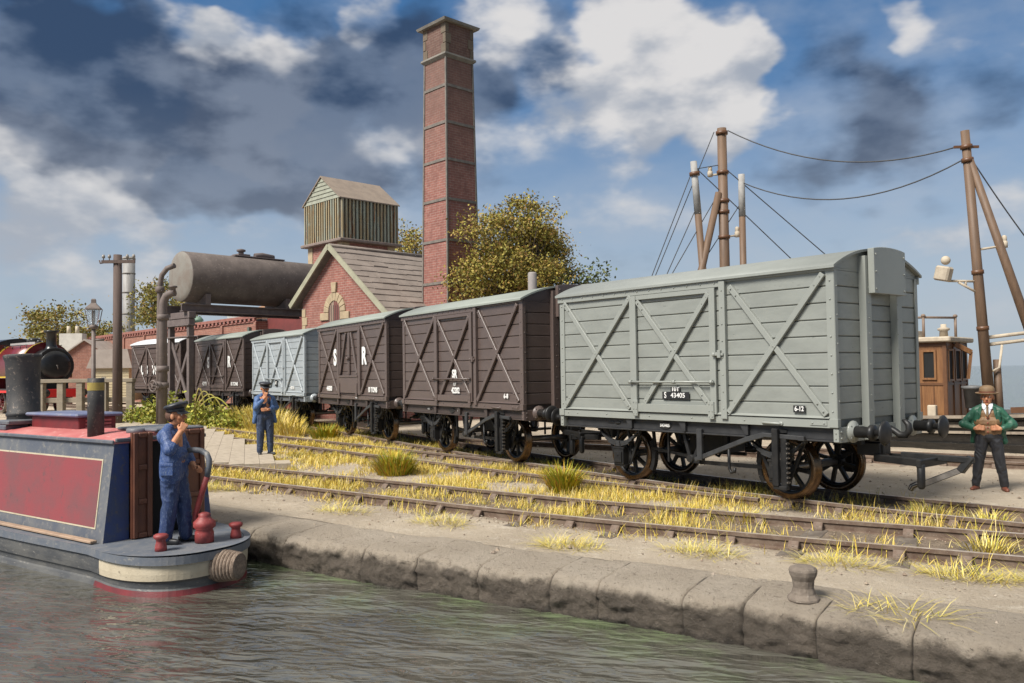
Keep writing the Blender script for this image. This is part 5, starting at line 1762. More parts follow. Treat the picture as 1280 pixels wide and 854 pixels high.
# engine house: gable end facing the railway, slated roof running back
eh = empty('engine_house', (-26.5, 6.1, -0.15), radians(8), 'red brick engine house with slated roof and arched doorway in its gable', 'building')
APX = 7.55
WL, WR = 2.45, 4.35            # wall half widths left and right of the ridge (the roof sweeps lower on the right)
EZL, EZR = APX - 0.82 * 2.85, APX - 0.80 * 4.7
LEN = 5.9
w = MB()
def roofz(x):
    return APX - (0.82 * -x if x < 0 else 0.80 * x)
gp = [(-WL, -0.2), (WR, -0.2), (WR, roofz(WR) - 0.12), (0, APX - 0.12), (-WL, roofz(-WL) - 0.12)]
w.prism(gp, 0.0, LEN, 'y')
w.build('wall', m_brk, eh, uv=True)
r = MB()
rs = random.Random(3)
for sg, wd, sl in ((-1, 2.95, 0.82), (1, 4.9, 0.80)):
    nrow = int(wd * sqrt(1 + sl * sl) / 0.43)
    for k in range(nrow):
        xa = wd * k / nrow; xb = wd * (k + 1) / nrow
        y = -0.30
        while y < LEN + 0.15:
            tw = rs.uniform(0.42, 0.95)
            y1 = min(y + tw, LEN + 0.2)
            th = rs.uniform(0.03, 0.055); dz = rs.uniform(-0.012, 0.012); ex = rs.uniform(-0.02, 0.035)
            za = APX - sl * xa + 0.012; zb = APX - sl * (xb + 0.05 + ex) + 0.012 + th + dz
            x0, x1 = sg * xa, sg * (xb + 0.05 + ex)
            vs = [(x0, y, za), (x0, y1 - 0.008, za), (x1, y1 - 0.008, zb), (x1, y, zb)]
            vs += [(a, b_, c_ - 0.07) for a, b_, c_ in vs]
            f_ = [(0, 1, 2, 3), (7, 6, 5, 4), (0, 4, 5, 1), (1, 5, 6, 2), (2, 6, 7, 3), (3, 7, 4, 0)]
            r.add(vs, f_ if sg < 0 else [q[::-1] for q in f_])
            y = y1
rr_ = r.build('roof', m_slate, eh)
rg = MB()
rg.tube([(0, -0.3, APX + 0.03), (0, LEN + 0.15, APX + 0.03)], 0.09, 8, 0)
rg.build('ridge_tile', m_slate, rr_)
bg_ = MB()
for sg, wd, sl in ((-1, 2.95, 0.82), (1, 4.9, 0.80)):
    bg_.beam((0.0, -0.34, APX + 0.0), (sg * wd, -0.34, APX - sl * wd), 0.07, 0.22)
bg_.build('barge_board', m_barge, eh)
sof = MB()
for sg, wd, sl in ((-1, 2.9, 0.82), (1, 4.8, 0.80)):
    sof.beam((0.0, -0.15, APX - 0.13), (sg * wd, -0.15, APX - 0.13 - sl * wd), 0.30, 0.04)
sof.build('soffit', m_iron, eh)
# arched opening: boarded door, stone surround
dz0, dzs, dw = 1.0, 4.75, 0.42
dr = MB()
arch = [(-dw, dz0), (dw, dz0), (dw, dzs)] + [(dw * cos(a), dzs + dw * 1.15 * sin(a)) for a in [pi * k / 12 for k in range(1, 12)]] + [(-dw, dzs)]
dr.prism(arch, -0.035, 0.05, 'y')
def plank_mat():
    m, n, l, b = newmat('peeling_boards')
    a = noi(n, l, 1.0, 3, 0.6, stretch=(9, 9, 0.3))
    c = mixc(n, l, ramp(n, l, a, 0.42, 0.56), (0.15, 0.045, 0.04), (0.27, 0.20, 0.15))
    c = mixc(n, l, ramp(n, l, noi(n, l, 1, 3, 0.6, stretch=(17, 17, 0.4)), 0.60, 0.66), c, (0.05, 0.035, 0.03))
    l.new(c, b.inputs['Base Color']); b.inputs['Roughness'].default_value = 0.85
    return m
dro = dr.build('door', plank_mat(), eh)
for k in range(6):
    MB().box(-dw + 0.07 + k * 0.14 - 0.008, -dw + 0.07 + k * 0.14 + 0.008, -0.052, -0.036, dz0, dzs + 0.30).build('door_batten', m_iron, dro)
sr = MB()
nseg = 9
for k in range(nseg):
    a0, a1 = pi * k / nseg + 0.012, pi * (k + 1) / nseg - 0.012
    q = [(dw * cos(a0), dzs + dw * 1.15 * sin(a0)), (dw * cos(a1), dzs + dw * 1.15 * sin(a1)), ((dw + 0.36) * cos(a1), dzs + (dw * 1.15 + 0.36) * sin(a1)), ((dw + 0.36) * cos(a0), dzs + (dw * 1.15 + 0.36) * sin(a0))]
    sr.prism(q[::-1], -0.07, 0.02, 'y')
for sg in (-1, 1):
    for j, (z0, z1, ww) in enumerate(((4.42, 4.74, 0.62), (1.0, 4.6, 0.0))):
        if ww:
            sr.box(min(sg * dw, sg * (dw + ww)), max(sg * dw, sg * (dw + ww)), -0.07, 0.02, z0, z1)
sr.prism([(-0.14, 5.58), (0.14, 5.58), (0.19, 6.02), (-0.19, 6.02)], -0.10, 0.02, 'y')
sr.build('stone_surround', m_stone, eh, bevel=0.015)
qn = MB()
z = 0.2
k = 0
while z < 5.0:
    ww = 0.36 if k % 2 else 0.24
    qn.box(-WL - 0.03, -WL + ww, -0.035, 0.5 - ww + 0.1, z, z + 0.36)
    z += 0.37; k += 1
qn.build('quoins', m_stone, eh, bevel=0.012)

# chimney stack
CH = empty('factory_chimney', (-22.95, 9.65, 0), radians(4), 'tall tapering square red brick chimney with iron bands beside the engine house roof', 'chimney')
c_ = MB()
ZT_ = 15.05
def chw(z):
    return 0.90 - 0.0125 * z
bands = [5.65, 7.4, 9.1, 10.75, 12.3, 13.85]
def sq(mb, z0, z1, w0, w1, mat=0):
    vs = []
    for z, ww in ((z0, w0), (z1, w1)):
        vs += [(-ww, -ww, z), (ww, -ww, z), (ww, ww, z), (-ww, ww, z)]
    mb.add(vs, [(0, 1, 5, 4), (1, 2, 6, 5), (2, 3, 7, 6), (3, 0, 4, 7), (4, 5, 6, 7), (3, 2, 1, 0)], mat)
sq(c_, -0.2, ZT_, chw(-0.2), chw(ZT_))
sh = c_.build('shaft', m_brkc, CH, uv=True)
b_ = MB()
for z in bands:
    sq(b_, z - 0.055, z + 0.055, chw(z) + 0.035, chw(z) + 0.035)
for sx in (-1, 1):
    for sy in (-1, 1):
        zz = [0.0, ZT_]
        b_.beam((sx * chw(0), sy * chw(0), 0), (sx * chw(ZT_), sy * chw(ZT_), ZT_), 0.075, 0.075, (sx, 0, 0))
b_.build('iron_bands', m_iron, CH)
h_ = MB()
wt = chw(ZT_)
sq(h_, ZT_ + 0.12, ZT_ + 1.42, wt + 0.02, wt + 0.04)
h_.build('head', m_brktop, CH, uv=True)
for sx in (-1, 1):
    for sy in (-1, 1):
        q_ = MB()
        for k in range(3):
            e = 0.30 if k % 2 == 0 else 0.18
            x0, x1 = sorted((sx * (wt + 0.055), sx * (wt + 0.05 - e)))
            y0, y1 = sorted((sy * (wt + 0.055), sy * (wt + 0.05 - (0.48 - e))))
            q_.box(x0, x1, y0, y1, ZT_ + 0.13 + k * 0.43, ZT_ + 0.54 + k * 0.43)
        q_.build('quoin', m_capq, CH, bevel=0.01)
k_ = MB()
sq(k_, ZT_ - 0.05, ZT_ + 0.06, wt + 0.02, wt + 0.13)
sq(k_, ZT_ + 0.062, ZT_ + 0.14, wt + 0.13, wt + 0.12)
k_.build('string_course', m_cap_st, CH)
k_ = MB()
sq(k_, ZT_ + 1.42, ZT_ + 1.52, wt + 0.22, wt + 0.26)
sq(k_, ZT_ + 1.522, ZT_ + 1.80, wt + 0.25, wt * 0.45)
k_.build('cap', m_cap_st, CH)

# water tower with corrugated tank house
T = empty('water_tower', (-33.3, 10.0, 0), radians(5), 'corrugated iron tank house with pitched roof on a brick tower behind the engine house', 'water tower')
TW, TL = 3.55, 3.55
t = MB()
t.box(-TW + 0.12, -0.12, 0.12, TL - 0.12, -0.2, 8.85)
t.build('wall', m_brk, T, uv=True)
for (x, y) in ((-0.12, 0.12), (-TW + 0.12, 0.12), (-0.12, TL - 0.12)):
    q_ = MB()
    q_.box(x - 0.42 if x > -1 else x - 0.04, x + 0.04 if x > -1 else x + 0.42, y - 0.04 if y < 1 else y - 0.42, y + 0.42 if y < 1 else y + 0.04, 6.0, 8.84)
    q_.build('quoin', m_stone, T)
t = MB()
t.box(-TW - 0.22, 0.22, -0.22, TL + 0.22, 8.86, 9.02)
t.build('ledge', paint('ledge_timber', (0.22, 0.17, 0.145), (0.17, 0.13, 0.11), 0.85, 4, bumps=0.3), T, bevel=0.03)
def corr_wall(mb, p, q, z0, z1, nrm_, n=17, amp=0.09):
    """troughed iron sheeting: square ribs standing on a recessed back sheet"""
    p = Vector(p); q = Vector(q); nn__ = Vector(nrm_)
    d = (q - p) / n
    for k in range(n):
        for (a, b2, o, m_) in ((0.0, 0.46, amp, 0), (0.46, 1.0, 0.0, 1)):
            s0 = p + d * (k + a); s1 = p + d * (k + b2)
            vs = [s0 + nn__ * o, s1 + nn__ * o, s1 - nn__ * 0.05, s0 - nn__ * 0.05]
            V = [(v_.x, v_.y, z0) for v_ in vs] + [(v_.x, v_.y, z1) for v_ in vs]
            mb.add(V, [(0, 1, 5, 4), (1, 2, 6, 5), (2, 3, 7, 6), (3, 0, 4, 7), (4, 5, 6, 7), (3, 2, 1, 0)], m_)
cw = MB()
z0, z1 = 9.03, 11.15
corr_wall(cw, (-TW, 0, 0), (0, 0, 0), z0, z1, (0, -1, 0), 16, 0.10)
corr_wall(cw, (0, 0, 0), (0, TL, 0), z0, z1, (1, 0, 0), 16, 0.10)
corr_wall(cw, (0, TL, 0), (-TW, TL, 0), z0, z1, (0, 1, 0), 16, 0.10)
corr_wall(cw, (-TW, TL, 0), (-TW, 0, 0), z0, z1, (-1, 0, 0), 16, 0.10)
cw.build('tank_cladding', [m_corr, paint('cladding_trough', (0.085, 0.08, 0.068), (0.12, 0.10, 0.075), 0.85, 4, bumps=0.2)], T)
m_gab = paint('gable_board', (0.33, 0.34, 0.27), (0.27, 0.27, 0.21), 0.8, 4, bumps=0.2)
for y, o in ((-0.05, -0.035), (TL + 0.05, 0.035)):
    g = MB()
    for k in range(6):
        za, zb = 11.15 + k * 0.215, 11.15 + (k + 1) * 0.215
        xa = -TW / 2 * (1 - k / 6.2); xb = -TW / 2 * (1 - (k + 1) / 6.2)
        g.prism([(-TW / 2 + xa, za), (-TW / 2 - xa, za), (-TW / 2 - xb, zb), (-TW / 2 + xb, zb)], y, y + o, 'y')
        g.box(-TW / 2 + xa, -TW / 2 - xa, min(y, y + o * 2), max(y, y + o * 2), za, za + 0.03)
    g.build('gable_boards', m_gab, T)
r = MB()
for sg in (-1, 1):
    a = (-TW / 2, 12.50); b2 = (-TW / 2 + sg * (TW / 2 + 0.12), 11.10)
    r.prism([a, b2, (b2[0], b2[1] + 0.06), (a[0], a[1] + 0.07)] if sg < 0 else [b2, a, (a[0], a[1] + 0.07), (b2[0], b2[1] + 0.06)], -0.16, TL + 0.14, 'y')
r.build('roof', paint('felt_roof', (0.255, 0.20, 0.155), (0.21, 0.165, 0.13), 0.9, 2, bumps=0.4), T)

# long brick building along the railway
Bk = empty('brick_warehouse', (-37.6, 7.2, 0), radians(2.5), 'long low brick warehouse wall with dentilled parapet behind the farthest vans', 'building')
w = MB()
w.box(-42, 0, 0, 9, -0.2, 4.85)
w.build('wall', m_brk2, Bk, uv=True)
w = MB()
w.box(0.004, 5.2, 0.6, 9, -0.2, 5.0)
w.build('side_wing', m_red_pl, Bk)
w = MB()
for k in range(10):
    x = -k * 4.4
    w.box(x - 0.24, x + 0.03, -0.09, 0.0, -0.2, 4.8)
w.build('pilasters', m_brk2, Bk, uv=True)
w = MB()
w.box(-42, 0.06, -0.12, 0.3, 5.02, 5.18)
w.box(-42, 0.05, -0.07, 0.0, 4.80, 4.86)
for k in range(76):
    w.box(-0.2 - k * 0.55 - 0.14, -0.2 - k * 0.55 + 0.10, -0.11, -0.0, 4.86, 5.02)
w.build('parapet', brick('brick_parapet', (0.30, 0.11, 0.085), (0.25, 0.085, 0.065), (0.3, 0.2, 0.16), (0.24, 0.1, 0.08)), Bk, uv=True)
rf = MB()
rf.prism([(-42, 4.9), (0, 4.9), (0, 5.0), (-42, 5.0)], 0.31, 9, 'y')
rf.prism([(3.0, 5.15), (9.0, 5.15), (6.0, 5.95)], -21, -3, 'x')
rf.build('roof', paint('zinc_roof', (0.46, 0.47, 0.46), (0.38, 0.39, 0.385), 0.6, 1, bumps=0.1), Bk)
hp_ = MB()
hp_.box(-0.85, -0.65, -0.16, -0.02, 4.25, 4.55)
hp_.tube([(-0.75, -0.09, 4.3), (-0.75, -0.09, 0)], 0.06, 8)
hp_.build('downpipe', paint('pipe_green', (0.085, 0.12, 0.095), (0.11, 0.13, 0.11), 0.6, 6), Bk)
rp = MB()
rp.tube([(-12.2, 0.9, 5.0), (-12.2, 0.9, 6.0), (-11.9, 0.9, 6.35), (-11.4, 0.9, 6.45), (-9.4, 0.9, 6.4)], 0.13, 10)
rp.lathe([(0.28, 5.0), (0.28, 5.5), (0.36, 5.52), (0.36, 5.66), (0.2, 5.8)], 12, 0, Matrix.Translation((-11.2, 0.9, 0)))
rp.lathe([(0.24, 5.0), (0.24, 5.4), (0.3, 5.42), (0.3, 5.5), (0.15, 5.7)], 12, 0, Matrix.Translation((-10.4, 0.9, 0)))
rp.build('roof_pipe', paint('valve_green', (0.10, 0.18, 0.13), (0.14, 0.2, 0.15), 0.6, 5), Bk)
dm = MB()
dm.lathe([(0.75, 5.0), (0.75, 5.5), (0.7, 5.7), (0.5, 5.9), (0.2, 6.0)], 16, 0, Matrix.Translation((-3.4, 2.2, 0)))
dm.build('roof_dome', paint('rusty_dome', (0.35, 0.19, 0.10), (0.28, 0.15, 0.085), 0.8, 4), Bk)
MB().box(-7.2, -5.0, 1.4, 2.6, 5.0, 5.62).build('roof_box', paint('tank_grey', (0.36, 0.37, 0.36), (0.3, 0.31, 0.3), 0.7, 3), Bk, bevel=0.02)
# steel stack
Sk = empty('steel_stack', (-69.1, 9.0, 0), 0, 'grey riveted steel smokestack rising behind the brick warehouse', 'smokestack')
s_ = MB()
s_.lathe([(0.49, 0.0), (0.49, 12.0), (0.47, 12.0), (0.42, 11.9)], 20)
for z in (6.2, 7.9, 9.5, 10.7):
    pass
so_ = s_.build('tube', paint('stack_steel', (0.30, 0.29, 0.275), (0.21, 0.195, 0.18), 0.6, 1.5, wear=(0.42, 0.41, 0.40), wearamt=0.4, bumps=0.2, stretch=(2, 2, .4)), Sk)
for z in (7.2, 9.0, 10.6, 11.85):
    MB().lathe([(0.492, z - 0.05), (0.53, z - 0.04), (0.53, z + 0.04), (0.492, z + 0.05)], 20, 0, None).build('band', m_iron, Sk)

# ------------------------------------------------------------------ oil tank on girders over the line
m_tank = paint('tank_rust_grey', (0.095, 0.075, 0.066), (0.135, 0.108, 0.094), 0.75, 2.0, wear=(0.24, 0.20, 0.175), wearamt=0.45, bumps=0.5, bscale=25)
m_tankend = paint('tank_end', (0.20, 0.185, 0.16), (0.17, 0.14, 0.115), 0.75, 2, bumps=0.3)
m_gird = paint('girder_iron', (0.11, 0.085, 0.08), (0.15, 0.12, 0.11), 0.7, 3, bumps=0.3)
TK = empty('oil_tank', (-31.2, 1.15, 0), radians(9), 'rusty cylindrical tank lying on girders and a braced iron trestle over the vans', 'tank')
R0 = 1.10
t = MB()
Mx = Matrix.Translation((0, 0, 6.28)) @ Matrix.Rotation(-pi / 2, 4, 'X')
t.lathe([(0.02, -0.12), (0.5, -0.10), (0.85, -0.05), (R0 - 0.02, 0.0), (R0, 0.03), (R0, 9.0), (R0 - 0.02, 9.02), (0.02, 9.1)], 40, 0, Mx)
o = t.build('barrel', [m_tank, m_tankend], TK)
for p_ in o.data.polygons:
    if p_.center.y < 0.0:
        p_.material_index = 1
m_ = MB()
m_.box(-0.35, 0.35, 2.4, 5.0, 7.36, 7.42)
m_.box(-0.30, 0.30, 2.6, 3.2, 7.42, 7.50)
m_.lathe([(0.12, 7.42), (0.12, 7.62), (0.2, 7.64), (0.2, 7.72), (0.06, 7.76)], 12, 0, Matrix.Translation((0, 2.9, 0)))
m_.tube([(0, 3.6, 7.5), (0, 4.0, 7.56), (0, 4.6, 7.5)], 0.13, 8)
m_.build('hatch', m_gird, TK, bevel=0.01)
g = MB()
for x in (-0.75, 0.75):
    g.box(x - 0.14, x + 0.14, -0.35, 6.5, 5.00, 5.04)
    g.box(x - 0.14, x + 0.14, -0.35, 6.5, 4.70, 4.74)
    g.box(x - 0.03, x + 0.03, -0.35, 6.5, 4.74, 5.00)
g.build('girder', m_gird, TK)
for y in (0.8, 4.8):
    sd = MB()
    sd.prism([(-0.9, 5.04), (0.9, 5.04), (0.9, 5.5), (0.6, 5.35), (0, 5.16), (-0.6, 5.35), (-0.9, 5.5)], y - 0.12, y + 0.12, 'y')
    sd.build('saddle', m_gird, TK)
tr = MB()
for x in (-0.85, 0.85):
    tr.box(x - 0.10, x + 0.10, -0.12, 0.12, -0.1, 4.55)
tr.box(-1.05, 1.05, -0.16, 0.16, 4.42, 4.695)
tr.box(-1.05, 1.05, -0.20, 0.20, 4.10, 4.16)
tr.box(-1.0, 1.0, -0.18, 0.18, 3.60, 3.66)
tr.box(-1.0, 1.0, -0.14, 0.14, 4.16, 4.4)
tr.beam((-0.85, 0.0, 3.5), (0.85, 0.0, 0.6), 0.08, 0.16)
tr.beam((0.85, 0.05, 3.5), (-0.85, 0.05, 0.6), 0.08, 0.16)
tr.box(-0.9, 0.9, -0.09, 0.09, 0.75, 0.95)
tr.build('trestle', m_gird, TK, bevel=0.012)
# discharge pipe with valve wheel in front of the trestle
PC = empty('standpipe', (-27.0, -0.85, 0), radians(40), 'thick iron standpipe with valve wheel in front of the tank trestle', 'standpipe')
m_pipe = paint('pipe_iron', (0.155, 0.12, 0.105), (0.115, 0.09, 0.08), 0.7, 4, wear=(0.22, 0.18, 0.155), wearamt=0.4, bumps=0.3)
p = MB()
p.tube([(0, 0, -0.1), (0, 0, 4.55), (0.03, 0, 4.8), (0.14, 0, 5.0), (0.32, 0, 5.1), (0.5, 0, 5.12)], [0.16, 0.155, 0.15, 0.15, 0.14, 0.13], 14)
for z in (1.62, 2.25, 4.2):
    p.lathe([(0.15, z - 0.11), (0.215, z - 0.10), (0.225, z), (0.215, z + 0.10), (0.15, z + 0.11)], 16, 0, None)
p.tube([(0, 0, 1.6), (-0.1, -0.32, 1.6)], 0.17, 12)
p.lathe([(0.10, 5.0), (0.1, 5.3), (0.16, 5.32), (0.16, 5.38)], 10, 0, Matrix.Translation((0.42, 0, 0)))
p.build('pipe', m_pipe, PC)
p = MB()
p.tube([(-0.38, 0.3, -0.1), (-0.36, 0.3, 3.5), (-0.32, 0.3, 5.5), (-0.24, 0.3, 5.85), (-0.02, 0.3, 6.1), (0.3, 0.3, 6.2)], 0.10, 12)
for z in (5.3,):
    p.lathe([(0.1, z - 0.12), (0.17, z - 0.1), (0.17, z + 0.1), (0.1, z + 0.12)], 12, 0, Matrix.Translation((-0.325, 0.3, 0)))
p.build('upright_pipe', m_pipe, PC)
vw = MB()
Mv = Matrix.Translation((-0.13, -0.42, 1.6)) @ Vector((-0.1, -0.32, 0)).to_track_quat('Z', 'Y').to_matrix().to_4x4()
N_ = 20
ringp = [Mv @ Vector((0.20 * cos(2 * pi * k / N_), 0.20 * sin(2 * pi * k / N_), 0)) for k in range(N_ + 1)]
vw.tube(ringp, 0.03, 8)
for k in range(5):
    a = 2 * pi * k / 5
    vw.tube([Mv @ Vector((0, 0, 0)), Mv @ Vector((0.2 * cos(a), 0.2 * sin(a), 0))], 0.02, 6)
vw.tube([Mv @ Vector((0, 0, -0.1)), Mv @ Vector((0, 0, 0.05))], 0.045, 8)
vw.build('valve_wheel', m_pipe, PC)

# ------------------------------------------------------------------ small things on the left
m_pole = paint('pole_timber', (0.085, 0.058, 0.048), (0.115, 0.08, 0.066), 0.85, 3, bumps=0.3, stretch=(6, 6, .5))
m_ins = paint('insulator', (0.30, 0.27, 0.23), (0.2, 0.18, 0.16), 0.4, 9)
tp = empty('telegraph_pole', (-29.15, -1.92, 0), radians(51), 'dark brown telegraph pole with a crossarm of insulators behind the timber railing', 'telegraph pole')
p = MB(); p.tube([(0, 0, -0.1), (0, 0, 6.75)], [0.19, 0.155], 14); p.build('pole', m_pole, tp)
p = MB(); p.box(-0.55, 0.75, -0.20, -0.12, 6.40, 6.52); po = p.build('crossarm', m_pole, tp)
for x in (-0.48, -0.25, 0.45, 0.70):
    p = MB(); p.lathe([(0.02, 6.52), (0.02, 6.60), (0.06, 6.61), (0.06, 6.68), (0.035, 6.74)], 10, 0, Matrix.Translation((x, -0.16, 0))); p.build('insulator', m_ins, po)
p = MB(); p.tube([(-0.5, -0.16, 6.42), (-0.6, -0.16, 6.40), (-0.64, -0.16, 6.52)], 0.03, 6); p.build('bracket', m_pole, tp)
m_lamp = paint('lamp_iron', (0.13, 0.10, 0.085), (0.17, 0.135, 0.115), 0.6, 5)
def glass_mat():
    m, n, l, b = newmat('lamp_glass')
    b.inputs['Base Color'].default_value = (0.75, 0.80, 0.82, 1)
    b.inputs['Roughness'].default_value = 0.15
    b.inputs['Transmission Weight'].default_value = 0.75
    b.inputs['IOR'].default_value = 1.2
    return m
m_glass = glass_mat()
lp = empty('street_lamp', (-32.9, -1.93, 0), 0.4, 'old iron gas lamp on a post in front of the cottages', 'street lamp')
p = MB(); p.tube([(0, 0, 0), (0, 0, 1.0), (0, 0, 4.05)], [0.13, 0.095, 0.08], 12)
p.lathe([(0.08, 4.0), (0.18, 4.05), (0.18, 4.14), (0.12, 4.2)], 12)
p.tube([(0, 0, 3.55), (0.35, 0.25, 3.55)], 0.05, 8)
p.build('post', m_lamp, lp)
p = MB()
for k in range(4):
    a = pi / 4 + k * pi / 2
    p.beam((0.22 * cos(a), 0.22 * sin(a), 4.2), (0.34 * cos(a), 0.34 * sin(a), 4.85), 0.03, 0.03, (cos(a), sin(a), 0))
p.lathe([(0.42, 4.85), (0.40, 4.90), (0.20, 5.05), (0.13, 5.12), (0.12, 5.26), (0.08, 5.30)], 4, 0, Matrix.Rotation(pi / 4 * 0, 4, 'Z'), smooth=False)
p.build('lantern_frame', m_lamp, lp)
p = MB()
p.lathe([(0.21, 4.2), (0.325, 4.85)], 4, 0, None, smooth=False, caps=False)
p.build('lantern_glass', m_glass, lp)
p = MB(); p.lathe([(0.03, 4.2), (0.07, 4.4), (0.07, 4.75), (0.03, 4.8)], 8); p.build('gas_mantle', m_lamp, lp)
# timber railing beside the crossing
m_rail = paint('grey_timber', (0.27, 0.225, 0.165), (0.21, 0.175, 0.13), 0.9, 3, wear=(0.34, 0.30, 0.24), bumps=0.4, stretch=(1, 1, 3))
fn = empty('timber_railing', (-33.4, -3.9, 0.12), atan2(2.98, 2.5), 'weathered grey timber post and rail fence between the locomotive and the boat', 'fence')
L_ = 3.95
for k, x in enumerate((0.12, 0.95, 1.75, 2.75, 3.83)):
    p = MB(); p.box(x - 0.13, x + 0.13, -0.13, 0.13, -0.1, 1.62); p.build('post', m_rail, fn, bevel=0.015)
for z0, z1, nm in ((1.625, 1.78, 'top_rail'), (0.80, 1.0, 'mid_rail')):
    if nm == 'top_rail':
        MB().box(-0.08, L_ + 0.05, -0.17, 0.17, z0, z1).build(nm, m_rail, fn, bevel=0.015)
    else:
        MB().box(0.0, L_ - 0.02, 0.04, 0.125, z0, z1).build(nm, m_rail, fn, bevel=0.01)

# ------------------------------------------------------------------ tank locomotive
m_mar = paint('loco_maroon', (0.15, 0.016, 0.020), (0.12, 0.014, 0.018), 0.3, 3, bumps=0.02)
m_yel = paint('loco_yellow', (0.62, 0.45, 0.03), (0.55, 0.40, 0.03), 0.4, 5, bumps=0)
m_lred = paint('loco_red', (0.66, 0.022, 0.018), (0.58, 0.02, 0.02), 0.4, 5, bumps=0)
m_lblk = paint('loco_black', (0.012, 0.012, 0.013), (0.022, 0.022, 0.022), 0.3, 5, bumps=0.03)
m_lgrey = paint('loco_boiler_top', (0.40, 0.38, 0.36), (0.32, 0.30, 0.29), 0.35, 3)
LC = empty('tank_locomotive', (-40.7, -1.9, 0.2), radians(11), 'maroon saddle tank locomotive with black smokebox and red buffer beam', 'locomotive')
def cyl_x(mb, x0, x1, z, r, n=32, mat=0):
    mb.tube([(x0, 0, z), (x1, 0, z)], r, n, mat)
b = MB(); cyl_x(b, -0.95, 0.0, 2.36, 0.86); b.lathe([(0.9, 0), (0.9, 0.06), (0.86, 0.08)], 32, 0, Matrix.Translation((-0.06, 0, 2.36)) @ Matrix.Rotation(pi / 2, 4, 'Y'))
b.box(-0.9, 0.0, -0.62, 0.62, 1.22, 2.1)
sbx = b.build('smokebox', m_lblk, LC)
b = MB(); Md = Matrix.Translation((0.0, 0, 2.36)) @ Matrix.Rotation(pi / 2, 4, 'Y')
b.lathe([(0.74, 0.02), (0.72, 0.07), (0.5, 0.13), (0.2, 0.155), (0.02, 0.16)], 32, 0, Md)
b.box(0.05, 0.15, 0.05, 0.66, 2.30, 2.34); b.box(0.05, 0.15, 0.05, 0.66, 2.52, 2.56)
do_ = b.build('smokebox_door', m_lblk, sbx)
b = MB(); b.tube([(0.15, 0, 2.36), (0.26, 0, 2.36)], 0.035, 8); b.tube([(0.22, 0, 2.36), (0.24, 0.03, 2.18)], 0.02, 6); b.build('door_dart', m_steel, do_)
b = MB(); b.lathe([(0.40, 3.10), (0.28, 3.22), (0.24, 3.35), (0.235, 3.95), (0.33, 4.0), (0.35, 4.06), (0.33, 4.10), (0.22, 4.10)], 20, 0, Matrix.Translation((-0.48, 0, 0.02)))
b.build('chimney', m_lblk, LC)
tk = MB()
prof = []
nA = 22
for k in range(nA + 1):
    a = pi * k / nA
    prof.append((1.2 * cos(a), 2.36 + 1.2 * sin(a)))
prof = [(1.2, 1.75)] + prof + [(-1.2, 1.75)]
tk.prism(prof, -4.6, -0.97, 'x', smooth=True)
tko = tk.build('saddle_tank', m_mar, LC)
ln = MB()
for x0, x1 in ((-1.03, -0.958), (-4.45, -4.37)):
    pts = [(1.205, 1.80)] + [(1.206 * cos(pi * k / nA), 2.36 + 1.206 * sin(pi * k / nA)) for k in range(nA + 1)] + [(-1.205, 1.80)]
    for i in range(len(pts) - 1):
        ln.beam((0.5 * (x0 + x1), pts[i][0], pts[i][1]), (0.5 * (x0 + x1), pts[i + 1][0], pts[i + 1][1]), 0.07, 0.012, (0, pts[i][0], pts[i][1] - 2.36))
for y in (-1.206, 1.206):
    ln.beam((-4.4, y, 1.82), (-1.0, y, 1.82), 0.012, 0.06)
ln.build('lining', m_yel, tko)
fx = MB()
fx.box(-4.4, -1.2, -0.5, 0.5, 3.45, 3.575)
fx.build('tank_top', m_lgrey, tko)
fx = MB()
for y in (-0.82, 0.82):
    fx.tube([(-4.5, y, 3.42), (-1.3, y, 3.42)], 0.02, 6)
    for x in (-4.2, -3.2, -2.2, -1.4):
        fx.tube([(x, y * 0.97, 3.18), (x, y, 3.42)], 0.018, 6)
fx.build('handrail', m_lblk, tko)
fx = MB(); fx.lathe([(0.22, 3.5), (0.22, 3.68), (0.28, 3.7), (0.28, 3.76), (0.1, 3.82)], 14, 0, Matrix.Translation((-2.6, 0, 0)))
fx.lathe([(0.14, 3.5), (0.14, 3.68), (0.18, 3.7), (0.1, 3.78)], 12, 0, Matrix.Translation((-3.2, 0.0, 0)))
fx.lathe([(0.1, 3.5), (0.12, 3.64), (0.06, 3.7)], 12, 0, Matrix.Translation((-2.0, 0, 0)))
fx.build('tank_filler', m_lblk, LC)
cbm = MB()
cbm.box(-6.9, -4.62, -1.18, -1.12, 1.2, 3.55); cbm.box(-6.9, -4.62, 1.12, 1.18, 1.2, 3.55); cbm.box(-4.68, -4.62, -1.12, 1.12, 1.2, 3.55)
cbo = cbm.build('cab', m_mar, LC)
cr_ = MB()
cr_.prism([(-1.3, 3.5)] + [(-1.3 + 2.6 * k / 12, 3.5 + 0.36 * (1 - (-1 + 2 * k / 12) ** 2)) for k in range(13)] + [(1.3, 3.5)], -7.0, -4.5, 'x')
cr_.build('cab_roof', m_lblk, cbo)
for y in (-0.62, 0.62):
    w_ = MB(); Mw = Matrix.Translation((-4.60, y, 3.05)) @ Matrix.Rotation(pi / 2, 4, 'Y')
    w_.lathe([(0.24, -0.01), (0.24, 0.03), (0.30, 0.03), (0.30, -0.01)], 20, 0, Mw, caps=False)
    wo_ = w_.build('spectacle', m_yel, cbo)
    w_ = MB(); w_.lathe([(0.24, 0.0), (0.02, 0.004)], 20, 0, Mw, caps=False); w_.build('spectacle_glass', m_glass, wo_)
fp = MB(); fp.box(-7.0, 0.55, -1.2, 1.2, 1.16, 1.22); fp.build('footplate', m_lblk, LC)
bb = MB(); bb.box(0.55, 0.66, -1.22, 1.22, 0.80, 1.20); bb.build('buffer_beam', m_lred, LC, bevel=0.01)
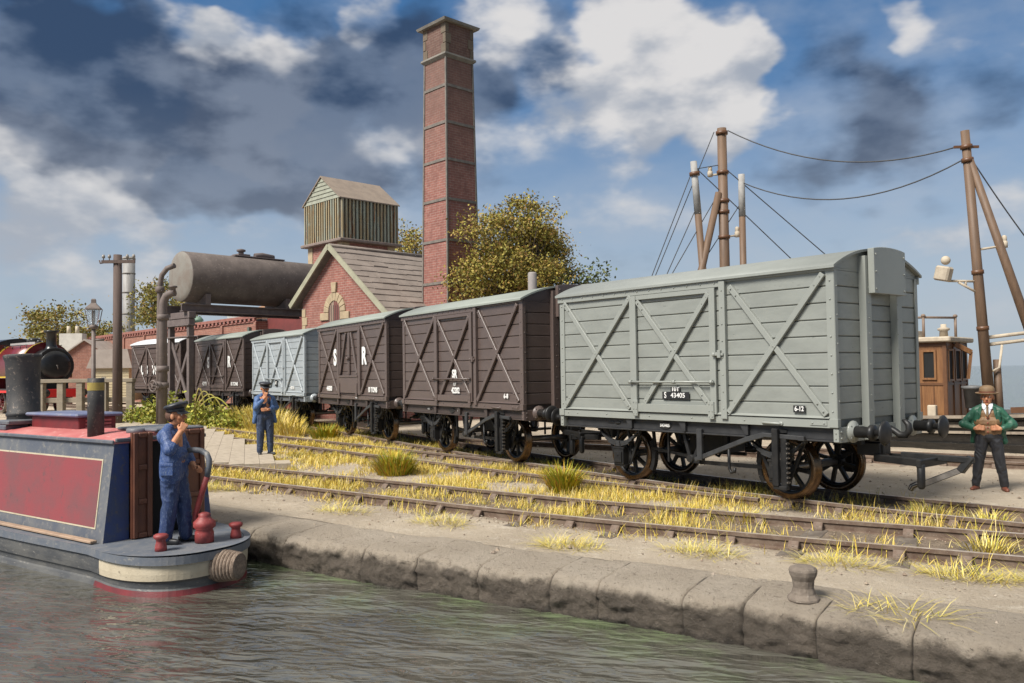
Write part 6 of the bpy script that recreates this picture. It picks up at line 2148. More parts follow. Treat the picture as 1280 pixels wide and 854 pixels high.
vl = MB(); vl.box(-6.9, 0.5, -1.17, -1.12, 1.02, 1.16); vl.box(-6.9, 0.5, 1.12, 1.17, 1.02, 1.16); vl.build('valance', m_lred, LC)
fr_ = MB(); fr_.box(-6.8, 0.5, -0.62, -0.56, 0.45, 1.16); fr_.box(-6.8, 0.5, 0.56, 0.62, 0.45, 1.16); fr_.build('frames', m_mar, LC)
for y in (-0.87, 0.87):
    b = MB(); Mb = Matrix.Translation((0.66, y, 1.02)) @ Matrix.Rotation(pi / 2, 4, 'Y')
    b.lathe([(0.17, 0), (0.17, 0.04), (0.11, 0.06), (0.10, 0.3)], 16, 0, Mb); bo_ = b.build('buffer', m_lred, LC)
    b = MB(); b.lathe([(0.05, 0.3), (0.05, 0.42), (0.2, 0.44), (0.2, 0.47), (0.02, 0.5)], 18, 0, Mb); b.build('buffer_head', m_lblk, bo_)
wl = wheel_mesh(0.56).build('wheel', [m_steel, m_mar], LC, loc=(-1.2, -0.665, 0.56))
for x in (-1.2, -3.1, -5.0):
    for s in (-1, 1):
        if (x, s) != (-1.2, -1):
            dupe(wl, LC, (x, s * 0.665, 0.56), (0, 0.3, 0 if s < 0 else pi))

# ------------------------------------------------------------------ cottages, hut, finial
m_white_wash = paint('whitewash', (0.55, 0.52, 0.46), (0.47, 0.44, 0.39), 0.85, 3, bumps=0.3)
m_tile = paint('cottage_roof', (0.36, 0.31, 0.27), (0.30, 0.255, 0.22), 0.9, 1.5, bumps=0.3)
ct = empty('cottage', (-59.6, 3.3, 0.2), radians(55), 'brick cottage with a pale roof and chimney behind the locomotive', 'cottage')
w = MB(); w.prism([(-1.7, 0), (2.6, 0), (2.6, 2.9), (0.3, 4.35), (-1.7, 3.0)], 0, 6, 'y'); w.build('wall', m_brk2, ct, uv=True)
r = MB(); r.prism([(-1.95, 2.85), (0.3, 4.45), (0.3, 4.36), (-1.95, 2.75)][::-1], -0.2, 6.2, 'y'); r.prism([(0.3, 4.45), (2.85, 2.80), (2.85, 2.70), (0.3, 4.36)][::-1], -0.2, 6.2, 'y'); r.build('roof', m_tile, ct)
c_ = MB(); c_.box(-2.2, -0.6, 1.6, 2.4, 2.9, 4.95); co2 = c_.build('chimney', m_white_wash, ct)
MB().lathe([(0.15, 4.95), (0.13, 5.5)], 10, 0, Matrix.Translation((-1.7, 2, 0))).build('chimney_pot', m_cream, co2)
MB().lathe([(0.15, 4.95), (0.13, 5.5)], 10, 0, Matrix.Translation((-1.1, 2, 0))).build('chimney_pot', m_cream, co2)
MB().box(1.2, 1.55, -0.04, 0.02, 0.6, 2.0).build('window', m_dark, ct)
cl_ = empty('clapboard_hut', (-53.0, 3.55, 0.2), radians(52), 'cream clapboard hut with a shallow roof beside the telegraph pole', 'hut')
w = MB()
for k in range(12):
    w.prism([(-1.05, 0.2 + k * 0.18), (1.3, 0.2 + k * 0.18), (1.3, 0.38 + k * 0.18), (-1.05, 0.38 + k * 0.18)], 0.0 - 0.03, 2.6, 'y')
    w.box(-1.07, 1.32, -0.055, -0.03, 0.2 + k * 0.18, 0.24 + k * 0.18)
w.build('wall', paint('clapboard', (0.52, 0.44, 0.28), (0.45, 0.38, 0.25), 0.8, 3), cl_)
r = MB(); r.prism([(-1.35, 2.32), (1.6, 2.32), (1.3, 3.55), (-0.85, 3.55)], -0.25, 2.9, 'y'); r.build('roof', m_tile, cl_)
MB().box(-0.45, -0.20, -0.075, -0.02, 0.9, 1.75).build('window', paint('window_grey', (0.28, 0.26, 0.22), (0.2, 0.19, 0.17), 0.5, 5), cl_)
MB().box(0.3, 0.42, -0.12, -0.06, 0.2, 2.3).build('downpipe', m_yel, cl_)
fi = empty('finial', (-40.6, -4.75, 0.2), 0, 'stone coloured finial with a red skirt at the left edge above the locomotive', 'finial')
p = MB(); p.lathe([(0.12, 0), (0.12, 3.55), (0.26, 3.6), (0.30, 3.7)], 12, 0, None); p.build('post', m_lamp, fi)
p = MB(); p.lathe([(0.30, 3.7), (0.26, 3.95)], 12); p.build('base', m_stone, fi)
p = MB(); p.lathe([(0.42, 3.96), (0.40, 4.03), (0.27, 4.15)], 12); p.build('skirt', m_red_pl, fi)
p = MB(); p.lathe([(0.25, 4.15), (0.22, 5.2), (0.30, 5.3), (0.30, 5.42), (0.22, 5.48)], 12); p.build('shaft', m_capq, fi)
hpz = empty('vent_pipe', (-16.5, 8.65, 0), 0, 'short grey vent pipe showing over the brown van roof, in front of the big tree', 'vent pipe')
MB().lathe([(0.16, 0), (0.16, 5.42), (0.13, 5.47)], 12).build('pipe', paint('vent_grey', (0.27, 0.24, 0.225), (0.22, 0.2, 0.19), 0.8, 4), hpz)

# ------------------------------------------------------------------ old fishing boat laid up behind the rear track
m_tar = paint('tarred_planks', (0.020, 0.019, 0.018), (0.042, 0.038, 0.034), 0.55, 3, wear=(0.13, 0.11, 0.09), wearamt=0.5, bumps=0.5, stretch=(1, 1, 5))
m_strake = paint('worn_strake', (0.30, 0.25, 0.19), (0.21, 0.17, 0.13), 0.85, 5, bumps=0.4)
m_varn = paint('varnished_wood', (0.24, 0.115, 0.045), (0.16, 0.07, 0.028), 0.45, 3, wear=(0.30, 0.17, 0.08), wearamt=0.3, bumps=0.3, stretch=(8, 8, 0.6))
m_varnd = paint('varnished_dark', (0.13, 0.058, 0.025), (0.10, 0.045, 0.02), 0.45, 4, bumps=0.3)
m_pale = paint('bleached_wood', (0.48, 0.41, 0.31), (0.37, 0.31, 0.235), 0.85, 5, bumps=0.4)
m_mast = paint('mast_brown', (0.155, 0.094, 0.056), (0.11, 0.068, 0.042), 0.6, 3, wear=(0.12, 0.07, 0.045), wearamt=0.25, bumps=0.15, stretch=(4, 4, 0.5))
m_mgrey = paint('mast_grey_tip', (0.33, 0.32, 0.30), (0.26, 0.25, 0.235), 0.7, 5, bumps=0.2)
FB = empty('fishing_boat', (-3.35, 10.6, 0), radians(8), 'old wooden fishing boat with tarred hull and varnished wheelhouse laid up behind the rear track', 'boat')
def gun(x):
    return 0.70 + 0.032 * x + 0.006 * x * x
hb = MB()
xs_ = [-7 + 0.5 * k for k in range(39)]
lev = [(0.0, 1.0), (0.03, 0.86), (-0.02, 0.855), (0.03, 0.62), (0.03, 0.50), (-0.02, 0.495), (0.02, 0.26), (-0.04, 0.255), (0.02, 0.02), (0.10, -0.02)]
def hullpt(x, o, f, side):
    tp = max(0.0, (x - 7.5) / 5.0)
    w = 2.1 * (1 - tp ** 2)
    z = -0.17 + (gun(x) + 0.17) * f
    yin = (1 - f) * 0.25 * (1 if f > -0.5 else 1)
    y = 2.1 - (w - yin + (-o)) if side < 0 else 2.1 + (w - yin - o)
    return (x, y, z)
for side in (-1, 1):
    o0 = len(hb.v)
    for (o, f) in lev:
        for x in xs_:
            hb.v.append(hullpt(x, o, f, side))
    n = len(xs_)
    for i in range(len(lev) - 1):
        for k in range(n - 1):
            a = [o0 + i * n + k, o0 + i * n + k + 1, o0 + (i + 1) * n + k + 1, o0 + (i + 1) * n + k]
            hb.f.append(a if side > 0 else a[::-1]); hb.mi.append(0); hb.sm.append(False)
hl_ = hb.build('hull', m_tar, FB)
for f, w_, h_ in ((1.0, 0.16, 0.07), (0.57, 0.09, 0.06)):
    st_ = MB()
    for k in range(len(xs_) - 1):
        a = Vector(hullpt(xs_[k], -0.03, f, -1)); b2 = Vector(hullpt(xs_[k + 1] + 0.02, -0.03, f, -1))
        st_.beam(a, b2, w_, h_)
    st_.build('rubbing_strake', m_strake, hl_)
dk = MB()
dk.prism([(x, hullpt(x, 0.05, 1, -1)[1]) for x in xs_] + [(x, hullpt(x, 0.05, 1, 1)[1]) for x in xs_[::-1]], 0.45, 0.52, 'z')
dk.build('deck', m_strake, FB)
bw_ = MB()
for k in range(17, len(xs_) - 1):
    a = Vector(hullpt(xs_[k], 0.15, 1.0, -1)); b2 = Vector(hullpt(xs_[k + 1] + 0.02, 0.15, 1.0, -1))
    bw_.beam(a + Vector((0, 0, 0.13)), b2 + Vector((0, 0, 0.13)), 0.05, 0.14)
bw_.build('bulwark', m_varnd, FB)
wh = MB()
X0, X1, Y0, Y1, Z0, Z1 = -2.1, 0.0, 0.55, 2.35, 0.52, 2.56
wh.box(X0, X1, Y0, Y1, Z0, Z1)
who = wh.build('wheelhouse', m_varn, FB)
tr_ = MB()
for x in (X0 + 0.03, X1 - 0.025):
    tr_.box(x - 0.045, x + 0.045, Y0 - 0.03, Y0 + 0.0, Z0, Z1)
for x in (X0 + 0.55, X0 + 1.1, X1 - 0.30, X1 - 0.60):
    tr_.box(x - 0.012, x + 0.012, Y0 - 0.012, Y0, Z0, Z0 + 0.95)
for z in (Z0 + 0.95, Z1 - 0.10):
    tr_.box(X0, X1, Y0 - 0.022, Y0, z, z + 0.06)
    tr_.box(X1, X1 + 0.022, Y0, Y1, z, z + 0.06)
for y in (Y0 + 0.03, Y0 + 0.6, Y0 + 1.2, Y1 - 0.03):
    tr_.box(X1, X1 + 0.03, y - 0.035, y + 0.035, Z0, Z1)
tr_.build('framing', m_varnd, who)
def win(x0, x1, y0, y1, z0, z1, face):
    f = MB(); g = MB()
    if face == 'y':
        for a in ((x0 - .05, x1 + .05, z0 - .05, z0), (x0 - .05, x1 + .05, z1, z1 + .05), (x0 - .05, x0, z0, z1), (x1, x1 + .05, z0, z1)):
            f.box(a[0], a[1], Y0 - 0.045, Y0, a[2], a[3])
        g.box(x0, x1, Y0 - 0.012, Y0 - 0.002, z0, z1)
    else:
        for a in ((y0 - .05, y1 + .05, z0 - .05, z0), (y0 - .05, y1 + .05, z1, z1 + .05), (y0 - .05, y0, z0, z1), (y1, y1 + .05, z0, z1)):
            f.box(X1, X1 + 0.045, a[0], a[1], a[2], a[3])
        g.box(X1 + 0.002, X1 + 0.012, y0, y1, z0, z1)
    fo = f.build('window', m_varn, who)
    g.build('pane', m_dark, fo)
win(-0.52, -0.27, 0, 0, 1.66, 2.32, 'y')
win(-1.65, -1.35, 0, 0, 1.66, 2.32, 'y')
win(0, 0, Y0 + 0.16, Y0 + 0.50, 1.62, 2.34, 'x')
win(0, 0, Y0 + 0.72, Y0 + 1.10, 1.62, 2.34, 'x')
win(0, 0, Y0 + 1.3, Y0 + 1.66, 1.62, 2.34, 'x')
pd = MB()
pd.beam((X1 + 0.05, Y0 + 0.62, 2.52), (X1 + 0.38, Y0 + 0.80, 2.30), 0.10, 0.12); pd.beam((X1 + 0.38, Y0 + 0.80, 2.32), (X1 + 0.30, Y0 + 0.78, 1.62), 0.06, 0.08)
pd.build('door_leaf', m_varn, who)
rf = MB()
rf.box(X0 - 0.15, X1 + 0.16, Y0 - 0.16, Y1 + 0.15, Z1 + 0.005, Z1 + 0.14)
rf.build('wheelhouse_roof', m_pale, FB, bevel=0.03)
tp_ = MB()
for k in range(6):
    x = X0 + 0.25 + k * 0.22
    tp_.prism([(x - 0.09, Z1 + 0.142), (x + 0.09, Z1 + 0.142), (x + 0.05, Z1 + 0.30 + 0.03 * (k % 2)), (x - 0.06, Z1 + 0.28)], Y0 + 0.1, Y0 + 0.6, 'y')
tp_.build('canvas_bundle', m_pale, FB, bevel=0.02)
ra = MB()
for (x, y) in ((X0 + 0.2, Y0 + 0.15), (-0.55, Y0 + 0.15), (-0.05, Y0 + 1.1)):
    ra.tube([(x, y, Z1 + 0.1), (x, y, Z1 + 0.68)], 0.035, 8); ra.ell((x, y, Z1 + 0.70), (0.06, 0.06, 0.05), 8, 6)
ra.tube([(X0 + 0.2, Y0 + 0.15, Z1 + 0.66), (-0.55, Y0 + 0.15, Z1 + 0.66), (-0.05, Y0 + 1.1, Z1 + 0.66)], 0.03, 8)
ra.build('roof_rail', paint('rail_bronze', (0.22, 0.155, 0.11), (0.16, 0.11, 0.08), 0.6, 6), FB)
vp_ = MB(); vp_.lathe([(0.11, 0), (0.10, 0.16), (0.15, 0.19), (0.15, 0.23), (0.07, 0.26), (0.07, 0.34)], 12, 0, Matrix.Translation((-0.2, Y0 + 0.6, Z1 + 0.14))); vp_.build('roof_vent', m_pale, FB)
ex = MB(); ex.tube([(-0.95, Y0 - 0.22, 0.6), (-0.95, Y0 - 0.22, 1.95)], 0.085, 12)
exo = ex.build('exhaust_pipe', m_mgrey, FB)
ex = MB(); ex.box(-1.12, -0.78, Y0 - 0.36, Y0 - 0.06, 1.95, 2.28); ex.box(-1.16, -0.74, Y0 - 0.40, Y0 - 0.05, 2.281, 2.33); ex.build('lantern_box', m_varnd, exo, bevel=0.012)
bk_ = MB(); bk_.lathe([(0.18, 0.55), (0.22, 1.02), (0.26, 1.03), (0.27, 1.09), (0.05, 1.12)], 16, 0, Matrix.Translation((0.55, 0.75, 0.35))); bk_.build('deck_drum', paint('drum_grey', (0.10, 0.10, 0.10), (0.15, 0.15, 0.145), 0.5, 5), FB)
bs_ = MB(); bs_.box(-0.35, -0.15, 0.12, 0.3, 0.5, 0.98); bs_.build('bitt', m_pale, FB, bevel=0.02)
# masts
def mast(name, label, p, q, r0, r1, cat='mast', tip=0.0, group=None):
    root = empty(name, p, 0, label, cat, group)
    d = Vector(q) - Vector(p)
    m = MB()
    if tip:
        a = d * (1 - tip)
        m.tube([Vector((0, 0, 0)), a], [r0, r1 + (r0 - r1) * tip], 14)
        m.build('pole', m_mast, root)
        m = MB(); m.tube([a, d], [r1 + (r0 - r1) * tip + 0.004, r1], 14)
        m.build('tip', m_mgrey, root)
    else:
        m.tube([Vector((0, 0, 0)), d], [r0, r1], 14)
        m.build('pole', m_mast, root)
    return root, d
def collar(root, d, t, r, mat=None):
    c = d * t
    u = d.normalized()
    m = MB(); m.tube([c - u * 0.05, c + u * 0.05], r, 14)
    return m.build('collar', mat or m_varnd, root)
def insul(root, c, dirv, nm='block'):
    c = Vector(c); dv_ = Vector(dirv)
    m = MB()
    m.tube([c, c + dv_], 0.028, 8, 0)
    e = c + dv_
    m.lathe([(0.03, -0.06), (0.075, -0.05), (0.075, 0.10), (0.05, 0.11), (0.06, 0.13), (0.06, 0.22), (0.03, 0.25)], 10, 0, Matrix.Translation(e))
    return m.build(nm, m_pale, root)
mA, dA = mast('mast', 'right hand brown mast with a lamp bracket rising from the fishing boat', (-2.40, 11.15, 0.5), (-2.56, 10.58, 7.65), 0.13, 0.098)
for t in (0.945, 0.90, 0.52, 0.33): collar(mA, dA, t, 0.138)
bm_ = MB(); bm_.beam(dA * 0.945 + Vector((-0.19, -0.23, 0)), dA * 0.945 + Vector((0.19, 0.23, 0)), 0.05, 0.06); bm_.build('crosstree', m_varnd, mA)
insul(mA, dA * 0.595, (0.44, 0.55, 0.10))
lm = MB()
a = dA * 0.475
for (p, q) in ((Vector((0, 0, 0.1)), Vector((-0.46, -0.58, 0.12))), (Vector((0, 0, -0.2)), Vector((-0.3, -0.4, 0.08))), (Vector((-0.2, -0.25, -0.02)), Vector((-0.2, -0.25, 0.13))), (Vector((-0.46, -0.58, 0.12)), Vector((-0.5, -0.62, 0.2)))):
    lm.tube([a + p, a + q], 0.03, 8)
lo = lm.build('lamp_bracket', m_pale, mA)
lm = MB()
Ml = Matrix.Translation(a + Vector((-0.56, -0.70, 0.12))) @ Matrix.Rotation(0.25, 4, 'Y')
lm.box(-0.17, 0.17, -0.14, 0.14, 0.0, 0.36, 0, Ml); lm.ell(Ml @ Vector((-0.02, 0, 0.50)), (0.11, 0.11, 0.11), 12, 8)
lm.build('masthead_lamp', m_pale, lo, bevel=0.04)
sA, dS = mast('mast_strut', 'slanting brown spar leaning against the right hand mast', (-1.35, 12.5, 0.6), (-2.50, 10.62, 6.98), 0.125, 0.085, 'spar')
mst = MB()
for z, o in ((2.62, 0.0), (2.45, 0.06)):
    mst.tube([(-2.50, 11.0 + o, z), (-1.2, 12.6 + o, z + 0.22)], 0.045, 8)
mst.tube([(-2.16, 11.3, 2.45), (-2.2, 11.2, 1.9), (-2.35, 11.1, 1.8)], 0.03, 8)
tag(mst.build('boom', m_pale), 'pair of pale horizontal spars lashed to the right hand mast', 'spar')
sm_ = MB(); sm_.tube([(-2.28, 11.35, 0.5), (-2.30, 11.32, 2.1)], [0.10, 0.085], 10)
tag(sm_.build('short_post', m_mast), 'short brown post standing close beside the foot of the right hand mast', 'post')
mB, dB = mast('mast', 'tallest brown mast standing behind the grey van, between two grey tipped spars', (-8.95, 9.6, -0.2), (-8.71, 9.28, 8.92), 0.165, 0.132)
for t in (0.985, 0.86, 0.77, 0.735, 0.655): collar(mB, dB, t, 0.172)
insul(mB, dB * 0.855 + Vector((-0.02, 0, 0)), (-0.22, -0.27, -0.02)); insul(mB, dB * 0.655, (0.24, 0.30, 0.05))
mC, dC = mast('spar', 'left spar with a grey tip leaning beside the tallest mast', (-9.0, 9.15, -0.1), (-9.26, 8.66, 7.97), 0.118, 0.095, 'spar', 0.19)
collar(mC, dC, 0.955, 0.15)
mD, dD = mast('spar', 'upright right spar with a grey tip beside the tallest mast', (-8.50, 9.85, -0.1), (-8.40, 9.74, 7.58), 0.10, 0.093, 'spar', 0.16)
mE, dE = mast('spar', 'bare brown spar slanting up to the middle of the tallest mast', (-10.0, 7.95, -0.1), (-8.80, 9.2, 7.05), 0.115, 0.10, 'spar')
m_wire = paint('wire', (0.035, 0.035, 0.037), (0.05, 0.05, 0.05), 0.6, 9, bumps=0)
def wire(p, q, sag, r, label, n=16):
    p = Vector(p); q = Vector(q)
    pts = []
    for k in range(n + 1):
        t = k / n
        c = p.lerp(q, t)
        c.z -= sag * 4 * t * (1 - t)
        pts.append(c)
    m = MB(); m.tube(pts, r, 6)
    tag(m.build('cable', m_wire), label, 'cable', 'rigging wires of the masts')
wire((-8.62, 9.45, 8.86), (-2.70, 10.50, 7.28), 0.62, 0.017, 'upper slack wire sagging between the tallest mast and the right hand mast')
wire((-8.38, 9.72, 7.34), (-2.60, 10.55, 6.95), 0.72, 0.017, 'lower slack wire sagging between the grey tipped spar and the right hand mast')
wire((-2.45, 10.68, 6.92), (-1.0, 13.0, 3.4), 0.15, 0.017, 'wire falling to the right from the top of the right hand mast')
wire((-8.86, 9.12, 8.82), (-10.4, 7.7, 3.9), 0.0, 0.013, 'longest left stay falling from the top of the tallest mast')
wire((-9.26, 8.66, 7.80), (-10.2, 7.55, 4.2), 0.0, 0.013, 'stay falling left from the grey tip of the left spar')
wire((-9.22, 8.68, 6.6), (-10.1, 7.6, 3.6), 0.0, 0.013, 'lower stay falling left from the middle of the left spar')
wire((-8.80, 9.2, 7.05), (-9.9, 7.9, 4.2), 0.0, 0.013, 'stay falling left from the head of the bare slanting spar')
wire((-8.45, 9.7, 6.7), (-9.5, 8.5, 4.3), 0.0, 0.013, 'stay falling left from the right grey tipped spar')
wire((-9.24, 8.68, 7.82), (-7.0, 11.4, 4.3), 0.0, 0.015, 'stay crossing down to the right from the left spar')
wire((-8.66, 9.40, 7.72), (-6.4, 12.2, 4.5), 0.0, 0.015, 'stay falling right from the tallest mast')
wire((-9.2, 8.7, 7.75), (-8.8, 9.2, 7.85), 0.0, 0.013, 'short wire joining the left spar to the tallest mast')

# ------------------------------------------------------------------ quay bollard
bo = MB()
profb = [(0.155, 0.0), (0.15, 0.03), (0.115, 0.07), (0.098, 0.13), (0.105, 0.20), (0.128, 0.25), (0.135, 0.29), (0.125, 0.32), (0.085, 0.335), (0.02, 0.34)]
bo.lathe(profb, 9, 0, None, smooth=False)
bob = bo.build('bollard', paint('bollard_stone', (0.135, 0.108, 0.085), (0.19, 0.155, 0.122), 0.9, 9, wear=(0.30, 0.26, 0.215), wearamt=0.3, bumps=0.7), None, loc=(1.80, -3.78, -0.168), bevel=0.012)
bob.scale = (0.98, 0.98, 0.95)
tag(bob, 'squat worn stone mooring bollard standing near the quay edge', 'bollard')

# ------------------------------------------------------------------ vegetation
def blades_mesh(name, P, H, Wd, A, Lean, mat, droop=0.35, parent=None):
    """grass blades: root P (n,3), height H, width Wd, azimuth A, lean; two bent segments each"""
    n = len(P)
    d = np.stack([np.cos(A), np.sin(A), np.zeros(n)], 1)
    s = np.stack([-np.sin(A), np.cos(A), np.zeros(n)], 1)
    up_ = np.array([0, 0, 1.0])
    m = P + up_ * (H * 0.55 * np.cos(Lean))[:, None] + d * (H * 0.55 * np.sin(Lean))[:, None]
    L2 = np.minimum(Lean + droop, 1.75)
    t = m + up_ * (H * 0.45 * np.cos(L2))[:, None] + d * (H * 0.45 * np.sin(L2))[:, None]
    V = np.stack([P - s * Wd[:, None], P + s * Wd[:, None], m + s * (Wd * 0.8)[:, None], m - s * (Wd * 0.8)[:, None], t], 1).reshape(-1, 3)
    i = np.arange(n)[:, None] * 5
    me = bpy.data.meshes.new(name)
    nf = 2 * n
    me.vertices.add(5 * n)
    me.vertices.foreach_set('co', V.astype(np.float32).ravel())
    loops = np.concatenate([i + np.array([0, 1, 2, 3]), i + np.array([3, 2, 4])], 1)
    me.loops.add(7 * n)
    me.loops.foreach_set('vertex_index', loops.astype(np.int32).ravel())
    me.polygons.add(nf)
    st = (np.arange(n)[:, None] * 7 + np.array([0, 4])).ravel()
    me.polygons.foreach_set('loop_start', st.astype(np.int32))
    me.update(calc_edges=True)
    me.validate()
    me.materials.append(mat)
    o = bpy.data.objects.new(name, me)
    COL.objects.link(o)
    if parent:
        o.parent = parent
    return o
STRAW = [(0.64, 0.45, 0.065), (0.72, 0.53, 0.12), (0.54, 0.35, 0.045), (0.78, 0.66, 0.32), (0.60, 0.45, 0.06), (0.34, 0.31, 0.045), (0.68, 0.48, 0.08), (0.27, 0.27, 0.04), (0.74, 0.58, 0.18)]
m_straw = leafmat('dry_grass', STRAW)
m_tuss = leafmat('tussock_grass', [(0.50, 0.42, 0.03), (0.30, 0.33, 0.02), (0.16, 0.22, 0.02), (0.58, 0.42, 0.03), (0.42, 0.17, 0.03), (0.34, 0.36, 0.03), (0.09, 0.13, 0.02)])
m_spray = leafmat('pale_grass', [(0.66, 0.50, 0.08), (0.74, 0.64, 0.30), (0.50, 0.42, 0.05), (0.70, 0.54, 0.10), (0.28, 0.30, 0.04)])
rng = np.random.default_rng(11)
nearx = np.array([p.x for p in smooth_path(NEAR, 0.4)]); neary = np.array([p.y for p in smooth_path(NEAR, 0.4)])
midx = np.array([p.x for p in smooth_path(MID, 0.4)]); midy = np.array([p.y for p in smooth_path(MID, 0.4)])
mainx = np.array([p.x for p in MAINP]); mainy = np.array([p.y for p in MAINP])
NC = 700000
gx = rng.uniform(-30, 5.5, NC); gy = rng.uniform(-8, 7.5, NC)
yn = np.interp(gx, nearx, neary); ym = np.interp(gx, mainx, mainy); yd = np.interp(gx, midx, midy)
dn = (gy - yn) * 0.955
dens = np.zeros(NC)
between = (dn > 0.76) & (gy < ym - 0.70)
dens = np.where(between, 0.80, dens)
dens = np.where(np.abs(dn) < 0.60, 0.62, dens)
dens = np.where((dn < -0.76) & (dn > -1.12), 0.22, dens)
dens = np.where((np.abs(gy - ym) < 0.55), 0.30, dens)
dens = np.where((gy > ym + 0.7) & (gy < ym + 1.3), 0.16, dens)
dens *= np.where(gx > -1.0, 0.42, 1.0) * np.where(gx > 1.0, 0.6, 1.0)
for sg in (-1, 1):
    dens = np.where(np.abs(dn - sg * 0.685) < 0.05, 0, dens)
u_ = rng.uniform(0, 1, NC)
pre = (u_ < dens * 1.6) & (gy > edge_y(gx) + 0.5)
gx, gy, dens, u_ = gx[pre], gy[pre], dens[pre], u_[pre]
# noise looked up on a coarse lattice
lx = np.arange(-31, 7, 0.12); ly = np.arange(-9, 8.5, 0.12)
N1 = np.array([[fbm(a, b_, 0.75, 4, 5.0) + 0.47 * fbm(a, b_, 2.6, 3, 9.0) for a in lx] for b_ in ly])
pnk = N1[((gy + 9) / 0.12).astype(int), ((gx + 31) / 0.12).astype(int)]
dens = dens * np.clip(0.62 + 1.9 * pnk, 0.01, 1.6)
PX = np.array([p[0] for p in poly]); PY = np.array([p[1] for p in poly])
inb = np.zeros(len(gx), bool)
for i in range(len(PX)):
    j = i - 1
    cr = (PY[i] > gy) != (PY[j] > gy)
    with np.errstate(divide='ignore', invalid='ignore'):
        inb ^= cr & (gx < (PX[j] - PX[i]) * (gy - PY[i]) / (PY[j] - PY[i]) + PX[i])
dens = np.where(inb, 0.0, dens)
barep = ((gx + 9.3) / 3.2) ** 2 + ((gy + 2.5) / 0.55) ** 2 < 1
dens = np.where(barep, dens * 0.25, dens)
keep = u_ < dens
gx, gy = gx[keep], gy[keep]
far = np.clip((-gx - 5) / 20, 0, 1)
H = rng.uniform(0.05, 0.19, len(gx)) * (1 + 0.25 * np.clip(pnk[keep] * 3, -1, 1)) * np.where(gx > -3, 1.45, 1.0)
P = np.stack([gx, gy, np.array([-0.15 + gz(a) + 0.03 * fbm(a, b_, 0.9) for a, b_ in zip(gx, gy)])], 1)
g_ = blades_mesh('dry_grass', P, H, rng.uniform(0.0022, 0.0050, len(gx)) * (1 + far * 1.3), rng.uniform(0, 2 * pi, len(gx)), rng.uniform(0.1, 1.25, len(gx)), m_straw)
tag(g_, kind='stuff')
print('grass blades', len(gx))
# loose stones and cinders on the yard, thickest along the rails
NP = 26000
sx = rng.uniform(-14, 6, NP); sy = rng.uniform(-6, 6.5, NP)
dn_ = np.abs(np.abs((sy - np.interp(sx, nearx, neary)) * 0.955) - 0.75); dm_ = np.abs(np.abs(sy - np.interp(sx, mainx, mainy)) - 0.75)
pr_ = 0.10 + 0.75 * np.exp(-(np.minimum(dn_, dm_) / 0.28) ** 2)
kp = (rng.uniform(0, 1, NP) < pr_) & (sy > edge_y(sx) + 0.5)
sx, sy = sx[kp], sy[kp]
n_ = len(sx)
szs = rng.uniform(0.006, 0.022, n_) * np.where(rng.uniform(0, 1, n_) < 0.04, 1.9, 1)
oc = np.array([(1, 0, 0), (0, 1, 0), (-1, 0, 0), (0, -1, 0), (0, 0, 0.8), (0, 0, -0.6)], float)
ra_ = rng.uniform(0, 2 * pi, n_)
V_ = oc[None] * (szs[:, None, None] * rng.uniform(0.6, 1.3, (n_, 6, 1)))
V_ = np.stack([V_[..., 0] * np.cos(ra_)[:, None] - V_[..., 1] * np.sin(ra_)[:, None], V_[..., 0] * np.sin(ra_)[:, None] + V_[..., 1] * np.cos(ra_)[:, None], V_[..., 2]], -1)
sz_ = np.array([-0.137 + gz(a) + (0.03 * fbm(a, b_, 0.9) if b_ - edge_y(a) > 1.0 else -0.02) for a, b_ in zip(sx, sy)])
V_ += np.stack([sx, sy, sz_ + szs * 0.25], 1)[:, None]
tri = np.array([(0, 1, 4), (1, 2, 4), (2, 3, 4), (3, 0, 4), (1, 0, 5), (2, 1, 5), (3, 2, 5), (0, 3, 5)])
F_ = (tri[None] + (np.arange(n_) * 6)[:, None, None]).reshape(-1, 3)
me_ = bpy.data.meshes.new('gravel')
me_.from_pydata(V_.reshape(-1, 3).tolist(), [], F_.tolist())
me_.materials.append(leafmat('loose_stone', [(0.30, 0.24, 0.18), (0.40, 0.33, 0.25), (0.20, 0.15, 0.11), (0.46, 0.40, 0.32), (0.16, 0.12, 0.09), (0.36, 0.27, 0.2)], 0.95))
go_ = bpy.data.objects.new('gravel', me_); COL.objects.link(go_)
tag(go_, kind='stuff')
def tussock(name, label, x, y, n, h, r, mat, lean=(0.0, 0.75), w=(0.006, 0.011), group=None, droop=0.35, z=None, squash=1.0, turn=0.0):
    a0 = rng.uniform(0, 2 * pi, n); rr_ = r * np.sqrt(rng.uniform(0, 1, n))
    P = np.stack([rr_ * np.cos(a0), rr_ * np.sin(a0), np.zeros(n)], 1)
    P[:, 1] *= squash
    if turn:
        P = np.stack([P[:, 0] * cos(turn) - P[:, 1] * sin(turn), P[:, 0] * sin(turn) + P[:, 1] * cos(turn), P[:, 2]], 1)
    A = a0 + rng.normal(0, 0.5 if squash == 1 else 1.3, n)
    Ln = lean[0] + (lean[1] - lean[0]) * (0.25 + 0.75 * rr_ / r) * rng.uniform(0.5, 1.15, n)
    o = blades_mesh(name, P, h * rng.uniform(0.55, 1.05, n), rng.uniform(w[0], w[1], n), A, Ln, mat, droop)
    o.location = (x, y, (-0.145 + gz(x)) if z is None else z)
    tag(o, label, 'grass tuft', group)
    return o
tussock('grass_tussock', 'bright green and yellow tussock below the rear wheel of the large grey van', -4.55, -0.95, 520, 0.62, 0.20, m_tuss)
tussock('grass_tussock', 'wide green and orange tussock between the tracks below the second van', -8.75, -1.75, 620, 0.60, 0.34, m_tuss)
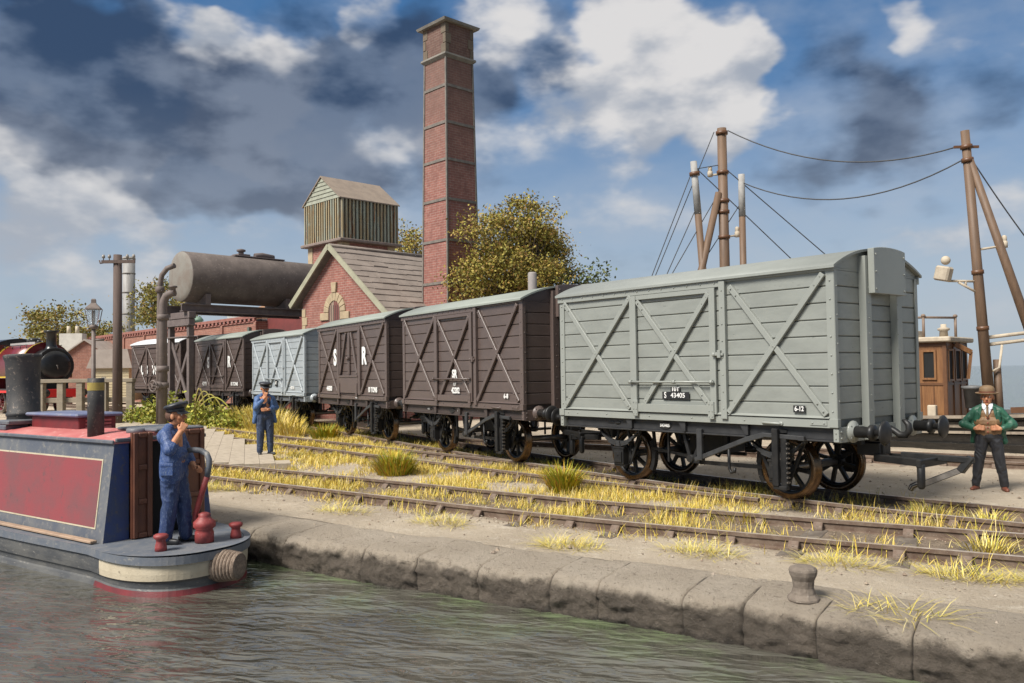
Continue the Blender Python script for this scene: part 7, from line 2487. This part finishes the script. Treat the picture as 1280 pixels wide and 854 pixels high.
tussock('grass_tussock', 'yellow tussock just right of the man with folded arm', -17.4, 1.05, 420, 0.62, 0.36, m_tuss, w=(0.010, 0.017))
G2 = 'tall dry grass clumps in front of the far vans'
for k, (x, y, h) in enumerate(((-21.6, 1.15, 0.95), (-20.4, 1.0, 0.75), (-22.8, 1.35, 1.1), (-24.2, 1.5, 1.0), (-25.6, 1.6, 0.9), (-19.5, 0.75, 0.55))):
    tussock('dry_grass_clump', 'tall straw coloured grass clump in front of the far vans', x, y, 420, h, 0.62, m_straw, lean=(0, 0.5), w=(0.010, 0.018), group=G2)
SPR = 'pale grass sprays lying on the quay'
sp_list = [(-3.6, -4.15, 'below the brown vans, on the bare quay'), (-1.3, -3.85, 'on the quay in front of the front rail, left of the bollard'), (0.0, -3.0, 'tight against the front rail, left of the bollard'),
           (2.45, -1.95, 'against the front rail at the right edge of the picture'), (2.60, -3.62, 'lying flat on the quay edge right of the bollard'), (-5.3, -4.75, 'nearest the canal boat stern'), (-9.2, -5.35, 'by the rail behind the boatman'), (1.35, -2.35, 'against the front rail just above the bollard'), (3.1, -1.65, 'at the right edge beside the front rail')]
for x, y, tx in sp_list:
    big = 2.5 if x < 2.6 or y > -3 else 1
    tussock('grass_spray', 'pale yellow grass ' + tx, x, y, 330 if big > 1 else 120, 0.36, 0.46, m_spray, lean=(0.5, 1.65), w=(0.0018, 0.0036), droop=0.3, squash=0.45, turn=0.3)
for x, y, tx in ((0.6, 1.35, 'under the coupling of the grey van'), (1.45, 1.2, 'between the rails right of the grey van'), (2.1, -0.5, 'between the front rails at the right'), (-0.9, -1.0, 'between the tracks below the grey van wheel')):
    tussock('grass_spray', 'loose tuft of yellow grass ' + tx, x, y, 120, 0.30, 0.25, m_spray, lean=(0.05, 1.0), w=(0.004, 0.007))

# ------------------------------------------------------------------ shrubs and trees
def leaf_cloud(name, C, size, mat, parent):
    n = len(C)
    q = rng.normal(0, 1, (n, 3)); q /= np.linalg.norm(q, axis=1)[:, None]
    q[:, 2] = np.abs(q[:, 2]) * 0.8 + 0.1
    t = np.cross(q, rng.normal(0, 1, (n, 3))); t /= np.linalg.norm(t, axis=1)[:, None]
    b_ = np.cross(q, t); b_ /= np.linalg.norm(b_, axis=1)[:, None]
    sz = size * rng.uniform(0.6, 1.3, n)
    t = t * sz[:, None]; b_ = b_ * (sz * 0.55)[:, None]
    V = np.stack([C - t, C + b_, C + t, C - b_], 1).reshape(-1, 3)
    me = bpy.data.meshes.new(name)
    me.vertices.add(4 * n); me.vertices.foreach_set('co', V.astype(np.float32).ravel())
    me.loops.add(4 * n); me.loops.foreach_set('vertex_index', np.arange(4 * n, dtype=np.int32))
    me.polygons.add(n); me.polygons.foreach_set('loop_start', (np.arange(n) * 4).astype(np.int32))
    me.update(calc_edges=True)
    me.materials.append(mat)
    o = bpy.data.objects.new(name, me); COL.objects.link(o); o.parent = parent
    return o
m_bark = paint('bark', (0.085, 0.06, 0.042), (0.12, 0.09, 0.065), 0.9, 5, bumps=0.5)
def tree(name, label, base, cz, rad, nclump, per, leaf, mat, group=None, seed=1, spread=0.55, cat='tree', trunk=0.28):
    r = np.random.default_rng(seed)
    root = empty(name, base, 0, label, cat, group)
    cl = []
    while len(cl) < nclump:
        p = r.uniform(-1, 1, 3)
        L = np.linalg.norm(p)
        if L > 1 or L < 0.35 and r.uniform() < 0.7:
            continue
        if p[2] < -0.55 and r.uniform() < 0.6:
            continue
        p = p * (1 + r.normal(0, 0.10))
        cl.append(p * np.array(rad) + np.array([0, 0, cz]))
    cl = np.array(cl)
    tb = MB()
    tb.tube([(0, 0, -0.2), (0.05, 0.02, cz * 0.45), (0.0, 0.05, cz - rad[2] * 0.3)], [trunk, trunk * 0.75, trunk * 0.5], 10)
    tro = tb.build('trunk', m_bark, root)
    lb = MB()
    for c in cl:
        b0 = Vector((0, 0.04, cz - rad[2] * (0.3 + 0.4 * r.uniform())))
        e = Vector(c)
        mid = b0.lerp(e, 0.5) + Vector((r.normal(0, .15), r.normal(0, .15), -0.1))
        lb.tube([b0, mid, e], [trunk * 0.22, trunk * 0.12, 0.012], 5)
    lb.build('limbs', m_bark, root)
    C = []
    for c in cl:
        k = int(per * r.uniform(0.5, 1.4))
        sp = spread * r.uniform(0.6, 1.3)
        C.append(c + r.normal(0, 1, (k, 3)) * np.array([sp, sp, sp * 0.62]))
    # stray twigs at the outline
    for c in cl[::3]:
        d = c - np.array([0, 0, cz]); d = d / (np.linalg.norm(d) + 1e-6)
        for q in range(5):
            C.append(c + d * (0.3 + 0.16 * q) * spread * 2 + r.normal(0, 0.08, (3, 3)))
    leaf_cloud('crown', np.concatenate(C), leaf, mat, root)
    return root
m_lf1 = leafmat('autumn_leaves', [(0.26, 0.21, 0.04), (0.36, 0.27, 0.055), (0.17, 0.17, 0.03), (0.38, 0.22, 0.06), (0.27, 0.26, 0.045), (0.20, 0.105, 0.035), (0.085, 0.095, 0.02), (0.46, 0.37, 0.09)])
m_lf2 = leafmat('olive_leaves', [(0.19, 0.18, 0.04), (0.26, 0.22, 0.05), (0.13, 0.13, 0.03), (0.28, 0.17, 0.05), (0.2, 0.2, 0.045)])
m_lf3 = leafmat('dark_leaves', [(0.06, 0.08, 0.022), (0.095, 0.115, 0.03), (0.04, 0.055, 0.018), (0.14, 0.14, 0.035)])
tree('tree', 'big autumn tree with yellow brown leaves between the chimney and the grey van', (-19.75, 10.5, 0), 6.05, (2.3, 2.3, 2.55), 150, 260, 0.062, m_lf1, seed=3, spread=0.36)
tree('tree', 'loose olive tree behind the locomotive at the left', (-71.0, 4.6, 0.2), 5.6, (3.6, 4.0, 2.2), 60, 110, 0.13, m_lf2, seed=5)
tree('tree', 'small tree behind the brick warehouse beside the steel stack', (-66, 10.6, 0.2), 7.4, (1.8, 2.2, 2.0), 44, 110, 0.12, m_lf2, seed=6)
tree('tree', 'small bushy tree showing between the water tower and the chimney', (-40.2, 18.6, 0.2), 9.2, (1.5, 1.5, 2.0), 34, 110, 0.09, m_lf1, seed=9)
tree('tree', 'dark green low tree at the right foot of the big autumn tree', (-18.2, 12.4, 0), 5.0, (1.2, 1.5, 1.1), 26, 70, 0.08, m_lf3, seed=12, spread=0.38)
m_weed = leafmat('weed_leaves', [(0.25, 0.30, 0.04), (0.34, 0.34, 0.05), (0.16, 0.22, 0.03), (0.42, 0.36, 0.06), (0.28, 0.24, 0.05), (0.12, 0.15, 0.03)])
def shrub(label, x, y, rad, n, leaf, seed, arcs=0, group=None):
    r = np.random.default_rng(seed)
    root = empty('bramble_bush', (x, y, gz(x) - 0.14), 0, label, 'bush', group)
    p = r.normal(0, 1, (n, 3)); p /= np.linalg.norm(p, axis=1)[:, None]
    p = p * (r.uniform(0.3, 1, n) ** 0.5)[:, None]
    p[:, 2] = np.abs(p[:, 2])
    ang = np.arctan2(p[:, 1], p[:, 0])
    lump = 1 + 0.22 * np.sin(ang * 5 + seed) + 0.15 * np.sin(ang * 9 + 2 * seed)
    p *= lump[:, None]
    leaf_cloud('foliage', p * np.array(rad), leaf, m_weed, root)
    st = MB()
    for k in range(14 + arcs):
        a = r.uniform(0, 2 * pi)
        e = Vector((cos(a) * rad[0] * r.uniform(.3, .9), sin(a) * rad[1] * r.uniform(.3, .9), rad[2] * r.uniform(.4, .95)))
        st.tube([(0, 0, 0), e * 0.55 + Vector((0, 0, .1)), e], [0.03, 0.02, 0.008], 5)
    st.build('stems', m_weed if arcs == 0 else leafmat('weed_stem', [(0.36, 0.34, 0.06), (0.3, 0.22, 0.08), (0.22, 0.28, 0.05)]), root)
    if arcs:
        s2 = MB()
        for k in range(arcs):
            dx = 0.63 * (0.5 + 0.42 * k); dy = 0.776 * (0.5 + 0.42 * k)
            hh = 1.5 - 0.12 * k
            s2.tube([(dx * 0.05 * q * 2 - 0.2, dy * 0.05 * q * 2 - 0.2, hh * sin(pi * min(1, 0.12 + q / 11.5))) for q in range(11)], 0.028, 6)
        s2.build('arching_stems', leafmat('weed_stem', [(0.36, 0.34, 0.06), (0.3, 0.22, 0.08), (0.22, 0.28, 0.05)]), root)
    return root
shrub('green bramble bush at the foot of the standpipe, left of the trestle', -28.2, -0.3, (1.5, 1.2, 1.15), 1500, 0.085, 2)
shrub('bramble bush with arching stems behind the boatman\'s cap', -25.9, 0.2, (1.3, 1.1, 0.95), 1200, 0.08, 4, arcs=4)
shrub('low yellowish bramble bush right of the arching stems', -24.2, 0.75, (1.2, 0.9, 0.7), 800, 0.075, 7)
shrub('low green bramble bush beside the telegraph pole foot', -29.8, -0.9, (0.9, 0.9, 0.75), 700, 0.08, 8)
